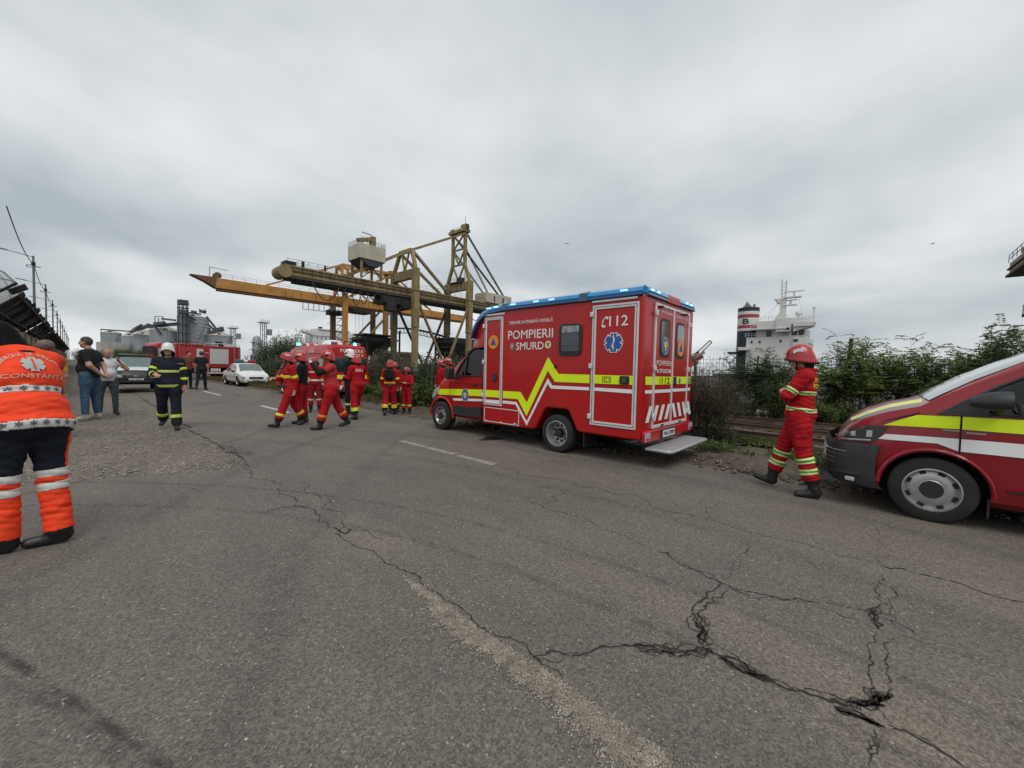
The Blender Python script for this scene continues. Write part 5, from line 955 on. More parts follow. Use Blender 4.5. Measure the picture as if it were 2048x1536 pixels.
def cabx(z): return sx+(0 if z < 1.36 else (z-1.36)/(2.13-1.36)*0.145)-0.004
def sidepatch(name, poly, m, parent, off=0.0, th=0.006, xf=cabx):
    b = MB(); n = len(poly); vs = [(xf(z)-off, y, z) for y, z in poly]+[(xf(z)-off-th, y, z) for y, z in poly]
    b.add(vs, [tuple(range(n))[::-1], tuple(range(n, 2*n))]+[(i, (i+1) % n, n+(i+1) % n, n+i) for i in range(n)]); return b.build(name, m, parent)
w1 = sidepatch('side_window', [(4.33, 1.37), (4.33, 1.845), (4.26, 1.925), (4.18, 1.965), (3.80, 2.01), (3.80, 1.37)], tintglass, A, -0.02, 0.004)
sidepatch('quarter_window', [(4.66, 1.36), (4.60, 1.50), (4.47, 1.69), (4.36, 1.81), (4.36, 1.37)], tintglass, A, -0.02, 0.004)
fm = MB(); pts = [(4.68, 1.345), (4.61, 1.51), (4.48, 1.70), (4.26, 1.94), (4.18, 1.98), (3.785, 2.025), (3.785, 1.355), (4.68, 1.345)]; fm.tube([(cabx(z)-0.004, y, z) for y, z in pts], 0.016, 5); fm.tube([(cabx(z)-0.004, y, z) for y, z in ((4.345, 1.36), (4.345, 1.83))], 0.014, 5); fm.build('window_frame', blackpl, w1)
ws = MB(); rows = []
for y, z, hw in ((4.26, 2.06, .80), (4.42, 1.94, .83), (4.60, 1.785, .86), (4.80, 1.61, .88), (4.93, 1.50, .88)): rows.append([(WB/2+hw*k, y+0.02, z+0.045-0.045*abs(k)**3) for k in np.linspace(-1, 1, 9)])
ws.grid(rows); ws.build('windscreen', darkglass, A, smooth=40)
# interior seen through the side windows
it = MB(); it.bb(0.35, 0.85, 3.72, 3.90, 0.9, 1.75); it.bb(0.42, 0.78, 3.74, 3.86, 1.76, 1.93); it.build('seat', interior, A, bevel=0.04)
sw = MB(); c = Vector((0.62, 4.45, 1.40)); sw.tube([c+Vector((0.19*math.cos(a), -0.09*math.sin(a), 0.17*math.sin(a))) for a in np.linspace(0, 6.283, 20)], 0.016, 6); sw.beam(c+Vector((-.18, 0, 0)), c+Vector((.18, 0, 0)), .03, .02); sw.build('steering_wheel', blackpl, A)
ln = MB(); ln.beam((sx-0.006, 4.88, .80), (sx-0.006, 4.88, 1.30), .004, .012); ln.beam((sx-0.006, 3.74, .45), (sx-0.006, 3.74, 1.36), .004, .012); ln.beam((sx-0.004, 3.72, 1.18), (sx-0.004, 4.9, 1.165), .006, .010); ln.build('door_seam', voidm, A)
dh = MB(); dh.box((sx-0.02, 3.98, 1.16), (0.035, 0.16, 0.035)); dh.build('door_handle', blackpl, A, bevel=0.01)
sidepatch('sill_moulding', [(4.74, .63), (3.75, .655), (3.75, .44), (4.73, .42)], greypl, A, 0.0, 0.03)
mi = MB(); mi.box((sx-0.24, 4.60, 1.40), (0.20, 0.12, 0.26)); mi.beam((sx, 4.55, 1.30), (sx-.22, 4.58, 1.30), .05, .06); mi.build('mirror', blackpl, A, bevel=0.035)
mi = MB(); mi.box((WB-sx+0.24, 4.60, 1.42), (0.20, 0.12, 0.26)); mi.beam((WB-sx, 4.55, 1.30), (WB-sx+.22, 4.58, 1.30), .05, .06); mi.build('mirror', blackpl, A, bevel=0.035)
bp = MB(); rows = []
for z, g in ((.28, -0.02), (.34, .025), (.50, .03), (.66, .01)):
    rows.append([(WB/2+x*(1+.01), y+g, z) for x, y in ((-1.0, 4.98+.46), (-.975, 5.50), (-.90, 5.64), (-.74, 5.735), (0, 5.80), (.74, 5.735), (.90, 5.64), (.975, 5.50), (1.0, 5.44))])
bp.grid(rows); bp.build('front_bumper', greypl, A, smooth=40)
hl = MB(); hl.prism([(5.35, 1.06), (5.53, .98), (5.63, .83), (5.60, .74), (5.50, .80), (5.40, .92)], 'x', sx+0.015, sx+0.30); hl.build('headlamp', lampglass, A, bevel=0.02)
ar = MB(); ar.tube([(sx-0.012, 5.17+.44*math.cos(a), .36+.44*math.sin(a)) for a in np.linspace(R_(-4), R_(184), 22)], 0.035, 6); ar.build('wheel_arch', redp, A, smooth=50)
for x, s in ((0.14, -1), (WB-.14, 1)): wheel(A, x, 5.17, .352, .22, s, 'steel')
for x, s in ((0.11, -1), (WB-.11, 1)): wheel(A, x, 1.63, .352, .215, s, 'dual', .235)
for x, s in ((0.36, -1), (WB-.36, 1)): wheel(A, x, 1.63, .352, .215, s, 'steel', .235)
for x0 in (.05, WB-.5): mf = MB(); mf.bb(x0, x0+.45, 1.06, 1.08, .18, .46); mf.build('mud_flap', blackpl, A)
# stripes, on the box side (x = 0) and on the cab
def ribbon(name, up, lo, m, xf):
    b = MB(); b.grid([[(xf(z), y, z) for y, z in up], [(xf(z), y, z) for y, z in lo]]); return b.build(name, m, A, recalc=False)
yu = [(3.02, 1.075), (2.53, 1.08), (2.36, .88), (1.86, 1.78), (1.61, 1.465), (0.95, 1.468)]; yl = [(3.02, .925), (2.60, .93), (2.36, .61), (1.86, 1.52), (1.69, 1.315), (0.95, 1.32)]
ribbon('yellow_stripe', yu, yl, yelref, lambda z: -0.005)
wu = [(3.02, .875), (2.63, .87), (2.35, .51), (1.855, 1.38), (1.745, 1.245), (0.95, 1.25)]; wl = [(3.02, .815), (2.66, .815), (2.35, .42), (1.855, 1.27), (1.775, 1.185), (0.95, 1.195)]
ribbon('white_stripe', wu, wl, whiteref, lambda z: -0.006)
ribbon('yellow_stripe', [(3.56, 1.07), (3.10, 1.075)], [(3.56, .92), (3.10, .925)], yelref, lambda z: -0.007); ribbon('white_stripe', [(3.56, .86), (3.10, .87)], [(3.56, .80), (3.10, .81)], whiteref, lambda z: -0.007)
ribbon('yellow_stripe', [(0.86, 1.468), (0.15, 1.47)], [(0.86, 1.32), (0.15, 1.325)], yelref, lambda z: -0.008); ribbon('white_stripe', [(0.86, 1.25), (0.15, 1.25)], [(0.86, 1.195), (0.15, 1.185)], whiteref, lambda z: -0.008)
cy = lambda yy, z: sx-0.008+max(0, yy-5.1)**2*0.55
for nm, a, b_, m in (('yellow_stripe', [(5.50, .985), (5.3, .995), (4.90, 1.02), (3.70, 1.065)], [(5.50, .85), (5.3, .855), (4.90, .87), (3.70, .915)], yelref), ('white_stripe', [(4.78, .80), (4.3, .825), (3.70, .855)], [(4.72, .75), (4.3, .77), (3.70, .80)], whiteref)):
    b = MB(); b.grid([[(cy(y, z), y, z) for y, z in a], [(cy(y, z), y, z) for y, z in b_]]); b.build(nm, m, A, recalc=False)
# doors and lockers in the side
def frame(name, y0, y1, z0, z1, w, m, parent, x=-0.018, th=0.026, ax='x'):
    b = MB(); hw = w/2
    for (a0, a1, c0, c1) in ((y0, y1, z1-w, z1), (y0, y1, z0, z0+w), (y0, y0+w, z0+w, z1-w), (y1-w, y1, z0+w, z1-w)):
        if ax == 'x': b.bb(x, x+th, a0, a1, c0, c1)
        else: b.bb(a0, a1, x, x+th, c0, c1)
    o = b.build(name, m, parent, bevel=0.004); return o
def seal(y0, y1, z0, z1, w, parent, x=-0.0195, ax='x'):
    b = MB()
    for (a0, a1, c0, c1) in ((y0, y1, z1-w, z1), (y0, y1, z0, z0+w), (y0, y0+w, z0+w, z1-w), (y1-w, y1, z0+w, z1-w)):
        if ax == 'x': b.bb(x, x+.004, a0, a1, c0, c1)
        else: b.bb(a0, a1, x, x+.004, c0, c1)
    return b.build('door_seal', blackpl, parent)
f1 = frame('locker_frame', 3.05, 3.595, .75, 2.63, .062, alum, A); seal(3.076, 3.569, .776, 2.604, .008, f1)
f2 = frame('door_frame', .085, .92, .605, 2.65, .07, alum, A); seal(.115, .89, .635, 2.62, .009, f2)
for (y, zs) in ((3.60, (.95, 1.68, 2.45)), (.925, (.75, 1.62, 2.5))):
    for z in zs:
        h = MB(); h.box((-0.03, y, z), (.04, .06, .085)); h.build('hinge', alum, A, bevel=0.008)
for (y, z, w, h) in ((3.27, 1.355, .12, .16), (.295, 1.395, .165, .135)):
    k = plate('door_latch', rrect(y, z, w, h, .02), 'x', -0.03, 0.03, blackpl, A, 0.004); plate('latch_pull', rrect(y, z, w*.45, h*.6, .012), 'x', -0.036, 0.006, mat('latch_grey', (.06, .06, .065), .4), k)
l1 = frame('hatch_frame', 2.56, 3.575, .385, .70, .018, alum, A, -0.008, .012)
for y, z in ((2.66, .42), (3.05, .405), (3.5, .40)):
    h = MB(); h.box((-0.018, y, z), (.03, .05, .03)); h.build('hatch_latch', alum, l1, bevel=0.006)
wn = plate('box_window', rrect(1.365, 2.085, .49, .57, .09), 'x', -0.022, .022, blackpl, A, 0.006)
plate('pane', rrect(1.365, 2.085, .37, .24, .02), 'x', -0.026, .004, darkglass, wn); plate('pane', rrect(1.365, 2.275, .37, .12, .03), 'x', -0.026, .004, mat('pane_painted_light', (.22, .26, .26), .15, coat=.5, var=.6, scale=11), wn); plate('pane', rrect(1.365, 1.925, .37, .09, .02), 'x', -0.026, .004, darkglass, wn)  # upper pane painted pale for the daylight seen through the box
for y0 in (0.13,):
    g = MB(); g.bb(-0.03, 0.0, .11, .93, 2.695, 2.73); g.build('rain_gutter', alum, A, bevel=.008)
g = MB(); g.bb(-0.03, 0.0, 3.0, 3.55, 2.66, 2.70); g.build('rain_gutter', alum, A, bevel=.008)
dt = MB(); dt.cyl((0, 1.68, 1.60), (-.03, 1.68, 1.60), .026, n=12); dt.build('filler_cap', blackpl, A)
# lettering on the side (reads towards -y)
LU, LZ = (0, -1, 0), (0, 0, 1)
def side_text(s, yl_, z, w, h, bold=.02, m=whitetx, name='lettering', x=-0.006): return place_text(name, s, (x, yl_, z), LU, LZ, w, h, m, A, bold)
side_text('TERAPIE INTENSIVĂ MOBILĂ', 2.885, 2.445, 1.115, .083, .012); side_text('POMPIERII', 2.90, 2.145, 1.14, .17, .012); side_text('SMURD', 2.675, 1.925, .70, .145, .015)
side_text('112', .60, 2.285, .33, .165, .018, x=-.009)
ph = MB(); ph.tube([(-.010, .655, 2.44), (-.010, .70, 2.415), (-.010, .725, 2.36), (-.010, .735, 2.30), (-.010, .715, 2.275)], .012, 5); ph.box((-.010, .645, 2.425), (.012, .045, .045)); ph.box((-.010, .70, 2.285), (.012, .045, .04)); ph.build('telephone_symbol', whitetx, A)
tri_emblem('round_emblem', 'x', -.010, -.003, 3.325, 2.10, .148, A); crest('crest_emblem', 'x', -.006, -.002, 2.785, 1.995, .075, A, .8)
e = plate('round_badge', circ(1.87, 2.01, .072), 'x', -.006, -.002, mat('badge_cream', (.75, .68, .35), .5), A); plate('badge_mark', [(1.91, 2.04), (1.84, 2.045), (1.83, 2.02), (1.86, 2.01), (1.85, 1.97), (1.885, 1.975), (1.89, 2.02)], 'x', -.008, -.002, mat('badge_green', (.03, .12, .05), .5), e)
sidepatch('crest_disc', circ(4.31, .905, .125, .155), greyem, A, .006, .003); sidepatch('crest_ring', circ(4.31, .905, .10, .125), bluem, A, .010, .002)
sidepatch('crest_eagle', [(4.31+x*.12, .905+z*.13) for x, z in [(0, .62), (.14, .5), (.12, .36), (.46, .44), (.52, .1), (.34, -.18), (.2, -.5), (0, -.66), (-.2, -.5), (-.34, -.18), (-.52, .1), (-.46, .44), (-.12, .36), (-.14, .5)]], goldm, A, .013, .002)
def star_of_life(cx, cz, r, a, axis, parent, sgn=-1):
    out = None
    for k, (m, w, l) in enumerate(((whitetx, .42, 1.0), (bluem, .32, .92))):
        b = MB()
        for i in range(3):
            t = math.pi*i/3; u, v = (math.sin(t), math.cos(t)); n_ = (-v, u)
            q = [(cx+r*(l*s1*u+w*s2*n_[0]), cz+r*(l*s1*v+w*s2*n_[1])) for s1, s2 in ((1, 1), (1, -1), (-1, -1), (-1, 1))]
            b.prism(q, axis, a+sgn*(.001+.003*k+.0006*i), a+sgn*(.002+.003*k+.0006*i))
        o = b.build('star_of_life' if k == 0 else 'star_face', m, parent if k == 0 else out); out = out or o
    b = MB(); P3 = (lambda u, v: (a+sgn*.010, u, v)) if axis == 'x' else (lambda u, v: (u, a+sgn*.010, v))
    b.tube([P3(cx, cz-r*.75), P3(cx, cz+r*.78)], r*.045, 5); b.tube([P3(cx+r*.16*math.sin(t*7)*(1-t*.4), cz-r*.55+t*r*1.2) for t in np.linspace(0, 1, 16)], r*.05, 5); b.build('staff_and_snake', whitetx, out)
star_of_life(.515, 2.01, .165, -.006, 'x', A)
b = MB()
for (a0, a1, c0, c1) in ((.54, .70, 1.438, 1.446), (.54, .70, 1.346, 1.354), (.54, .548, 1.354, 1.438), (.692, .70, 1.354, 1.438)): b.bb(-.012, -.009, a0, a1, c0, c1)
b.build('code_box', blacktx, A); side_text('C1', .675, 1.367, .11, .058, .02, blacktx, x=-.012)
# blue light strip round the roof edge, down over the fairing
def sweep(path, prof, name, m, parent):
    b = MB(); rows = []
    for (x, y, z, nx_, ny_) in path: rows.append([(x+nx_*o, y+ny_*o, z+h) for o, h in prof])
    b.grid(rows, closed=True); n = len(prof); b.f.append(tuple(range(n))); b.m.append(0); b.f.append(tuple(range((len(rows)-1)*n, len(rows)*n))); b.m.append(0); return b.build(name, m, parent, smooth=40)
lens = [(-.10, .02), (.015, .03), (.035, .06), (.02, .12), (-.05, .155), (-.10, .155)]; base = [(-.10, -.015), (.03, -.015), (.045, .0), (.04, .029), (-.10, .029)]
left = [(0, .03, 2.755, -1, 0), (0, 1.05, 2.755, -1, 0)]; left2 = [(0, 1.17, 2.755, -1, 0), (0, 2.55, 2.755, -1, 0), (0, 2.95, 2.752, -1, 0)]; left3 = [(0, 3.05, 2.75, -1, 0), (0.0, 3.45, 2.72, -1, 0), (0.01, 3.66, 2.655, -1, 0), (.02, 3.83, 2.555, -1, 0), (.05, 4.02, 2.345, -1, 0), (.08, 4.10, 2.22, -1, 0)]
for seg in (left, left2, left3):
    sweep(seg, lens, 'light_strip', bluelens, A); sweep(seg, base, 'strip_base', bluedark, A)
    mir = [(WB-x, y, z, 1, 0) for x, y, z, _, _ in seg]; sweep(mir, lens, 'light_strip', bluelens, A); sweep(mir, base, 'strip_base', bluedark, A)
for y0, y1 in ((1.03, 1.19), (2.93, 3.07)): sweep([(0, y0, 2.755, -1, 0), (0, y1, 2.755, -1, 0)], [(-.1, -.01), (.045, -.01), (.045, .05), (.028, .13), (-.05, .163), (-.1, .163)], 'strip_joint', bluedark, A)
rear1 = [(.05, 0, 2.755, 0, -1), (.86, 0, 2.755, 0, -1)]; rear2 = [(1.42, 0, 2.755, 0, -1), (WB-.05, 0, 2.755, 0, -1)]
for seg in (rear1, rear2): sweep(seg, lens, 'light_strip', bluelens, A); sweep(seg, base, 'strip_base', bluedark, A)
sweep([(.86, 0, 2.755, 0, -1), (1.42, 0, 2.755, 0, -1)], [(-.1, -.01), (.035, -.01), (.035, .05), (.02, .12), (-.05, .15), (-.1, .15)], 'camera_housing', redp, A)
for x, y, hz in ((-.028, .30, .09), (-.028, 1.75, .09), (-.028, 2.12, .09), (-.028, 2.72, .09), (-.028, 3.2, .08), (-.028, 3.42, .07)):
    k = MB()
    for j in range(3): k.box((x-.006, y+.045*j, 2.755+hz), (.02, .030, .025))
    k.build('warning_lamp', led, A)
for x in (.16, .40, 1.74, 1.98):
    k = MB()
    for j in range(3): k.box((x+.045*j, -.033, 2.845), (.030, .02, .025))
    k.build('warning_lamp', led, A)
# rear face (y = 0, faces -y)
RU = (1, 0, 0)
def rear_text(s, x, z, w, h, bold=.02, m=whitetx, y=-.026): return place_text('lettering', s, (x, y, z), RU, LZ, w, h, m, A, bold)
d1 = MB(); d1.bb(.40, 1.165, -.020, -.001, .63, 2.65); d1.build('rear_door', redp, A, bevel=.01); d2 = MB(); d2.bb(1.185, 1.955, -.020, -.001, .63, 2.65); d2.build('rear_door', redp, A, bevel=.01)
rfm = MB(); rfm.bb(.37, 1.98, -.034, -.002, 2.63, 2.675); rfm.bb(.37, .415, -.034, -.002, .655, 2.63); rfm.bb(1.935, 1.98, -.034, -.002, .655, 2.63); rfm.bb(1.148, 1.20, -.036, -.002, .655, 2.63); rfm.bb(.37, 1.98, -.034, -.002, .60, .655); rfm.build('rear_door_frame', alum, A, bevel=.004)
for x, zs in ((.375, (.80, 1.60, 2.50)), (1.975, (.80, 1.60, 2.45))):
    for z in zs:
        h = MB(); h.box((x, -.045, z), (.07, .035, .085)); h.build('hinge', alum, A, bevel=.008)
for cx, z in ((.80, 2.12), (1.53, 2.12)):
    wn = plate('rear_window', rrect(cx, z, .44, .66, .10), 'y', -.028, .012, blackpl, A, .004); plate('pane', rrect(cx, z, .36, .57, .07), 'y', -.032, .004, darkglass, wn)
crest('crest_emblem', 'y', -.036, -.002, .80, 1.99, .155, A); tri_emblem('round_emblem', 'y', -.036, -.003, 1.53, 1.99, .155, A)
rear_text('ECHIPAJ TERAPIE', .47, 2.52, .62, .055, .01); rear_text('INTENSIVĂ MOBILĂ', 1.25, 2.52, .62, .06, .01)
rear_text('POMPIERII', .47, 1.65, .64, .085, .012); rear_text('SMURD', .60, 1.525, .40, .07, .03)
plate('round_badge', circ(1.06, 1.555, .035), 'y', -.026, -.002, whitetx, A); plate('crest_mark', circ(.53, 1.555, .022, .035), 'y', -.026, -.002, whitetx, A)
for x0, x1 in ((.10, .365), (.42, 1.145), (1.205, 1.93), (1.985, 2.21)):
    b = MB(); y = -.008 if x0 < .2 or x0 > 1.9 else -.026
    b.poly([(x0, y, 1.33), (x1, y, 1.325), (x1, y, 1.46), (x0, y, 1.465)]); b.build('yellow_stripe', yelref, A); b = MB(); b.poly([(x0, y, 1.19), (x1, y, 1.185), (x1, y, 1.24), (x0, y, 1.245)]); b.build('white_stripe', whiteref, A)
rear_text('112', .72, 1.345, .34, .10, .03, blacktx, -.030); k = MB(); k.tube([(.655, -.03, 1.445), (.63, -.03, 1.42), (.625, -.03, 1.37), (.64, -.03, 1.345)], .008, 5); k.build('telephone_symbol', blacktx, A)
kk = plate('door_latch', rrect(1.30, 1.385, .12, .15, .02), 'y', -.044, .02, blackpl, A, .004); star_of_life(1.56, 1.39, .065, -.027, 'y', A)
b = MB()
for (a0, a1, c0, c1) in ((2.02, 2.17, 1.43, 1.44), (2.02, 2.17, 1.34, 1.35), (2.02, 2.03, 1.35, 1.43), (2.16, 2.17, 1.35, 1.43)): b.bb(a0, a1, -.014, -.011, c0, c1)
b.build('code_box', blacktx, A); rear_text('C1', 2.045, 1.362, .10, .055, .02, blacktx, -.012)
for i, x in enumerate((.10, .36, .62, .88)):
    for sgn in (1, -1):
        b = MB(); f = (lambda q: q) if sgn == 1 else (lambda q: 2.345-q); y = -.0275-.0003*i
        p = [(x, .72), (x+.13, .72), (x+.27, .98), (x+.14, .98)]; p = [(min(q, 1.145), z) for q, z in p]
        b.poly([(f(q), y, z) for q, z in p]); b.build('chevron', whiteref, A)
bmp = MB(); bmp.bb(.02, WB-.02, -.06, .0, .40, .585); bmp.build('rear_bumper', redp, A, bevel=.02)
k = MB(); k.bb(.66, 1.26, -.075, -.058, .41, .57); k.build('plate_recess', blackpl, A); pl = MB(); pl.bb(.72, 1.24, -.083, -.076, .43, .545); pl.build('number_plate', platem, A); rear_text('MAI 52909', .76, .455, .44, .068, .03, blacktx, -.085)
for x in (.03, WB-.23):
    k = MB(); k.bb(x, x+.20, -.07, -.061, .42, .56); k.build('tail_lamp', mat('pale_tail_lens', (.45, .42, .55), .15, coat=.6), A, bevel=.006)
    k = MB(); k.bb(x+.03, x+.17, -.078, -.071, .43, .48); k.build('brake_lens', redlens, A)
sp = MB(); sp.prism([(.12, -.42), (.20, -.46), (1.88, -.46), (1.96, -.42), (1.96, -.02), (.12, -.02)], 'z', .275, .325); stp = sp.build('rear_step', grey_al, A, bevel=.02); k = MB(); k.bb(.5, .56, -.3, .1, .21, .27); k.build('step_bracket', blackpl, stp); k = MB(); k.bb(1.7, 1.76, -.3, .1, .21, .27); k.build('step_bracket', blackpl, stp)
for x in (.75, 1.6):
    k = MB(); k.box((x, -.05, .635), (.07, .03, .02)); k.build('door_stop', blackpl, A)
for x in (.55, 1.7):
    k = MB(); k.box((x, -.05, 2.62), (.09, .05, .03)); k.build('door_hook', blackpl, A)

# ------------------------------------------------------------------ the van cut off by the right edge of the photo (same direction, right behind)
V = empty('rescue_van', (6.10, -0.52, 0), 0, 'dark red van with yellow and white stripes, charcoal bumper and large black mirror', 'van', 'red emergency vehicles')
hw = .95; xc = hw
st = [(-3.95, sec(.24, 1.15, 1.90, .90, .95, .80)), (-1.5, sec(.24, 1.16, 1.98, .90, .95, .80)), (-1.10, sec(.24, 1.16, 1.955, .90, .95, .80)), (-.80, sec(.24, 1.16, 1.85, .90, .95, .80)), (-.55, sec(.24, 1.16, 1.705, .90, .95, .81)), (-.25, sec(.24, 1.17, 1.52, .90, .95, .84)), (-.05, sec(.24, 1.17, 1.375, .90, .95, .86)), (.12, sec(.24, 1.13, 1.24, .90, .945, .88, .05)),
      (.35, sec(.24, 1.05, 1.165, .90, .935, .85, .06)), (.55, sec(.24, .97, 1.07, .88, .905, .80, .06)), (.70, sec(.25, .86, .965, .83, .86, .74, .05)), (.80, sec(.27, .70, .83, .76, .78, .66, .03)), (.86, sec(.32, .50, .66, .62, .64, .54, .02))]
body = shell(st, darkred, xc)
win = [(-.06, 1.185), (-.22, 1.32), (-.42, 1.47), (-.65, 1.615), (-.90, 1.73), (-1.25, 1.80), (-1.25, 1.185)]
cw = MB(); cw.prism(win, 'x', -.3, 2.2); aw = MB(); aw.cyl((-.1, .0, .345), (.36, .0, .345), .415, n=36); aw2 = MB(); aw2.cyl((2*xc-.36, 0, .345), (2*xc+.1, 0, .345), .415, n=36)
win2 = [(-1.45, 1.2), (-1.45, 1.80), (-2.5, 1.80), (-2.5, 1.2)]; cw2 = MB(); cw2.prism(win2, 'x', -.3, 2.2)
body = cut_mesh(body, [(cw, interior), (aw, voidm), (aw2, voidm)]); vb = obj('body', body, V); shade(body, 30)
def vwx(z): return (0.0 if z < 1.16 else (z-1.16)/(1.98-1.16)*0.15)-.003
def vpatch(name, poly, m, parent=V, off=0.0, th=.005): return sidepatch(name, poly, m, parent, off, th, vwx)
g = vpatch('side_window', win, tintglass, V, -.02, .004)
fm = MB(); fm.tube([(vwx(z)-.002, y, z) for y, z in win+[win[0]]], .017, 5); fm.build('window_seal', blackpl, g)
vpatch('sail_panel', [(.0, 1.165), (-.36, 1.43), (-.36, 1.165)], greypl, V, .006, .010)
vpatch('rear_side_window', [(-1.45, 1.2), (-1.45, 1.78), (-2.5, 1.78), (-2.5, 1.2)], darkglass, V, .004, .004)
ws = MB(); rows = []
for y, z, h in ((-.98, 1.945, .70), (-.80, 1.87, .72), (-.55, 1.73, .745), (-.25, 1.55, .78), (-.02, 1.385, .81), (.07, 1.315, .82)): rows.append([(xc+h*k, y+.012-.03*abs(k)**2.5, z+.012-.03*abs(k)**3) for k in np.linspace(-1, 1, 11)])
ws.grid(rows); ws.build('windscreen', mat('windscreen_glass', (.10, .13, .135), .04, coat=1.0, spec=1.0), V, smooth=50)
yy = lambda a: max(0, a-.30)**2*.60-.006
def vrib(name, up, lo, m):
    b = MB(); b.grid([[(-.006+yy(y), y, z) for y, z in up], [(-.006+yy(y), y, z) for y, z in lo]]); return b.build(name, m, V, recalc=False)
vrib('yellow_stripe', [(-.185, 1.15), (-.6, 1.155), (-2, 1.16), (-3.8, 1.16)], [(-.185, 1.02), (-.6, 1.02), (-2, 1.02), (-3.8, 1.02)], yelref)
vrib('white_stripe', [(-.185, .92), (-.6, .925), (-2, .93), (-3.8, .93)], [(-.185, .79), (-.6, .79), (-2, .80), (-3.8, .80)], whiteref)
b = MB(); rows = []
for y, z, h in ((.69, .985, .70), (.54, 1.085, .765), (.36, 1.18, .815), (.20, 1.235, .845), (.10, 1.265, .855)): rows.append([(xc-h+.03, y, z+.012), (xc-h+.09, y, z+.027), (xc-h+.15, y, z+.04)])
b.grid(rows); b.build('bonnet_stripe', mat('pale_yellow_reflective', (.72, .76, .22), .4), V, recalc=False)
ln = MB(); ln.beam((-.006, -.178, .70), (-.006, -.178, 1.17), .006, .012); ln.tube([(.0+.0, .12, 1.165), (.02, .36, 1.06), (.09, .56, .985)], .005, 4); ln.beam((-.004, -.5, .44), (-.004, -3.3, .44), .02, .02); ln.build('door_seam', voidm, V)
def flat_poly(pts, step=.02):
    """2-D polygon as a finely divided sheet, ready to be laid on a curved panel"""
    b = MB(); b.poly([(y, z, 0) for y, z in pts]); me = b.mesh('sheet', None, recalc=False); bm = bmesh.new(); bm.from_mesh(me); bmesh.ops.triangulate(bm, faces=bm.faces)
    for _ in range(4):
        es = [e for e in bm.edges if e.calc_length() > step*1.6]
        if not es: break
        bmesh.ops.subdivide_edges(bm, edges=es, cuts=1); bmesh.ops.triangulate(bm, faces=bm.faces)
    bm.to_mesh(me); bm.free(); return me
def lay(name, pts, m, parent, off=.006):
    return decal(name, parent, body, (-.3, 0, 0), (0, 1, 0), (0, 0, 1), (1, 0, 0), '', 0, 0, m, off, mesh=flat_poly(pts))
hd = lay('headlamp', [(.355, .985), (.52, .975), (.66, .935), (.74, .87), (.775, .80), (.765, .765), (.60, .772), (.46, .80)], mat('dark_headlamp', (.05, .055, .06), .06, .2, coat=1.0), V, .008)
for pts in ([(.49, .85), (.54, .845), (.54, .92), (.49, .925)], [(.635, .84), (.675, .835), (.675, .885), (.635, .90)]): lay('lamp_reflector', pts, lampglass, V, .011)
lay('white_stripe', [(.44, .835), (.38, .90), (.1, .912), (-.17, .92), (-.17, .79), (-.02, .85), (.38, .838)], whiteref, V, .005); lay('yellow_stripe', [(.40, .998), (.27, 1.072), (.14, 1.135), (-.17, 1.15), (-.17, 1.02), (.14, 1.01)], yelref, V, .005)
lay('daytime_strip', [(.50, .805), (.76, .78), (.755, .795), (.50, .822)], lampglass, V, .012)
bp = MB(); rows = []
for z, g, e in ((.27, -.05, .0), (.32, .0, .01), (.42, .022, .012), (.60, .02, .012), (.72, .0, .008), (.765, -.02, .0)):
    rows.append([(x-e*(1 if x < xc else -1), y+g, z) for x, y in ((-.012, .43), (.0, .55), (.035, .68), (.11, .80), (.28, .885), (xc, .95), (2*xc-.28, .885), (2*xc-.11, .80), (2*xc-.035, .68), (2*xc, .55), (2*xc+.012, .43))])
bp.grid(rows); fb = bp.build('front_bumper', greypl, V, smooth=50)
for z in (.50, .55, .60, .65):
    k = MB(); k.tube([(.035, .705, z), (.105, .818, z), (.28, .905, z), (xc, .972, z), (2*xc-.28, .905, z), (2*xc-.105, .818, z)], .009, 5); k.build('grille_slat', chrome if z > .64 else mat('grille_grey', (.26, .26, .27), .35, .5), fb)
k = MB(); k.tube([(.0, .58, .40), (.035, .70, .395), (.115, .82, .39), (xc, .985, .385), (2*xc-.115, .82, .39)], .03, 6); k.build('bumper_lip', blackpl, fb, smooth=60); k = MB(); k.box((.018, .665, .335), (.03, .09, .05), Matrix.Rotation(-.35, 3, 'Z')); k.build('fog_lamp', lampglass, fb, bevel=.01)
ar = MB(); ar.tube([(-.006, .43*math.cos(a), .345+.43*math.sin(a)) for a in np.linspace(R_(2), R_(120), 18)], .028, 6); ar.build('wheel_arch', darkred, V, smooth=60); ar = MB(); ar.tube([(-.006, .43*math.cos(a), .345+.43*math.sin(a)) for a in np.linspace(R_(120), R_(178), 10)], .02, 6); ar.build('wheel_arch', darkred, V, smooth=60)
for y in (0, -3.0):
    for x, s in ((.115, -1), (2*xc-.115, 1)): wheel(V, x, y, .345, .215, s, 't6', .222)
ub = MB(); ub.bb(.25, 2*xc-.25, -3.7, .6, .20, .5); ub.build('underbody', voidm, V); mf = MB(); mf.bb(.03, .26, -.405, -.39, .14, .33); mf.build('mud_flap', blackpl, V)
mi = MB(); rows = []
for t in np.linspace(0, 1, 8):
    y = -.20-.26*t; s = (math.sin(math.pi*min(1, .04+t*.56)))**.55; hz_ = .100*s+.008; hx_ = .115*s+.01
    rows.append([(-.20+hx_*math.cos(a), y, 1.305+.02*t+hz_*math.sin(a)*(1 if math.sin(a) > 0 else .75)) for a in np.linspace(0, 2*math.pi, 14, endpoint=False)])
mi.grid(rows, closed=True); mi.f.append(tuple(range(7*14, 8*14))); mi.m.append(0); mi.f.append(tuple(range(14))); mi.m.append(0); mm = mi.build('mirror', greypl, V, smooth=50)
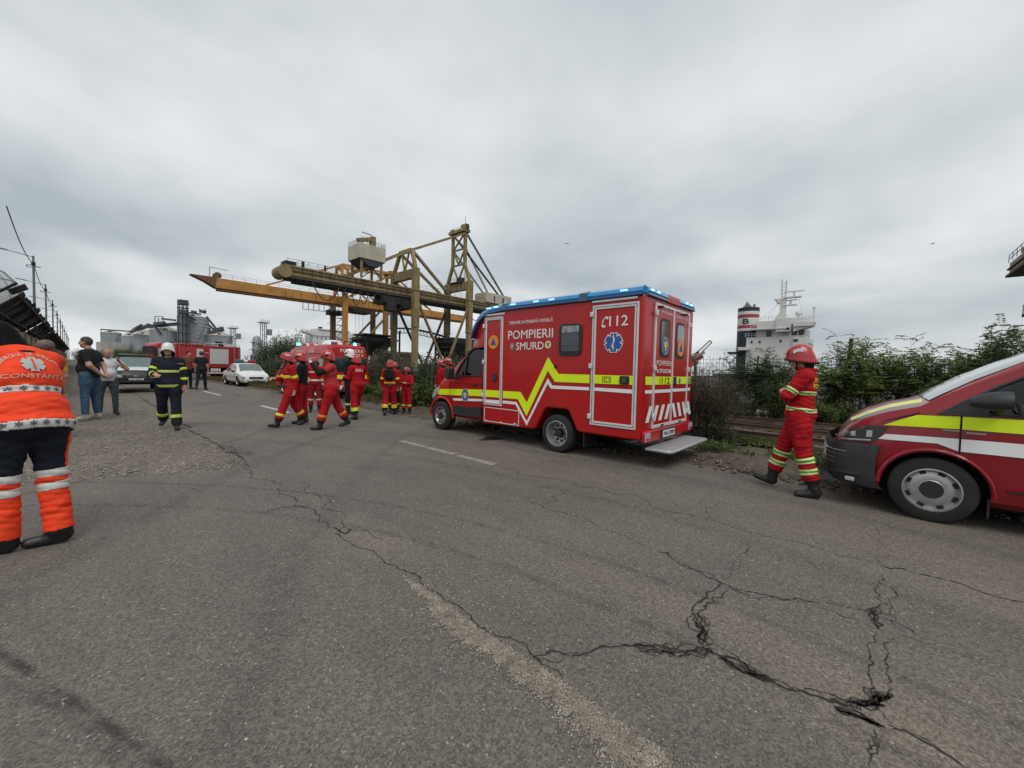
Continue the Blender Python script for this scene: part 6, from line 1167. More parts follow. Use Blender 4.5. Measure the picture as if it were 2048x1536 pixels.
k = MB(); k.tube([(-.14, -.40, 1.25), (-.06, -.42, 1.22), (.02, -.40, 1.215)], .03, 6); k.tube([(-.11, -.47, 1.38), (-.09, -.52, 1.30), (-.02, -.55, 1.20)], .012, 5); k.build('mirror_arm', greypl, mm)
bd = MB(); bd.box((-.010, -.11, 1.0), (.006, .12, .012)); bd.box((-.010, -.28, .988), (.006, .13, .016)); bd.build('side_badge', chrome, V)
bs = MB(); bs.bb(.3, .85, -1.35, -1.15, .75, 1.55); bs.bb(.45, .72, -1.30, -1.18, 1.56, 1.75); bs.bb(.3, .85, -1.2, -.72, .62, .78); bs.build('seat', interior, V, bevel=.05)
sw = MB(); c = Vector((.55, -.50, 1.12)); sw.tube([c+Vector((.19*math.cos(a), -.10*math.sin(a), .16*math.sin(a))) for a in np.linspace(0, 6.283, 20)], .016, 6); sw.build('steering_wheel', blackpl, V)

# ------------------------------------------------------------------ the high-roof van behind the crew
B = empty('ambulance_van', (8.12, 17.2, 0), R_(3), 'red high-roof panel van with lit blue beacons and white roof dome, behind the helmeted crew', 'van', 'red emergency vehicles')
st = [(0, sec(.45, 1.25, 2.42, .90, .95, .78)), (.10, sec(.40, 1.25, 2.52, .94, .99, .80)), (.6, sec(.40, 1.25, 2.56, .94, .99, .80)), (3.6, sec(.40, 1.25, 2.52, .94, .99, .80)), (4.2, sec(.40, 1.25, 2.35, .94, .99, .80)), (4.6, sec(.40, 1.25, 2.02, .94, .99, .82)), (5.0, sec(.40, 1.24, 1.62, .94, .98, .86)), (5.3, sec(.40, 1.15, 1.32, .93, .97, .88, .05)), (5.6, sec(.40, 1.05, 1.18, .90, .93, .84, .05)), (5.85, sec(.38, .88, 1.0, .84, .86, .74, .04)), (5.95, sec(.40, .66, .80, .70, .72, .6, .02))]
body = shell(st, redp, 0); aws = []
for y in (1.0, 4.65):
    for s in (-1, 1): k = MB(); k.cyl((s*.62, y, .36), (s*1.2, y, .36), .42, n=24); aws.append((k, voidm))
body = cut_mesh(body, aws); obj('body', body, B); shade(body, 32)
for y in (1.0, 4.65):
    for s in (-1, 1): wheel(B, s*.86, y, .35, .22, s, 'steel')
ub = MB(); ub.bb(-.7, .7, .3, 5.6, .3, .6); ub.build('underbody', voidm, B)
bxx = lambda z: -.99+(0 if z < 1.25 else (z-1.25)/1.27*.19)-.004
def bp_(name, poly, m, off=0.0): return sidepatch(name, poly, m, B, off, .006, bxx)
bp_('side_window', [(2.2, 1.42), (3.1, 1.42), (3.1, 1.95), (2.2, 1.95)], mat('frosted_glass', (.30, .30, .31), .35, var=.5, scale=18), .004); bp_('side_window', [(.5, 1.42), (1.7, 1.42), (1.7, 1.95), (.5, 1.95)], mat('frosted_glass', (.3, .3, .31)), .004); bp_('cab_window', [(3.7, 1.36), (4.85, 1.36), (4.55, 1.75), (4.25, 1.98), (3.7, 2.0)], darkglass, .004)
bp_('yellow_stripe', [(.1, 1.0), (5.4, .98), (5.4, .86), (.1, .86)], yelref, .002); bp_('white_stripe', [(.1, .78), (3.8, .78), (3.8, .70), (.1, .70)], whiteref, .002)
ln = MB(); ln.tube([(bxx(z)-.004, y, z) for y, z in ((2.05, .6), (2.05, 2.05), (3.25, 2.05), (3.25, .6))], .006, 4); ln.tube([(bxx(2.12)-.004, y, 2.12) for y in (.2, 3.6)], .02, 5); ln.build('panel_seam', mat('seam_red', (.14, .006, .008), .5), B)
place_text('lettering', '112', (bxx(2.25)-.012, 2.0, 2.20), (0, -1, 0), (.149, 0, 1), .42, .17, whitetx, B, .02); place_text('lettering', 'AMBULANȚĂ', (bxx(2.25)-.012, 3.4, 2.22), (0, -1, 0), (.149, 0, 1), 1.0, .10, whitetx, B, .02)
def brx(z): return -.004+(0.0 if z < 1.25 else (z-1.25)/1.25*.02)
wn = MB(); wn.bb(-.86, -.05, -.012, .05, 1.30, 1.98); wn.build('rear_window', darkglass, B, bevel=.03); wn = MB(); wn.bb(.05, .86, -.012, .05, 1.30, 1.98); w2 = wn.build('rear_window', darkglass, B, bevel=.03); tri_emblem('round_emblem', 'y', -.016, -.003, .32, 1.55, .19, B)
place_text('lettering', 'POMPIERII', (-.42, -.012, 2.20), RU, LZ, 1.06, .16, whitetx, B, .014); place_text('lettering', 'SMURD', (-.10, -.010, 2.02), RU, LZ, .60, .13, whitetx, B, .03); plate('round_badge', circ(.62, 2.085, .06), 'y', -.008, -.003, goldm, B)
sm_ = MB(); sm_.beam((0, -.008, .55), (0, -.008, 2.4), .015, .01); sm_.build('rear_door_seam', mat('seam_red', (.14, .006, .008)), B)
k = MB(); k.bb(.48, .84, -.012, -.004, .98, 1.16); k.build('yellow_stripe', yelref, B); k = MB(); k.bb(-.9, -.3, -.012, -.004, .98, 1.16); k.build('yellow_stripe', yelref, B); place_text('lettering', '112', (.20, -.010, .76), RU, LZ, .42, .15, whitetx, B, .03)
for i, x in enumerate((-.8, -.4, 0.25, .55)):
    k = MB(); k.poly([(x, -.009, .70), (x+.16, -.009, .70), (x+.02, -.009, .48), (x-.14, -.009, .48)]); k.build('chevron', whiteref, B)
k = MB(); k.bb(-.92, .92, -.10, .05, .36, .50); k.build('rear_bumper', blackpl, B, bevel=.03)
for s in (-1, 1): k = MB(); k.bb(s*.92-.06, s*.92+.06, -.02, .06, .60, 1.05); k.build('tail_lamp', redlens, B, bevel=.02)
lb = MB(); lb.bb(-.72, .72, 3.55, 3.85, 2.52, 2.57); lb.build('light_bar', blackpl, B)
for x, m in ((-.62, cyanled), (-.36, redlens), (-.2, whitep), (.0, redlens), (.22, whitep)):
    k = MB(); k.lathe([(.10, 0), (.10, .08), (.075, .13), (0, .14)], (x, 3.7, 2.57), 'z', 14); k.build('beacon', m, B, smooth=40)
for x, y, m in ((.45, .35, cyanled), (.66, .4, redlens), (-.55, .4, bluedark), (-.42, .35, redlens)):
    k = MB(); k.lathe([(.075, 0), (.075, .10), (.05, .15), (0, .16)], (x, y, 2.54), 'z', 14); k.build('beacon', m, B, smooth=40)
k = MB(); k.lathe([(.48, 0), (.46, .10), (.36, .20), (.2, .26), (0, .275)], (-.12, 1.3, 2.54), 'z', 20); k.build('roof_dome', whitep, B, smooth=50); k = MB(); k.tube([(.10, .7, 2.6), (.10, .6, 2.74), (.5, .6, 2.74), (.55, .7, 2.6)], .03, 6); k.build('roof_rail', blackpl, B)
mi = MB(); mi.box((-1.2, 4.75, 1.5), (.2, .12, .38)); mi.box((-1.06, 4.75, 1.36), (.2, .06, .06)); mi.build('mirror', blackpl, B, bevel=.03); k = MB(); k.box((-1.02, 4.75, .8), (.06, 1.1, .12)); k.build('sill_moulding', greypl, B, bevel=.02)
bpm = MB(); bpm.bb(-.8, .8, 5.75, 6.02, .32, .62); bpm.build('front_bumper', greypl, B, bevel=.08)

B.scale = (1, 1, .955)
# ------------------------------------------------------------------ passenger cars facing the camera
def car(name, loc, rz, label, m, L_=4.35, W_=1.74, Hh=1.53, duster=False, group='parked cars'):
    T = empty(name, loc, rz, label, 'car', group); h = W_/2   # front towards +y in local
    up = .21 if duster else 0.0; zl = .26+up
    st = [(0, sec(zl+.12, .80+up, .92+up, h-.22, h-.16, h-.28, .02)), (.12, sec(zl+.02, .86+up, 1.0+up, h-.10, h-.06, h-.20, .03)), (.75, sec(zl, .92+up, 1.06+up if not duster else Hh-.25, h-.06, h-.01, h-.20, .03)), (1.35, sec(zl, .93+up, Hh-.06, h-.06, h, h-.24, .03)), (2.1, sec(zl, .93+up, Hh, h-.06, h, h-.24, .03)), (2.65, sec(zl, .92+up, Hh-.07, h-.06, h, h-.23, .03)),
          (3.1, sec(zl, .90+up, 1.18+up, h-.06, h, h-.19, .03)), (3.42, sec(zl, .87+up, .97+up, h-.06, h-.005, h-.14, .05)), (3.85, sec(zl, .80+up, .90+up, h-.08, h-.03, h-.16, .05)), (4.15, sec(zl, .68+up, .80+up, h-.12, h-.08, h-.20, .04)), (4.28, sec(zl, .56+up, .66+up, h-.2, h-.17, h-.28, .02)), (4.35, sec(zl+.06, .46+up, .54+up, h-.34, h-.32, h-.40, .01))]
    r = .34 if duster else .31; aws = []
    for y in (.75, 3.45):
        for s in (-1, 1): k = MB(); k.cyl((s*(h-.27), y, r), (s*(h+.2), y, r), r+.06, n=24); aws.append((k, voidm))
    body = cut_mesh(shell(st, m, 0), aws); obj('body', body, T); shade(body, 30)
    for y in (.75, 3.45):
        for s in (-1, 1): wheel(T, s*(h-.12), y, r, .2, s, 'car')
    ub = MB(); ub.bb(-h+.25, h-.25, .2, 4.1, .18+up, .5); ub.build('underbody', voidm, T)
    ws = MB(); rows = []
    for y, z, hw_ in ((2.72, Hh-.075, h-.29), (3.1, 1.195+up, h-.24), (3.36, 1.015+up, h-.20)): rows.append([(hw_*k, y+.03, z+.028-.02*abs(k)**3) for k in np.linspace(-1, 1, 9)])
    ws.grid(rows); ws.build('windscreen', mat('car_windscreen', (.10, .14, .135), .05, coat=1, var=.3, scale=3), T, smooth=50)
    xf = lambda z: -h+(0 if z < .93+up else (z-.93-up)/(Hh-.93-up)*.24)-.004
    for nm, poly in (('side_window', [(2.15, .97+up), (3.1, .97+up), (2.75, 1.30+up*.5), (2.45, Hh-.09), (2.15, Hh-.09)]), ('side_window', [(1.15, .97+up), (2.08, .97+up), (2.08, Hh-.09), (1.45, Hh-.10)])):
        for s in (1, -1):
            o = sidepatch(nm, poly, darkglass, T, .003, .004, xf)
            if s == -1: o.scale.x = -1
    for s in (-1, 1):
        k = MB(); k.prism([(s*(h-.42), .60+up), (s*(h-.10), .70+up), (s*(h-.075), .60+up), (s*(h-.12), .49+up), (s*(h-.44), .50+up)], 'y', 4.06, 4.30 if not duster else 4.35); k.build('headlamp', lampglass, T, bevel=.03)
        k = MB(); k.box((s*(h+.10), 3.05, .98+up), (.17, .10, .12)); k.build('mirror', blackpl if not duster else m, T, bevel=.03)
        k = MB(); k.box((s*(h-.26), 4.22, .36+up), (.14, .1, .07)); k.build('fog_lamp', lampglass, T, bevel=.02)
    k = MB(); k.bb(-h+.46, h-.46, 4.22, 4.358, .50+up, .64+up); gr = k.build('grille', blackpl, T, bevel=.015)
    for i in range(4):
        q = MB()
        if duster:
            for x in (-.30, -.17, .17, .30): q.box((x, 4.362, .53+up+.028*i), (.10, .012, .008))
        else: q.bb(-h+.49, h-.49, 4.35, 4.364, .512+up+.03*i, .520+up+.03*i)
        q.build('grille_slat', chrome if duster else greypl, gr)
    k = MB(); k.prism([(-.09, .61+up), (.09, .61+up), (.065, .565+up), (.03, .53+up), (-.03, .53+up), (-.065, .565+up)], 'y', 4.362, 4.384); k.build('front_badge', chrome, T, bevel=.006); k = MB(); k.prism([(-.05, .595+up), (.05, .595+up), (.02, .56+up), (-.02, .56+up)], 'y', 4.385, 4.389); k.build('badge_centre', blackpl, T)
    k = MB(); k.bb(-h+.35, h-.35, 4.25, 4.358, .29+up, .37+up); k.build('lower_intake', blackpl, T, bevel=.02)
    k = MB(); k.bb(-.26, .26, 4.345, 4.378, .395+up, .485+up); k.build('number_plate', platem, T); place_text('lettering', 'MAI 56022' if duster else 'MAI 35097', (.22, 4.382, .412+up), (-1, 0, 0), LZ, .44, .056, blacktx, T, .03)
    return T
lg = car('police_car', (7.75, 34.3, 0), R_(182), 'white police saloon with blue and red light bar on its roof', whitep)
k = MB(); k.bb(-.55, .55, 1.95, 2.25, 1.56, 1.62); k.build('light_bar_base', blackpl, lg)
for x0, x1, m in ((-.58, -.12, redlens), (.12, .58, mat('teal_lens', (.02, .13, .20), .15, coat=.7)), (-.115, .115, whitep)):
    k = MB(); k.bb(x0, x1, 1.93, 2.27, 1.60, 1.76); k.build('light_bar_lens', m, lg, bevel=.04)
for s in (-1, 1):
    k = MB(); k.bb(s*.872-.003, s*.872+.003, 1.0, 3.1, .60, .70); k.build('side_reflection', mat('beige_reflection', (.45, .38, .30), .5), lg)  # beige reflection along the white doors, painted as a thin band
for x in (-.3, -.1, .12, .3): k = MB(); k.box((x, 3.78, .957-.0), (.10, .16, .006), Matrix.Rotation(-.13, 3, 'X')); k.build('bonnet_mark', goldm, lg)
du = car('offroad_car', (2.02, 30.35, 0), R_(180-2), 'dark grey off-road car with roof rails and pale bonnet parked by the left verge', mat('anthracite_paint', (.007, .008, .010), .45, coat=.15), 4.35, 1.82, 1.74, True)
k = MB(); rows = []
for y, z, w in ((3.44, 1.195, .72), (3.85, 1.13, .70), (4.13, 1.03, .64)): rows.append([(w*t, y+.01, z+.048-.035*abs(t)**3) for t in np.linspace(-1, 1, 9)])
k.grid(rows); k.build('bonnet', mat('pale_bonnet', (.60, .61, .62), .25, .1, coat=.6, var=.15, scale=9), du, smooth=50)  # bonnet sheet much paler than the anthracite body
for s in (-1, 1): k = MB(); k.tube([(s*.66, 1.2, 1.74), (s*.66, 1.3, 1.81), (s*.66, 2.4, 1.81), (s*.66, 2.55, 1.71)], .025, 6); k.build('roof_rail', blackpl, du)
k = MB(); k.bb(-.60, .60, 1.85, 2.15, 1.78, 1.88); k.build('roof_bar', mat('dark_green_lens', (.03, .06, .05), .25, coat=.5), du, bevel=.03)

# ------------------------------------------------------------------ fire engine standing across the road
Ft = empty('fire_engine', (10.2, 45.9, 0), R_(103), 'red fire engine with white roller shutters and rear ladder standing across the road', 'fire engine', 'red emergency vehicles')
# local: +y towards the cab; left side (-x) faces the camera
fcab = MB(); fcab.prism([(4.9, .75), (6.45, .75), (6.5, 1.75), (6.3, 2.95), (6.15, 3.05), (4.9, 3.05)], 'x', -1.22, 1.22); fcab.build('cab', redp, Ft, bevel=.09, seg=3)
k = MB(); k.bb(-1.19, 1.19, 4.92, 6.2, 2.9, 3.07); k.build('cab_roof', mat('pale_red_paint', (.55, .25, .22), .5), Ft, bevel=.04)
k = MB(); k.bb(-1.235, -1.215, 5.35, 6.2, 1.75, 2.6); k.build('cab_window', mat('bright_cab_glass', (.30, .33, .34), .06, coat=1), Ft, bevel=.04); k = MB(); k.bb(-1.1, 1.1, 6.36, 6.44, 1.8, 2.75); k.build('windscreen', darkglass, Ft)
k = MB(); k.bb(-1.25, 1.25, 6.3, 6.62, .55, 1.0); k.build('front_bumper', whitep, Ft, bevel=.05); k = MB(); k.box((-1.42, 6.45, 2.35), (.15, .25, .6)); k.box((-1.38, 6.45, 1.85), (.14, .22, .3)); k.beam((-1.2, 6.3, 2.7), (-1.42, 6.45, 2.7), .05); k.build('mirror', blackpl, Ft, bevel=.03)
bd = MB(); bd.bb(-1.25, 1.25, 0, 3.0, 1.05, 3.0); bd.build('equipment_body', mat('dull_red_paint', (.33, .016, .02), .4, var=.12, dirt=.3, dcol=(.16, .06, .05)), Ft, bevel=.03); bd = MB(); bd.bb(-1.24, 1.24, 3.0, 4.88, 1.0, 3.1); bd.build('crew_body', mat('faded_red_paint', (.40, .03, .035), .4, var=.15), Ft, bevel=.03)
k = MB(); k.bb(-1.27, -1.245, 1.05, 2.55, 1.4, 2.75); sh = k.build('roller_shutter', mat('shutter_white', (.55, .55, .53), .5), Ft)
for i in range(14): q = MB(); q.bb(-1.276, -1.27, 1.07, 2.53, 1.42+.094*i, 1.505+.094*i); q.build('shutter_slat', mat('shutter_white', (.55, .55, .53)), sh)
k = MB(); k.bb(-1.26, -1.243, 3.05, 3.55, 1.2, 2.7); k.build('roller_shutter', mat('shutter_white', (.55, .55, .53)), Ft)
for i in range(6): k = MB(); k.bb(-1.252, -1.24, 3.15+.27*i, 3.33+.27*i, 2.88, 3.0); k.build('vent', voidm, Ft)
place_text('lettering', 'POMPIERII', (-1.256, 2.95, 2.35), (0, -1, 0), LZ, .32, .06, whitetx, Ft, .02)
ub = MB(); ub.bb(-.9, .9, .2, 6.2, .55, 1.1); ub.build('chassis', voidm, Ft); k = MB(); k.bb(-1.25, 1.25, .0, 3.0, .50, .62); k.build('side_guard', alum, Ft, bevel=.02)
k = MB()
for i in range(4): k.bb(-1.25, -1.0, 1.7+.2*i, 1.83+.2*i, .68, .98)
k.build('white_canister', whitep, Ft, bevel=.02)
for y in (1.05, 5.6):
    for s in (-1, 1): wheel(Ft, s*1.05, y, .50, .3, s, 'steel')
ld = MB()
for y in (.18, .60): ld.beam((-1.33, y, .85), (-1.33, y, 3.15), .05, .05)
for i in range(9): ld.beam((-1.33, .18, 1.0+.25*i), (-1.33, .60, 1.0+.25*i), .035, .035)
ld.build('ladder', mat('ladder_pink', (.45, .20, .18), .5), Ft)
k = MB(); k.cyl((-.2, 1.2, 3.0), (-.2, 1.2, 3.25), .2, n=12); k.beam((-.2, 1.2, 3.3), (-.6, 1.8, 3.45), .14); k.box((-.25, 1.35, 3.35), (.35, .45, .25)); k.build('water_monitor', blackpl, Ft, bevel=.03); k = MB(); k.bb(-1.0, 1.0, .2, 1.0, 3.0, 3.2); k.build('roof_box', alum, Ft, bevel=.03); k = MB(); k.bb(-1.0, 1.0, 4.95, 5.3, 3.07, 3.25); k.build('light_bar', bluedark, Ft, bevel=.04)
k = MB(); k.tube([(-1.2, .1, 3.0), (-1.2, .1, 3.25), (-1.2, 2.9, 3.25), (-1.2, 2.9, 3.0)], .03, 5); k.build('roof_rail', alum, Ft)
# ================================================================== PEOPLE
skin = mat('skin', (.46, .25, .17), .55, var=.08, scale=30); skin2 = mat('skin_tan', (.40, .21, .14), .55, var=.08, scale=30)
def cloth(name, col, var=.16, sc=7, b=.8): return mat(name, col, .85, var=var, scale=sc, bump=b, bscale=16, spec=.25)
redc = cloth('red_workwear', (.35, .006, .012)); redc2 = cloth('faded_red_workwear', (.40, .035, .035)); dredc = cloth('dark_red_workwear', (.27, .010, .016)); navyc = cloth('navy_workwear', (.012, .015, .026)); blackc = cloth('black_cloth', (.010, .010, .011)); jean = cloth('blue_denim', (.045, .085, .15), .35, 9); jean2 = cloth('grey_denim', (.055, .075, .095), .3, 9); whitec = cloth('white_cotton', (.60, .59, .62), .08); poloc = cloth('black_polo', (.016, .016, .019)); hivis = mat('hivis_orange', (.85, .062, .018), .75, var=.10, scale=6, bump=.9, bscale=12, spec=.25); ochc = cloth('ochre_shirt', (.60, .33, .06)); brownc = cloth('brown_shirt', (.17, .06, .03)); olivec = cloth('dark_navy_shirt', (.014, .017, .028))
limeb = mat('lime_band', (.55, .72, .03), .5); yelb = mat('yellow_band', (.72, .62, .05), .5); silb = mat('silver_band', (.58, .58, .55), .4, var=.08, scale=30); cream = mat('cream_band', (.62, .55, .40), .5); greenb = mat('green_band', (.06, .28, .05), .6)
bootm = mat('black_boot', (.012, .012, .012), .45, var=.3, scale=25); shoe = mat('pale_trainer', (.34, .30, .25), .7, var=.15); hairb = mat('dark_hair', (.007, .006, .007), .6, var=.5, scale=6, stretch=(14, 14, .6), bump=.15, bscale=6, spec=.08); hairg = mat('grey_hair', (.14, .10, .08), .7, var=.4, scale=30, bump=.8); hairs = mat('short_brown_hair', (.05, .033, .022), .7, var=.3, scale=40)
eyem = mat('eye_dark', (.02, .015, .012), .2); lipm = mat('lip', (.30, .10, .085), .5); glovew = mat('white_glove', (.6, .6, .6), .6); hred = mat('helmet_red', (.42, .010, .013), .28, coat=.4, var=.06); hredp = mat('helmet_pink_red', (.36, .015, .022), .3, coat=.35); hwhite = mat('helmet_white', (.70, .70, .68), .25, coat=.6, dirt=.2, dcol=(.4, .38, .35)); beltm = mat('black_belt', (.012, .012, .012), .5)
def sdf_nets(prims, vox, wr=0.0, seed=0, joints=()):
    """smooth union of tapered capsules and ellipsoids -> surface nets (V, quads)"""
    lo = np.min([np.minimum(p['a'], p['b'])-max(p['r']) for p in prims], 0)-.05; hi = np.max([np.maximum(p['a'], p['b'])+max(p['r']) for p in prims], 0)+.05
    n = np.ceil((hi-lo)/vox).astype(int)+1; D = np.full(n, .08, np.float32); ax = [lo[i]+np.arange(n[i])*vox for i in range(3)]
    for p in prims:
        m = max(p['r'])+p['k']+.03; l = np.maximum(0, ((np.minimum(p['a'], p['b'])-m-lo)/vox).astype(int)); h = np.minimum(n, ((np.maximum(p['a'], p['b'])+m-lo)/vox).astype(int)+2)
        X, Y, Z = np.meshgrid(ax[0][l[0]:h[0]], ax[1][l[1]:h[1]], ax[2][l[2]:h[2]], indexing='ij'); P = np.stack([X, Y, Z], -1).astype(np.float32)
        d = pdist(p, P.reshape(-1, 3)).reshape(X.shape); S = D[l[0]:h[0], l[1]:h[1], l[2]:h[2]]; k = p['k']; hh = np.maximum(k-np.abs(S-d), 0)/k; D[l[0]:h[0], l[1]:h[1], l[2]:h[2]] = np.minimum(S, d)-hh*hh*k*.25
    if wr:
        r = np.random.default_rng(seed); X, Y, Z = np.meshgrid(*ax, indexing='ij'); acc = np.zeros(n, np.float32)
        for i in range(7):
            v = r.normal(size=3)*np.array([14, 14, 26]); w = r.normal(size=3)*9; acc += np.abs(np.sin(v[0]*X+v[1]*Y+v[2]*Z+1.5*np.sin(w[0]*X+w[1]*Y+w[2]*Z+i)))
        zt = hi[2]-.05; D += (wr*(acc/7-.63)*np.clip((zt-.30-Z)/.1, 0, 1)*np.clip((Z-.12)/.1, 0, 1)).astype(np.float32)
    for (c, ax_, rad, amp) in joints:      # gathered folds round knees, elbows, ankles and waist
        l = np.maximum(0, ((c-2*rad-lo)/vox).astype(int)); h = np.minimum(n, ((c+2*rad-lo)/vox).astype(int)+1)
        X, Y, Z = np.meshgrid(ax[0][l[0]:h[0]], ax[1][l[1]:h[1]], ax[2][l[2]:h[2]], indexing='ij'); q = np.stack([X, Y, Z], -1)-c; d2 = (q*q).sum(-1); t = q @ ax_
        D[l[0]:h[0], l[1]:h[1], l[2]:h[2]] += (amp*np.exp(-d2/(rad*rad))*(np.sin(t*118+3.2*np.sin(11*q[..., 0]+seed)+2.6*np.sin(13*q[..., 1]-seed))+.5*np.sin(t*61+4*q[..., 0]*9))).astype(np.float32)
    ins = D < 0; V = np.zeros(3); c = ins.astype(np.int8); tot = sum(c[i:n[0]-1+i, j:n[1]-1+j, k:n[2]-1+k] for i in (0, 1) for j in (0, 1) for k in (0, 1)); act = (tot > 0) & (tot < 8)
    idx = -np.ones(act.shape, np.int64); cells = np.argwhere(act); idx[act] = np.arange(len(cells)); acc = np.zeros((len(cells), 3)); cnt = np.zeros(len(cells)); corners = [(i, j, k) for i in (0, 1) for j in (0, 1) for k in (0, 1)]
    for a in corners:
        for d_ in range(3):
            if a[d_]: continue
            b = list(a); b[d_] = 1; ca, cb = cells+np.array(a), cells+np.array(b); va, vb = D[ca[:, 0], ca[:, 1], ca[:, 2]], D[cb[:, 0], cb[:, 1], cb[:, 2]]; x = (va < 0) != (vb < 0); t = np.where(x, va/(va-vb+1e-12), 0); q = np.array(a)+np.zeros((len(cells), 3)); q[:, d_] += t; acc[x] += q[x]; cnt[x] += 1
    V = lo+(cells+acc/cnt[:, None])*vox; F = []
    for d_ in range(3):
        u, v = (d_+1) % 3, (d_+2) % 3; sl = [slice(None)]*3; s2 = [slice(None)]*3; sl[d_] = slice(0, -1); s2[d_] = slice(1, None); cr_ = ins[tuple(sl)] != ins[tuple(s2)]; e = np.argwhere(cr_); e = e[(e[:, u] > 0) & (e[:, v] > 0) & (e[:, u] < n[u]-1) & (e[:, v] < n[v]-1)]
        def g(du, dv): q = e.copy(); q[:, u] -= du; q[:, v] -= dv; return idx[q[:, 0], q[:, 1], q[:, 2]]
        f = np.stack([g(1, 1), g(0, 1), g(0, 0), g(1, 0)], 1); fl = ins[e[:, 0], e[:, 1], e[:, 2]]; f[~fl] = f[~fl][:, ::-1]; F.append(f)
    F = np.concatenate(F); F = F[(F >= 0).all(1)]; return V, F
def pdist(p, P):
    a, b = p['a'], p['b']
    if p['t'] == 'e':
        q = (P-a) @ p['M'].T if p['M'] is not None else P-a; r = p['e']; s = np.linalg.norm(q/r, axis=1); s2 = np.linalg.norm(q/(r*r), axis=1)+1e-9; return (s*(s-1)/s2).astype(np.float32)
    ab = b-a; L2 = ab @ ab+1e-12; t = np.clip(((P-a) @ ab)/L2, 0, 1); return (np.linalg.norm(P-a-t[:, None]*ab, axis=1)-(p['r'][0]+(p['r'][1]-p['r'][0])*t)).astype(np.float32)
A_ = np.array
def rotx(d): c, s = math.cos(R_(d)), math.sin(R_(d)); return A_([[1, 0, 0], [0, c, s], [0, -s, c]])       # + tips +z towards +y
def roty(d): c, s = math.cos(R_(d)), math.sin(R_(d)); return A_([[c, 0, s], [0, 1, 0], [-s, 0, c]])
def rotz(d): c, s = math.cos(R_(d)), math.sin(R_(d)); return A_([[c, -s, 0], [s, c, 0], [0, 0, 1]])
class Body:
    def __init__(s): s.p = []
    def cap(s, tag_, a, b, r0, r1, k=.03): s.p.append(dict(t='c', tag=tag_, a=A_(a, float), b=A_(b, float), r=(r0, r1), k=k, M=None))
    def ell(s, tag_, c, e, M_=None, k=.03): s.p.append(dict(t='e', tag=tag_, a=A_(c, float), b=A_(c, float), r=(max(e), max(e)), e=A_(e, float), k=k, M=None if M_ is None else M_.T))
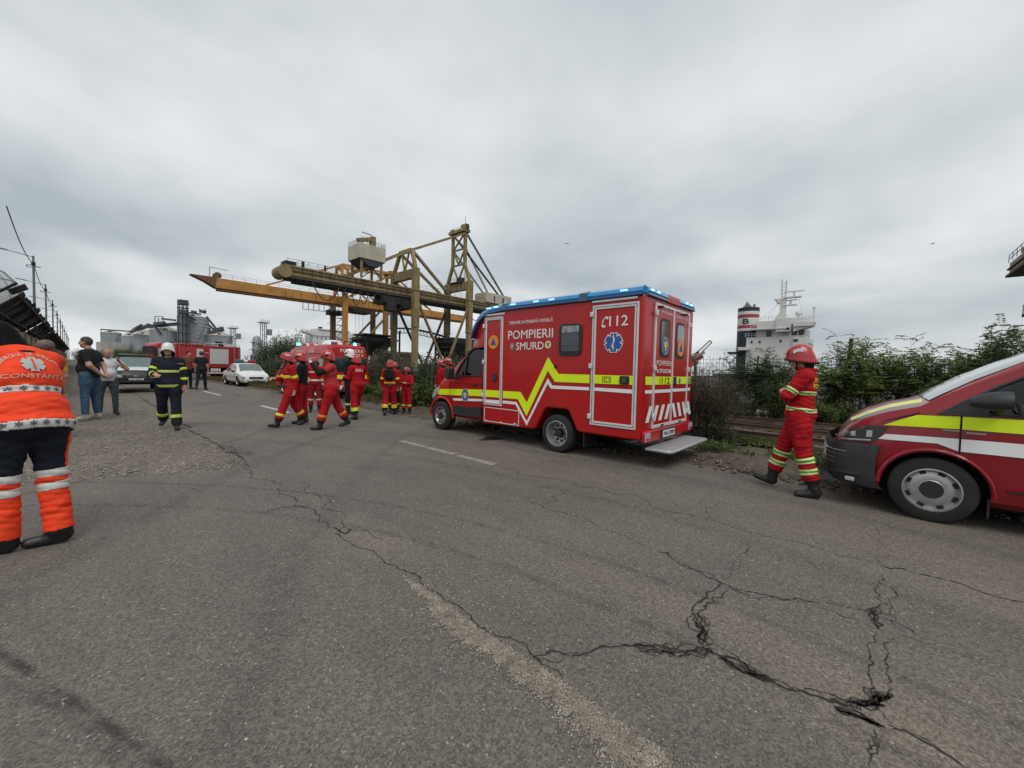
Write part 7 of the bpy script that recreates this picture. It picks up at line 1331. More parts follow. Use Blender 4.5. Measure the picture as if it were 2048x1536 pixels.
def make_body(sp):
    """forward kinematics for a 1.75 m figure facing +y; returns primitives and joint dictionary"""
    g = sp.get('g', 1.0); lean, side = sp.get('lean', 0), sp.get('side', 0); Bd = Body(); J = {}
    hip = A_([0, 0, .92]); T = rotz(sp.get('twist', 0)) @ roty(side) @ rotx(lean); up = T @ A_([0, 0, 1.]); fwd = T @ A_([0, 1., 0]); rt = T @ A_([1., 0, 0]); J.update(hip=hip, up=up, fwd=fwd, rt=rt, T=T)
    P = lambda x, y, z: hip+T @ A_([x, y, z])
    loose = sp.get('loose', 1.0)
    Bd.ell('pelvis', P(0, -.01, -.02), (.165*g, .125*g, .13), T); Bd.ell('waist', P(0, sp.get('belly', 0)*.5, .13), (.150*g*loose, .115*g*loose+sp.get('belly', 0), .16), T, .06); Bd.ell('chest', P(0, .005, .33), (.168*g*loose, .118*g*loose, .20), T, .06); Bd.cap('chest', P(-.14, -.01, .465), P(.14, -.01, .465), .068*loose, .068*loose, .05); Bd.ell('chest', P(0, -.01, .47), (.12, .085, .09), T, .05)
    sk_ = sp.get('skirt', .97 if loose > 1.05 and 'jacket' in sp['mats'] else 0)
    if sk_: Bd.ell('waist', P(0, -.005, .0), (.192*g*sk_, .160*g*sk_, .15), T, .05)
    nk = P(0, .0, .53); hd_R = T @ rotx(-lean*.75+sp.get('nod', 0)) if not sp.get('headT') is not None else T
    hd_R = rotz(sp.get('hyaw', 0)) @ rotx(lean*.25+sp.get('nod', 0)) if sp.get('headabs', True) else T
    if 'hroll' in sp: hd_R = rotz(sp.get('hyaw', 0)) @ roty(sp['hroll']) @ rotx(sp.get('nod', 0))
    hc = nk+T @ A_([sp.get('hside', 0), .015+sp.get('hfwd', 0), .055-sp.get('hfwd', 0)*.5])+hd_R @ A_([0, .03, .105]); J.update(head=hc, HR=hd_R, neck=nk)
    Bd.cap('neck', P(0, -.01, .48), hc+hd_R @ A_([0, -.02, -.05]), .058, .054, .02); h = lambda x, y, z: hc+hd_R @ A_([x, y, z])
    Bd.ell('head', h(0, -.012, .025), (.076, .097, .092), hd_R, .01); Bd.ell('head', h(0, .022, -.04), (.060, .070, .078), hd_R, .03); Bd.ell('head', h(0, .055, -.09), (.030, .028, .024), hd_R, .02)
    Bd.cap('head', h(0, .088, .005), h(0, .108, -.030), .009, .014, .008); Bd.cap('head', h(-.035, .078, .022), h(.035, .078, .022), .014, .014, .012)
    for s_ in (-1, 1): Bd.ell('head', h(s_*.077, -.005, -.005), (.010, .02, .031), hd_R, .006); Bd.ell('head', h(s_*.045, .055, -.035), (.025, .025, .025), hd_R, .015)
    for i, s_ in ((0, -1), (1, 1)):
        nm = 'LR'[i]; pit, out, knee = sp['legs'][i][:3]; hj = hip+A_([s_*.088*g, 0, -.03]); d = A_([s_*math.sin(R_(out)), math.sin(R_(pit))*math.cos(R_(out)), -math.cos(R_(pit))*math.cos(R_(out))]); kn = hj+d*.43; p2 = pit-knee; d2 = A_([s_*math.sin(R_(out*.4)), math.sin(R_(p2)), -math.cos(R_(p2))]); d2 /= np.linalg.norm(d2); an = kn+d2*.42
        tl = sp.get('tl', 1.0); Bd.cap('thigh'+nm, hj, kn, .092*g*tl, .066*tl, .03); Bd.cap('shin'+nm, kn, an, .060, .047, .02); Bd.cap('shin'+nm, kn, kn+(an-kn)*sp.get('cuffend', .70), .066*tl, .058*sp.get('cuff', 1.0)*tl, .008)
        if not sp.get('slim'): Bd.ell('thigh'+nm, hj+d*.12+A_([0, -.004, 0]), (.094*g*tl, .097*g*(.4+.6*tl), .16), None, .03)
        fp_ = sp['legs'][i][3] if len(sp['legs'][i]) > 3 else 0; fy = sp['legs'][i][4] if len(sp['legs'][i]) > 4 else s_*8; FR = rotz(-fy) @ rotx(-fp_) ; q = lambda x, y, z: an+FR @ A_([x, y, z]); Bd.cap('shin'+nm, an-d2*.10, q(0, -.015, -.03), .050, .046, .02)
        Bd.cap('foot'+nm, q(0, -.035, -.045), q(0, .05, -.048), .038, .038, .02); Bd.cap('foot'+nm, q(0, .06, -.058), q(0, .155, -.064), .037, .031, .02); Bd.cap('foot'+nm, q(-.012, -.03, -.068), q(-.012, .16, -.072), .026, .027, .012); Bd.cap('foot'+nm, q(.016, -.03, -.068), q(.016, .15, -.072), .026, .027, .012)
        J['an'+nm] = an; J['kn'+nm] = kn; J['hj'+nm] = hj
        pit, out, fv = sp['arms'][i][:3]; sj = P(s_*.185*max(1, g*.95), -.01, .465); d = T @ A_([s_*math.sin(R_(out)), math.sin(R_(pit))*math.cos(R_(out)), -math.cos(R_(pit))*math.cos(R_(out))]); el = sj+d*.29; f = A_([s_*fv[0], fv[1], fv[2]], float); f /= np.linalg.norm(f); f = T @ f if sp.get('armT', True) else f; wr_ = el+f*.245
        al = sp.get('al', 1.0); Bd.cap('uarm'+nm, sj, el, .062*al*(.5+.5*g), .050*al, .03); Bd.cap('farm'+nm, el, wr_, .049*al, .037*al if sp.get('sleeve', True) else .030, .02); J['el'+nm] = el; J['wr'+nm] = wr_; J['sj'+nm] = sj
        # hand: palm, four curled fingers, thumb from the side of the palm
        w = np.cross(f, A_([0, 0, 1.]) if abs(f[2]) < .8 else fwd); w /= np.linalg.norm(w); pn = np.cross(w, f); cu = sp.get('curl', .5); Bd.cap('hand'+nm, wr_+f*.01, wr_+f*.075, .026, .030, .015); Bd.cap('hand'+nm, wr_+f*.05-w*.02, wr_+f*.08+w*.02, .018, .018, .012)
        for j, (o, l) in enumerate(((-.031, .062), (-.010, .072), (.011, .068), (.031, .055))):
            b0 = wr_+f*.088+w*o; b1 = b0+(f*(1-cu*.5)-pn*cu*s_)*l*.55; b2 = b1+(f*(.5-cu*.6)-pn*s_*(.4+cu))*l*.5; Bd.cap('hand'+nm, b0, b1, .0105, .0095, .006); Bd.cap('hand'+nm, b1, b2, .0095, .0085, .006)
        t0 = wr_+f*.03-w*.028*s_; t1 = t0+f*.035-w*.03*s_; Bd.cap('hand'+nm, t0, t1, .013, .011, .008); Bd.cap('hand'+nm, t1, t1+f*.03-pn*.008*s_, .011, .009, .006)
    for e in sp.get('extra', ()): e(Bd, J, P)
    return Bd.p, J
LIMB = {}
def region_mesh(V, F, keep, off, name, m):
    f = F[keep]; u, inv = np.unique(f, return_inverse=True); fv = inv.reshape(f.shape); v = V[u]; a, b, c, d = (v[fv[:, i]] for i in range(4)); n = np.cross(c-a, d-b); vn = np.zeros_like(v)
    for i in range(4): np.add.at(vn, fv[:, i], n)
    vn /= np.linalg.norm(vn, axis=1, keepdims=True)+1e-12; me = np_mesh(name, v+vn*off, fv, m, True); return me
def helmet(T, J, kind, m, S=1.0, curtain=True):
    """shell in the head frame: dome with front peak and flared neck guard"""
    HR = J['HR']; hc = J['head']; MM = Matrix([[*(HR[i]), hc[i]] for i in range(3)]+[[0, 0, 0, 1]]); rows = []; nA = 36
    for ph in np.linspace(0, 1, 12):
        r = []
        for j in range(nA):
            a = 2*math.pi*j/nA; ca, sa = math.sin(a), math.cos(a); MS = 1.07; low = -.035-.055*max(0, -sa)-.02*abs(ca)+.055*max(0, sa)   # rim height: high at brow, low at nape
            z0 = .150; t = ph*math.pi/2; rad = math.sin(t)**.62; zz_ = low+(z0-low)*math.cos(t); fl = 1+(.10 if kind == 'rescue' else .05)*max(0, ph-.88)/.12; rx, ry = .108*fl, (.135 if sa > 0 else .140)*fl
            r.append(MM @ Vector((ca*rad*rx*MS, -.008+sa*rad*ry*MS, zz_*MS)))
        rows.append(r)
    b = MB(); b.grid(rows, closed=True); H = b.build('helmet', m, T, smooth=60); md = H.modifiers.new('solid', 'SOLIDIFY'); md.thickness = .008; md.offset = -1
    k = MB(); rim = [p+(p-rows[-2][i])*.0 for i, p in enumerate(rows[-1])]; k.tube(rim+[rim[0]], .008, 5); k.build('helmet_rim', blackc if kind != 'white' else m, H)
    k = MB(); k.tube([MM @ Vector((0, -.008+.142*math.cos(a), .02+.138*math.sin(a))) for a in np.linspace(.35, 2.7, 16)], .010, 5); k.build('helmet_crest', m, H, smooth=60)
    for s_ in (-1, 1):
        k = MB(); rows2 = []
        for t in np.linspace(.0, 1, 6):
            y = .045-.10*t; z = .04+.05*math.sin(math.pi*(.25+.5*t)); c = math.sqrt(max(.05, 1-(y/.15)**2-((z+.01)/.17)**2)); rows2.append([MM @ Vector((s_*(.121*c+.003), y, z+.022)), MM @ Vector((s_*(.121*c+.010), y, z-.016))])
        k.grid(rows2); k.build('reflective_flash', silb, H)
        k = MB(); k.tube([MM @ Vector((s_*.085, .03, -.03)), MM @ Vector((s_*.066, .045, -.09)), MM @ Vector((s_*.02, .07, -.125))], .007, 4); k.build('chin_strap', blackc, H)
    if curtain:
        k = MB(); rws = []
        for t in (0, .5, 1): rws.append([MM @ Vector(((.098-.012*t)*math.sin(a), -.012+(.118-.02*t)*math.cos(a), -.06-.095*t)) for a in np.linspace(R_(102), R_(258), 16)])
        k.grid(rws); kk = k.build('neck_guard', blackc, H, smooth=60); md = kk.modifiers.new('s', 'SOLIDIFY'); md.thickness = .012
    if kind == 'goggle':
        k = MB(); k.tube([MM @ Vector((.112*math.sin(a), -.01+.14*math.cos(a), .03)) for a in np.linspace(-1.3, 1.3, 14)], .012, 5); k.box(MM @ Vector((-.105, .03, .035)), (.02, .06, .04), MM.to_3x3()); k.box(MM @ Vector((.105, .03, .035)), (.02, .06, .04), MM.to_3x3()); k.build('goggle_strap', blackc, H)
    if kind == 'white':
        k = MB(); k.prism([(-.03, .03), (.03, .03), (.02, .09), (0, .11), (-.02, .09)], 'y', .126, .132); k2 = MB(); k2.v = [tuple(MM @ Vector((x, y-.02*(z/.1)**2+.004, z))) for x, y, z in k.v]; k2.f = k.f; k2.m = k.m; k2.build('helmet_badge', sred, H)
    return H
ALLP = {}
def person(key, feet, top, rz, sp, label, rules, hm=None, hmat=None, hair=None, vox=.0105, P0=None, scale=None, wr=.007, sk=skin, group=None):
    prims, J = make_body(sp); jn = []
    for nm in 'LR':
        u_ = lambda a, b: (b-a)/np.linalg.norm(b-a)
        jn += [(J['kn'+nm], u_(J['hj'+nm], J['an'+nm]), .12, wr*.50), (J['kn'+nm]*.42+J['an'+nm]*.58, u_(J['kn'+nm], J['an'+nm]), .10, wr*.40), (J['hj'+nm]*.8+J['kn'+nm]*.2, A_([0, .5, .86]), .12, wr*.35)]
        if sp.get('sleeve', True): jn += [(J['el'+nm], u_(J['sj'+nm], J['wr'+nm]), .10, wr*.45), (J['sj'+nm]*.6+J['el'+nm]*.4, u_(J['sj'+nm], J['el'+nm]), .09, wr*.3)]
    jn.append((J['hip']+J['up']*.10, J['up'], .17, wr*.38)); V, F = sdf_nets(prims, vox, wr, sum(map(ord, key)) % 31, jn)
    cen = V[F].mean(1); best = np.full(len(F), 9., np.float32); tg = np.zeros(len(F), int); tt = np.zeros(len(F)); tags = [p['tag'] for p in prims]
    for i, p in enumerate(prims):
        d = pdist(p, cen.astype(np.float32)); ab = p['b']-p['a']; t = ((cen-p['a']) @ ab)/(ab @ ab+1e-9) if p['t'] == 'c' else np.zeros(len(cen)); up_ = d < best; best[up_] = d[up_]; tg[up_] = i; tt[up_] = t[up_]
    tn = np.array(tags)[tg]; sp_t = (cen-J['hip']) @ J['up']      # height along the spine from the hip
    zmin, zmax = V[:, 2].min(), V[:, 2].max()
    T = empty('person', (0, 0, 0), rz, label, 'person', group)
    # height along each limb, measured from joint to joint
    lt = np.zeros(len(F))
    for nm in 'LR':
        for pre, a, b in (('thigh', 'hj', 'kn'), ('shin', 'kn', 'an'), ('uarm', 'sj', 'el'), ('farm', 'el', 'wr')):
            q = tn == pre+nm; a_, b_ = J[a+nm], J[b+nm]; ab = b_-a_; lt[q] = ((cen[q]-a_) @ ab)/(ab @ ab)
    reg = np.array(['body']*len(F), dtype=object)
    torso = np.isin(tn, ('waist', 'chest', 'pelvis'))
    for (rn, pre, a, b) in rules:
        if pre == 'torso': q = torso & (sp_t >= a) & (sp_t < b)
        elif pre in ('pelvis', 'neck', 'head', 'waist', 'chest'): q = tn == pre
        else:
            outer = pre == 'thighside'; pre = 'thigh' if outer else pre; q = np.isin(tn, [pre+'L', pre+'R'] if pre[-1] not in 'LR' else [pre])
            if outer:
                for nm, s_ in (('L', -1), ('R', 1)):
                    ax_ = J['hj'+nm]+(J['kn'+nm]-J['hj'+nm])*lt[:, None]; w_ = cen-ax_; w_ /= np.linalg.norm(w_, axis=1, keepdims=True)+1e-9; q = q & ~((tn == 'thigh'+nm) & (s_*w_[:, 0] < .62))
            if pre[:4] in ('thig', 'shin', 'uarm', 'farm'): q = q & (lt >= a) & (lt < b)
        reg[q] = rn
        if pre not in ('torso', 'pelvis', 'neck', 'head', 'waist', 'chest') and rn not in ('jacket', 'trousers', 'shirt', 'vest'):
            for nm in 'LR': reg[q & np.char.endswith(tn.astype(str), nm)] = rn+'|'+nm
    obj('body', np_mesh('body', V, F, sk, True), T); out = {}
    for rn in sorted(set(reg)-{'body'}):
        bn = rn.split('|')[0]; m, off = sp['mats'][bn]; nmn = bn.rstrip('0123456789')
        me = region_mesh(V, F, reg == rn, off, nmn, m); o = obj(nmn, me, T); out[rn] = o
        if off > .0015 and nmn not in ('boot', 'shoe'): md = o.modifiers.new('s', 'SOLIDIFY'); md.thickness = off*.8; md.offset = -1
    for s_ in (-1, 1):
        k = MB(); c = J['head']+J['HR'] @ A_([s_*.031, .078, .002]); k.lathe([(0, -.010), (.008, -.006), (.010, 0), (.008, .006), (0, .010)], tuple(c), 'z', 8); k.build('eye', eyem, T, smooth=60)
    k = MB(); c = [tuple(J['head']+J['HR'] @ A_([x, .088-.5*x*x/.03, -.058])) for x in (-.022, -.01, 0, .01, .022)]; k.tube(c, [.003, .006, .006, .006, .003], 5); k.build('mouth', lipm, T)
    if hm: helmet(T, J, hm, hmat); zmax += .02
    if hair: hair(T, J)
    s = scale or 1.0; px, py = feet
    if P0 is None: P0 = gp(px, py)
    dep = (P0-CAM) @ fw
    if top is not None:
        # height of the head top over the ground at the feet's distance
        d = ray(px, top); hh = H_+d[2]*dep; s = hh/(zmax-zmin)
    T.scale = (s, s, s); T.location = (P0[0], P0[1], -zmin*s+.003)
    ALLP[key] = (T, J, out, s); return T, J, out
def aim(kind, px, extra=0):
    """rotation that turns local +y towards the given picture direction at column px"""
    v = ray(px, 740)[:2]; v = v/np.linalg.norm(v); r = A_([v[1], -v[0]]); d = {'away': v, 'cam': -v, 'left': -r, 'right': r}[kind]; return math.atan2(-d[0], d[1])+R_(extra)
Lg = ('jacket', 'torso', -.12, 9); trous = [('trousers', 'torso', -9, .02), ('trousers', 'pelvis', 0, 0), ('trousers', 'thigh', -9, 9), ('trousers', 'shin', -9, .72)]; boots = [('boot', 'shin', .70, 9), ('boot', 'foot', 0, 0)]
def suit(hem=-.06, cuffs=.97, bands=(), boot0=.70, sleeve_end=.93):
    r = [('trousers', 'pelvis', 0, 0), ('trousers', 'torso', -9, hem), ('trousers', 'thigh', -9, 9), ('trousers', 'shin', -9, boot0), ('boot', 'shin', boot0, 9), ('boot', 'foot', 0, 0), ('jacket', 'torso', hem, 9), ('jacket', 'uarm', -9, 9), ('jacket', 'farm', -9, sleeve_end)]
    return r+list(bands)
def mats(j, t, b=bootm, **kw):
    d = dict(jacket=(j, .007), trousers=(t, .004), boot=(b, .004)); d.update(kw); return d
stand = ((2, 4, 3), (-2, 4, 2)); hang = ((4, 9, (.05, .25, -1)), (4, 9, (.05, .25, -1)))
strideA = ((24, 3, 4, 14), (-20, 3, 16, -22)); strideB = ((-20, 3, 16, -22), (24, 3, 4, 14))
yb2 = [('yellow_band1', 'shin', .44, .58), ('yellow_band2', 'torso', .235, .30), ('yellow_band3', 'uarm', .62, .85)]
YB = dict(yellow_band1=(yelb, .009), yellow_band2=(yelb, .011), yellow_band3=(yelb, .011))
G = 'rescue crew in red'
# --- 8. walking man at the left of the crew
sp = dict(legs=((22, 3, 2, 12), (-18, 3, 14, -16)), arms=((-14, 8, (.0, .15, -1)), (22, 10, (-.5, .75, .1))), lean=2, tl=1.28, cuff=1.2, loose=1.10, al=1.10, nod=0, mats=mats(redc, redc, belt=(beltm, .010), **YB))
person('walkA', (580, 853), 707, aim('left', 580, 14), sp, 'bearded man in red suit with yellow chest band striding left, front of the crew', suit(.02, bands=yb2+[('belt', 'torso', .0, .06)]), 'rescue', hredp, group=G)
T, J, o = ALLP['walkA'][:3]; k = MB(); HR = J['HR']; MM = Matrix([[*(HR[i]), J['head'][i]] for i in range(3)]+[[0, 0, 0, 1]]); rw = []
for t in np.linspace(0, 1, 5): rw.append([tuple(MM @ Vector((.066*math.sin(a)*(1-.25*t), .012+.078*math.cos(a)*(1-.1*t), -.045-.085*t))) for a in np.linspace(-1.5, 1.5, 12)])
k.grid(rw); k.build('beard', hairg, T, smooth=60)
# --- 11. man in short sleeves with hand to the face
sp = dict(legs=((18, 4, 3, 8), (-20, 5, 10, -10)), arms=((2, 10, (.05, .3, -1)), (62, 6, (-.25, .55, .85))), lean=3, g=1.08, tl=1.3, cuff=1.2, loose=1.12, al=1.1, mats=mats(redc2, redc, undersleeve=(blackc, .006), orange_band=(mat('orange_band', (.65, .20, .03), .6), .009), glove=(glovew, .004)))
sp['arms'] = ((64, 8, (-.30, .50, .85)), (6, 10, (.05, .3, -1)))
person('walkB', (662, 857), 703, aim('left', 662, 4), sp, 'man in red short-sleeved shirt walking left with a gloved hand raised to his face', suit(-.10, bands=[('undersleeve', 'uarm', .55, 9), ('undersleeve', 'farm', -9, 9), ('orange_band', 'shin', .42, .55), ('glove', 'handL', 0, 0), ('undersleeve', 'farm', -9, .95)]), 'goggle', hred, group=G)
# --- 9. man half hidden behind the bearded one
sp = dict(legs=stand, arms=hang, g=1.0, mats=mats(blackc, redc))
person('blackjacket', (604, 846), 706, aim('left', 604, -20), sp, 'man in black top and red goggle helmet half hidden behind the bearded man', suit(.0), 'goggle', hred, group=G)
# --- 10. facing the camera
sp = dict(legs=stand, arms=((12, 16, (-.1, .75, -.35)), (12, 16, (-.1, .75, -.35))), tl=1.2, loose=1.1, mats=mats(redc, dredc, cream_band1=(cream, .009), cream_band2=(cream, .011), cream_band3=(silb, .011)))
person('facing', (630, 824), 716, aim('cam', 630), sp, 'person in dark red suit facing the camera with hands at the waist', suit(.05, bands=[('cream_band1', 'shin', .18, .30), ('cream_band2', 'torso', .33, .37), ('cream_band3', 'torso', .06, .11)]), 'rescue', hredp, group=G)
# --- 12. white helmet behind
sp = dict(legs=stand, arms=hang, mats=mats(blackc, blackc, cream_band=(cream, .009))); person('whitehelm', (701, 828), 700, aim('away', 704, 60), sp, 'person in black with white helmet hidden between two red-helmeted men', suit(-.1, bands=[('cream_band', 'shin', .5, .62)]), 'goggle', hwhite, group=G)
# --- 13. seen from behind
sp = dict(legs=((-6, 5, 6), (22, 6, 4, 6)), arms=((14, 12, (-.2, .8, .1)), (18, 10, (-.3, .8, .15))), lean=2, tl=1.28, cuff=1.2, loose=1.13, al=1.12, mats=mats(redc, redc, lime_band=(limeb, .009)))
T, J, o = person('backview', (714, 838), 711, aim('away', 712, 35), sp, 'man in red with white back lettering seen from behind, right of the crew', suit(-.07, bands=[('lime_band', 'shin', .45, .68)]), 'goggle', hred, group=G)
decal('lettering', T, o['jacket'].data, tuple(J['hip']+J['up']*.37+A_([-.11, 0, 0])), (1, 0, 0), J['up'], (0, 1, 0), 'ISU', .22, .08, whitetx)
# --- 14. back view with black pack
sp = dict(legs=((-8, 4, 10, -8), (10, 5, 4)), arms=((2, 12, (.0, .2, -1)), (4, 12, (.0, .25, -1))), tl=1.28, cuff=1.2, loose=1.13, al=1.12, mats=mats(redc, redc, belt=(beltm, .010), yellow_band4=(yelb, .011), **YB))
T, J, o = person('pack', (779, 830), 721, aim('away', 779, -8), sp, 'person in red with yellow bands and a black backpack, back to the camera', suit(-.02, bands=yb2[:1]+[('yellow_band2', 'torso', .07, .12), ('yellow_band3', 'uarm', .70, .92), ('yellow_band4', 'shin', .62, .70), ('belt', 'torso', .0, .045)]), 'rescue', hredp, group=G)
k = MB(); q = J['hip']+J['up']*.37+A_([0, -.20, 0]); k.box(tuple(q), (.30, .15, .34)); kp = k.build('backpack', blackc, T, bevel=.05, seg=3); k = MB(); k.box(tuple(q+A_([0, -.085, -.05])), (.20, .04, .16)); k.build('pack_pocket', blackc, kp, bevel=.015)
sp = dict(legs=stand, arms=hang, mats=mats(redc, blackc, cream_band=(yelb, .009))); person('behindpack', (788, 824), 726, aim('cam', 788, 10), sp, 'person in dark trousers hidden behind the one with the black backpack', suit(.0, bands=[('cream_band', 'shin', .45, .6)]), 'rescue', hredp, group=G)
# --- 15. arms crossed
sp = dict(legs=stand, arms=((22, 14, (-.95, .55, .05)), (24, 14, (-.95, .5, .12))), tl=1.18, loose=1.08, mats=mats(redc, redc, yellow_band1=(yelb, .009)))
person('crossed', (813, 828), 735, aim('cam', 813, -22), sp, 'smaller person in plain red suit standing with arms crossed beside the bush', suit(.0, bands=[('yellow_band1', 'shin', .36, .50)]), 'rescue', hredp, group=G)
for i, (px, py, tp, lab) in enumerate(((881, 822, 720, 'person with red helmet just showing behind the ambulance mirror, left one'), (896, 826, 717, 'person with brighter red helmet behind the ambulance mirror, right one'))):
    sp = dict(legs=stand, arms=hang, mats=mats(redc, redc)); person('hood%d' % i, (px, py), tp, aim('left', px, 30), sp, lab, suit(.0), 'rescue' if i == 0 else 'goggle', hredp if i == 0 else hred, vox=.013, group=G)
# --- 18. walking firefighter at the right, arms folded
lw = [('lime_band1', 'shin', .12, .27), ('lime_band2', 'shin', .42, .57), ('lime_band3', 'torso', .245, .29), ('lime_band4', 'torso', .04, .085), ('lime_band5', 'uarm', .66, .82), ('green_stripe1', 'shin', .175, .215), ('green_stripe2', 'shin', .475, .515), ('green_stripe3', 'torso', .26, .275), ('green_stripe4', 'torso', .055, .07), ('green_stripe5', 'uarm', .72, .76)]
ltm = mat('lime_reflective_band', (.66, .76, .30), .45, var=.08, scale=40)
sp = dict(legs=((-8, 3, 8, -2), (21, 3, 5, 15)), arms=((30, 10, (-1, .14, .10)), (34, 10, (-1, .10, .16))), lean=-4, nod=14, g=1.0, tl=1.24, cuff=1.10, loose=1.08, al=1.15, skirt=.93, mats=mats(redc, redc, **{'lime_band%d' % i: (ltm, .010) for i in range(1, 6)}, **{'green_stripe%d' % i: (greenb, .0125) for i in range(1, 6)}))
T, J, o = person('right', (1592, 986), 694, aim('left', 1592, -4), sp, 'firefighter in red suit with lime bands walking left, arms folded, between ambulance and van', suit(-.02, bands=lw, boot0=.74), 'rescue', hredp, vox=.0075, wr=.017, group=G)
b0 = J['hip']; bk = -J['fwd']
for s_, z in (('SMURD', .40), ('POMPIERI', .33)): decal('lettering', T, o['jacket'].data, tuple(b0+J['up']*z+A_([-.13, 0, 0])), (1, 0, 0), J['up'], J['fwd'], s_, .26, .055, yelb, .012)
for nm, s_ in (('L', -1), ('R', 1)):      # cargo pockets with flaps on the thighs
    c = J['hj'+nm]*.38+J['kn'+nm]*.62; d_ = (J['kn'+nm]-J['hj'+nm]); d_ = Vector(d_/np.linalg.norm(d_)); rm = Vector((0, 0, -1)).rotation_difference(d_).to_matrix()
    k = MB(); k.box(tuple(c+A_([s_*.094, .0, 0])), (.022, .12, .15), rm); kp = k.build('cargo_pocket', redc, T, bevel=.012, seg=2); k = MB(); k.box(tuple(c+A_([s_*.104, .0, .055])), (.016, .125, .045), rm); k.build('pocket_flap', redc, kp, bevel=.006)
k = MB(); k.tube([tuple(J['neck']+J['T'] @ A_([.082*math.cos(a), -.005+.085*math.sin(a), .015])) for a in np.linspace(0, 6.283, 20)], .022, 7); k.build('collar', redc, T, smooth=60)
for nm in ('L', 'R'):
    k = MB(); an = J['an'+nm]
    for j in range(4): k.tube([tuple(an+A_([-.035, .045+.02*j*.6, .035-.022*j])), tuple(an+A_([.035, .045+.02*j*.6, .035-.022*j]))], .004, 4)
    k.build('boot_lace', mat('lace_grey', (.05, .05, .05), .7), T)
# --- 5. navy firefighter with white helmet
lb = [('lime_band1', 'shin', .50, .66), ('lime_band2', 'torso', .22, .275), ('lime_band3', 'torso', -.085, -.03), ('lime_band4', 'uarm', .50, .66), ('lime_band5', 'farm', .30, .50), ('silver_stripe2', 'torso', .24, .252), ('silver_stripe3', 'torso', -.064, -.05), ('silver_stripe1', 'shin', .56, .59)]
sp = dict(legs=((6, 4, 3), (-12, 3, 22, -10)), arms=((2, 14, (.05, .12, -1)), (16, 14, (-.30, .75, -.05))), g=1.06, tl=1.25, cuff=1.25, cuffend=.88, loose=1.12, skirt=1.05, al=1.18, mats=mats(navyc, navyc, **{'lime_band%d' % i: (limeb, .011) for i in range(1, 6)}, **{'silver_stripe%d' % i: (silb, .013) for i in range(1, 4)}))
T, J, o = person('navy', (338, 858), 688, aim('cam', 338, -6), sp, 'firefighter in navy suit with lime bands and white helmet walking towards the camera', suit(-.11, bands=lb, boot0=.80), 'white', hwhite, vox=.009, group='crew in navy')
decal('lettering', T, o['jacket'].data, tuple(J['hip']+J['up']*.40+A_([-.16, 0, 0])), (-1, 0, 0), J['up'], (0, -1, 0), 'POMPIERI', .10, .022, silb)
k = MB(); w = J['wrL']; k.tube([tuple(w+A_([0, .03, -.08])), tuple(w+A_([.05, .05, -.16]))], .012, 6); k.build('radio', blackc, T)
# --- hair
def short_hair(m, lowf=.03):
    def f(T, J):
        HR, hc = J['HR'], J['head']; rows = []
        for ph in np.linspace(.02, 1, 9):
            r = []
            for j in range(28):
                a = 2*math.pi*j/28; sa, ca = math.cos(a), math.sin(a); low = -.045-.03*max(0, -sa)+(.115)*max(0, sa)**.7+.01*abs(ca); t = ph*math.pi/2; z = low+(.128-low)*math.cos(t); q = math.sqrt(max(0, 1-((z-.02)/.112)**2)); r.append(tuple(hc+HR @ A_([ca*.084*q, -.012+sa*.105*q, z])))
            rows.append(r)
        b = MB(); b.grid(rows, closed=True); b.build('hair', m, T, smooth=70)
    return f
def puffy_hair(m):
    def f(T, J):
        HR, hc = J['HR'], J['head']; b = MB(); rows = []
        for t in np.linspace(0, 1, 9): rows.append([tuple(hc+HR @ A_([.118*math.sin(math.pi*t)*math.cos(a)*(1+.08*math.sin(5*a)), -.025+.12*math.sin(math.pi*t)*math.sin(a)*(1 if math.sin(a) < 0 else .72), .04+.105*math.cos(math.pi*t)])) for a in np.linspace(0, 2*math.pi, 24, endpoint=False)])
        b.grid(rows, closed=True); b.build('hair', m, T, smooth=70)
    return f
tee = [('trousers', 'pelvis', 0, 0), ('trousers', 'torso', -9, 0), ('trousers', 'thigh', -9, 9), ('trousers', 'shin', -9, .95), ('shoe', 'shin', .95, 9), ('shoe', 'foot', 0, 0), ('shirt', 'torso', -.06, 9), ('shirt', 'uarm', -9, .72)]
def tm(s_, t_, b_): return dict(shirt=(s_, .007), trousers=(t_, .004), shoe=(b_, .004))
sp = dict(legs=((2, 3, 2), (-4, 3, 2)), arms=((-22, 8, (-.62, -.45, -.75)), (-24, 8, (-.62, -.45, -.72))), g=1.18, belly=.035, tl=1.02, sleeve=False, loose=1.05, hyaw=6, mats=tm(poloc, jean, shoe)); person('polo', (180, 839), 675, aim('left', 180, -24), sp, 'heavy man in black polo and blue jeans with hands clasped behind his back', tee, hair=short_hair(hairs), vox=.0095, group='bystanders')
sp = dict(legs=((2, 5, 2), (-1, 5, 2)), arms=((34, 34, (-.62, .25, .85)), (4, 10, (.0, .25, -1))), g=1.16, belly=.05, sleeve=False, loose=1.06, nod=8, mats=tm(whitec, jean2, bootm)); T, J, o = person('bald', (216, 829), 698, aim('cam', 216, 6), sp, 'stout bald man in white T-shirt and jeans holding a phone to his ear', tee, vox=.0095, sk=skin2, group='bystanders')
k = MB(); w = J['wrL']; k.box(tuple(w+A_([.03, .02, .07])), (.03, .07, .13)); k.build('phone', blackc, T, bevel=.008)
sp = dict(legs=((-14, 3, 16, -8), (12, 3, 3)), arms=hang, sleeve=False, mats=tm(olivec, navyc, bootm)); person('farman', (403, 780), 703, aim('away', 403, -12), sp, 'man in navy shirt and dark trousers walking away towards the fire engine', tee, hair=short_hair(hairs), vox=.013, group='crew in navy')
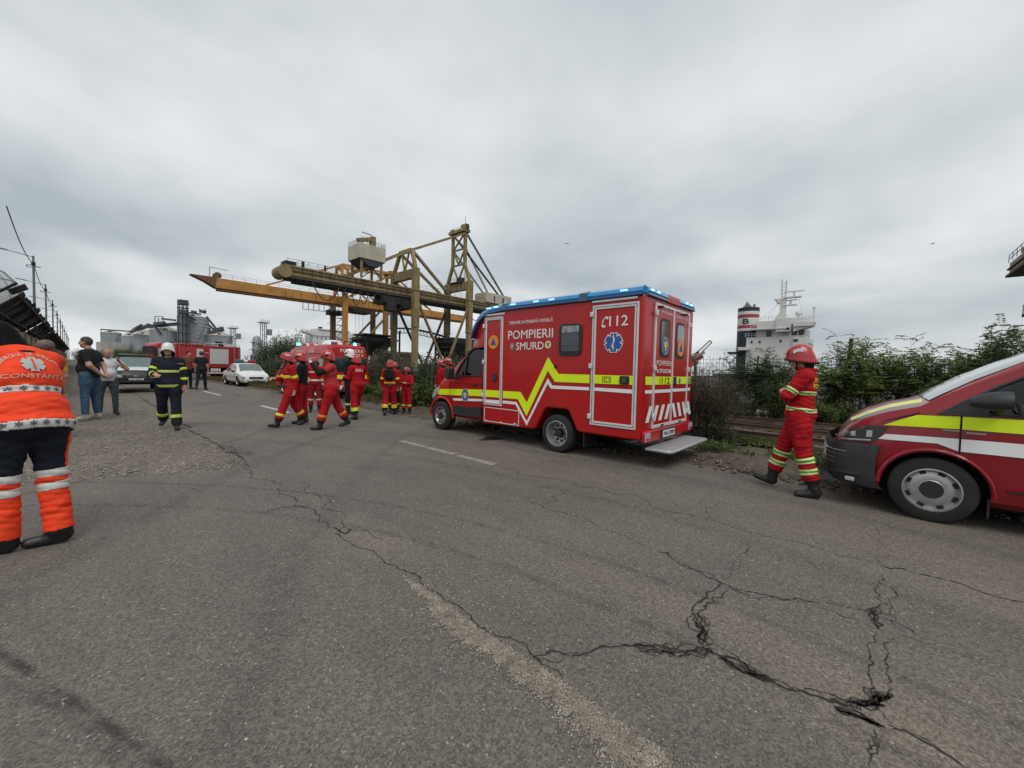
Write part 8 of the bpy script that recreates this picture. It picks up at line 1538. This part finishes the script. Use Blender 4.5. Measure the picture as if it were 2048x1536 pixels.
sp = dict(legs=stand, arms=((20, 10, (-.4, .7, .2)), (10, 10, (0, .3, -1))), sleeve=False, mats=tm(brownc, navyc, bootm)); person('truckman', (376, 778), 703, aim('cam', 376, 40), sp, 'man in brown shirt beside the fire engine, partly behind the navy firefighter', tee, hair=short_hair(hairb), vox=.013, group='bystanders')
sp = dict(legs=stand, arms=hang, g=.95, sleeve=False, mats=tm(ochc, jean, shoe)); person('grey', (97, 880), 683, aim('left', 97, -70), sp, 'person with puffy grey hair and yellow collar hidden behind the orange vest', tee, hair=puffy_hair(hairg), vox=.011, group='bystanders')
# --- 1. woman in the orange vest, nearest at the left
def vest_skirt(Bd, J, P):
    Bd.ell('waist', P(0, -.01, .06), (.215, .185, .17), J['T'], .05); Bd.ell('waist', P(.0, -.02, -.06), (.235, .20, .11), J['T'], .04); Bd.ell('chest', P(0, -.03, .31), (.195, .135, .15), J['T'], .05)
tr = [('trousers', 'pelvis', 0, 0), ('trousers', 'torso', -9, -.09), ('trousers', 'thigh', -9, .93), ('cuff', 'thigh', .93, 9), ('cuff', 'shin', -9, .985), ('shoe', 'shin', .985, 9), ('shoe', 'foot', 0, 0), ('silver_band1', 'thigh', .86, .99), ('silver_band2', 'shin', .10, .24), ('side_panel', 'thighside', .05, .86), ('vest', 'torso', -.10, 9), ('sleeve', 'uarm', -9, .75), ('silver_band3', 'torso', .17, .225), ('silver_band4', 'torso', -.105, -.055)]
sp = dict(legs=((4, 2, 4, 0, -48), (-5, 2, 4, 0, -58)), arms=((46, 22, (-.25, .8, -.3)), (40, -4, (-.5, .8, -.2))), lean=17, side=3, al=.80, g=1.10, tl=1.12, cuff=1.14, cuffend=.97, sleeve=False, headabs=True, hroll=0, nod=30, hyaw=40, hfwd=.03, hside=-.02, extra=(vest_skirt,), mats=dict(vest=(hivis, .012), trousers=(navyc, .005), cuff=(hivis, .008), shoe=(bootm, .004), silver_band1=(silb, .012), silver_band2=(silb, .012), silver_band3=(silb, .016), silver_band4=(silb, .016), side_panel=(hivis, .008), sleeve=(mat('orange_sleeve', (.50, .055, .02), .85, var=.12, bump=.4), .008)))
def long_hair(T, J):
    HR, hc = J['HR'], J['head']; rows = []
    for t in np.linspace(0, 1, 14):
        r = []
        for a in np.linspace(R_(-118), R_(118), 26):
            if t < .5: u = t*2*math.pi/2; q = math.sin(u); z = .02+.105*math.cos(u)
            else: q = 1.0+.08*(t-.5); z = .02-(t-.5)*2*.20
            wv = 1+.012*math.sin(a*21+t*3); r.append(tuple(hc+HR @ A_([.092*q*math.sin(a)*wv, -.012-.112*q*math.cos(a)*wv, z])))
        rows.append(r)
    b = MB(); b.grid(rows); H = b.build('hair', hairb, T, smooth=80); md = H.modifiers.new('s', 'SOLIDIFY'); md.thickness = .018
    k = MB(); k.tube([tuple(hc+HR @ A_([.095*math.sin(a), .05*math.cos(a), .075+.02*math.cos(a)])) for a in np.linspace(-1.6, 1.6, 9)], .03, 6); k.build('hair_top', hairb, H, smooth=80)
T, J, o = person('vest', (60, 1094), 646, aim('away', 60, 22), sp, 'dark-haired woman in orange reflective vest and navy trousers bending forward at the left edge', tr, hair=long_hair, vox=.0075, wr=.018, group='crew in orange')
vm = o['vest'].data; U = J['up']; Fd = J['fwd']; Rt = J['rt']; hp = J['hip']
txm = mat('vest_print', (.55, .47, .42), .5); decal('lettering', T, vm, tuple(hp+U*.262-Rt*.16), Rt, U, Fd, 'CONSTANȚA', .34, .042, txm, .010, .008)
word = 'SERVICIUL DE AMBULANȚĂ'
for i, ch in enumerate(word):
    if ch == ' ': continue
    a = R_(150-120*i/(len(word)-1)); c = hp+U*(.345+.135*math.sin(a)-.02)+Rt*(.165*math.cos(a)); tu = -Rt*(-math.sin(a))*-1 if False else Rt*math.sin(a)-U*math.cos(a); tv = Rt*math.cos(a)+U*math.sin(a)
    decal('lettering', T, vm, tuple(c-tu*.009), tu, tv, Fd, ch, .016 if ch not in 'I' else .006, .026, txm, .010, .01)
def star_mesh(r, w=.36):
    b = MB()
    for i in range(3):
        t = math.pi*i/3; u, v = math.sin(t), math.cos(t); n_ = (-v, u); b.poly([(r*(s1*u+w*s2*n_[0]), r*(s1*v+w*s2*n_[1]), 0) for s1, s2 in ((1, 1), (1, -1), (-1, -1), (-1, 1))])
    return b.mesh('star')
decal('star_of_life', T, vm, tuple(hp+U*.385), Rt, U, Fd, '', 0, 0, mat('vest_star', (.42, .46, .45), .5), .011, mesh=star_mesh(.062))
k_ = MB(); k_.box((0, 0, 0), (.008, .10, .0)); decal('star_staff', T, vm, tuple(hp+U*.385), Rt, U, Fd, '', 0, 0, hivis, .014, mesh=MB().poly([(-.006, -.05, 0), (.006, -.05, 0), (.006, .05, 0), (-.006, .05, 0)]).mesh('q'))
darkst_ = mat('band_star', (.10, .11, .12), .6)
for band, z in (('silver_band3', .198), ('silver_band4', -.08)):
    for j in range(7): decal('band_star', T, o[band].data, tuple(hp+U*z+Rt*(-.19+.063*j)), Rt, U, Fd, '', 0, 0, darkst_, .006, mesh=star_mesh(.019, .20))
k = MB(); nk = J['neck']; k.tube([tuple(hp+U*(.50-.02*abs(t))+Rt*(.17*t)-Fd*(.11-.05*abs(t))) for t in np.linspace(-1, 1, 12)], .014, 6); k.build('yoke_piping', navyc, T, smooth=60)
# --- 19. driver of the van: only the red sleeve and shoulder show
sp = dict(legs=((80, 6, 75), (80, 6, 75)), arms=((30, 12, (-.1, .9, .15)), (30, 12, (-.1, .9, .1))), lean=-6, mats=mats(dredc, navyc)); T, J, o = person('driver', (2030, 900), None, 0, sp, 'driver in red sleeve at the wheel of the dark red van', suit(-.05), None, None, hair=short_hair(hairb), vox=.014, P0=A_([6.66, -1.50, 0]), scale=1.0, group='crew in vehicles'); T.location = (6.62, -1.44, -.10)
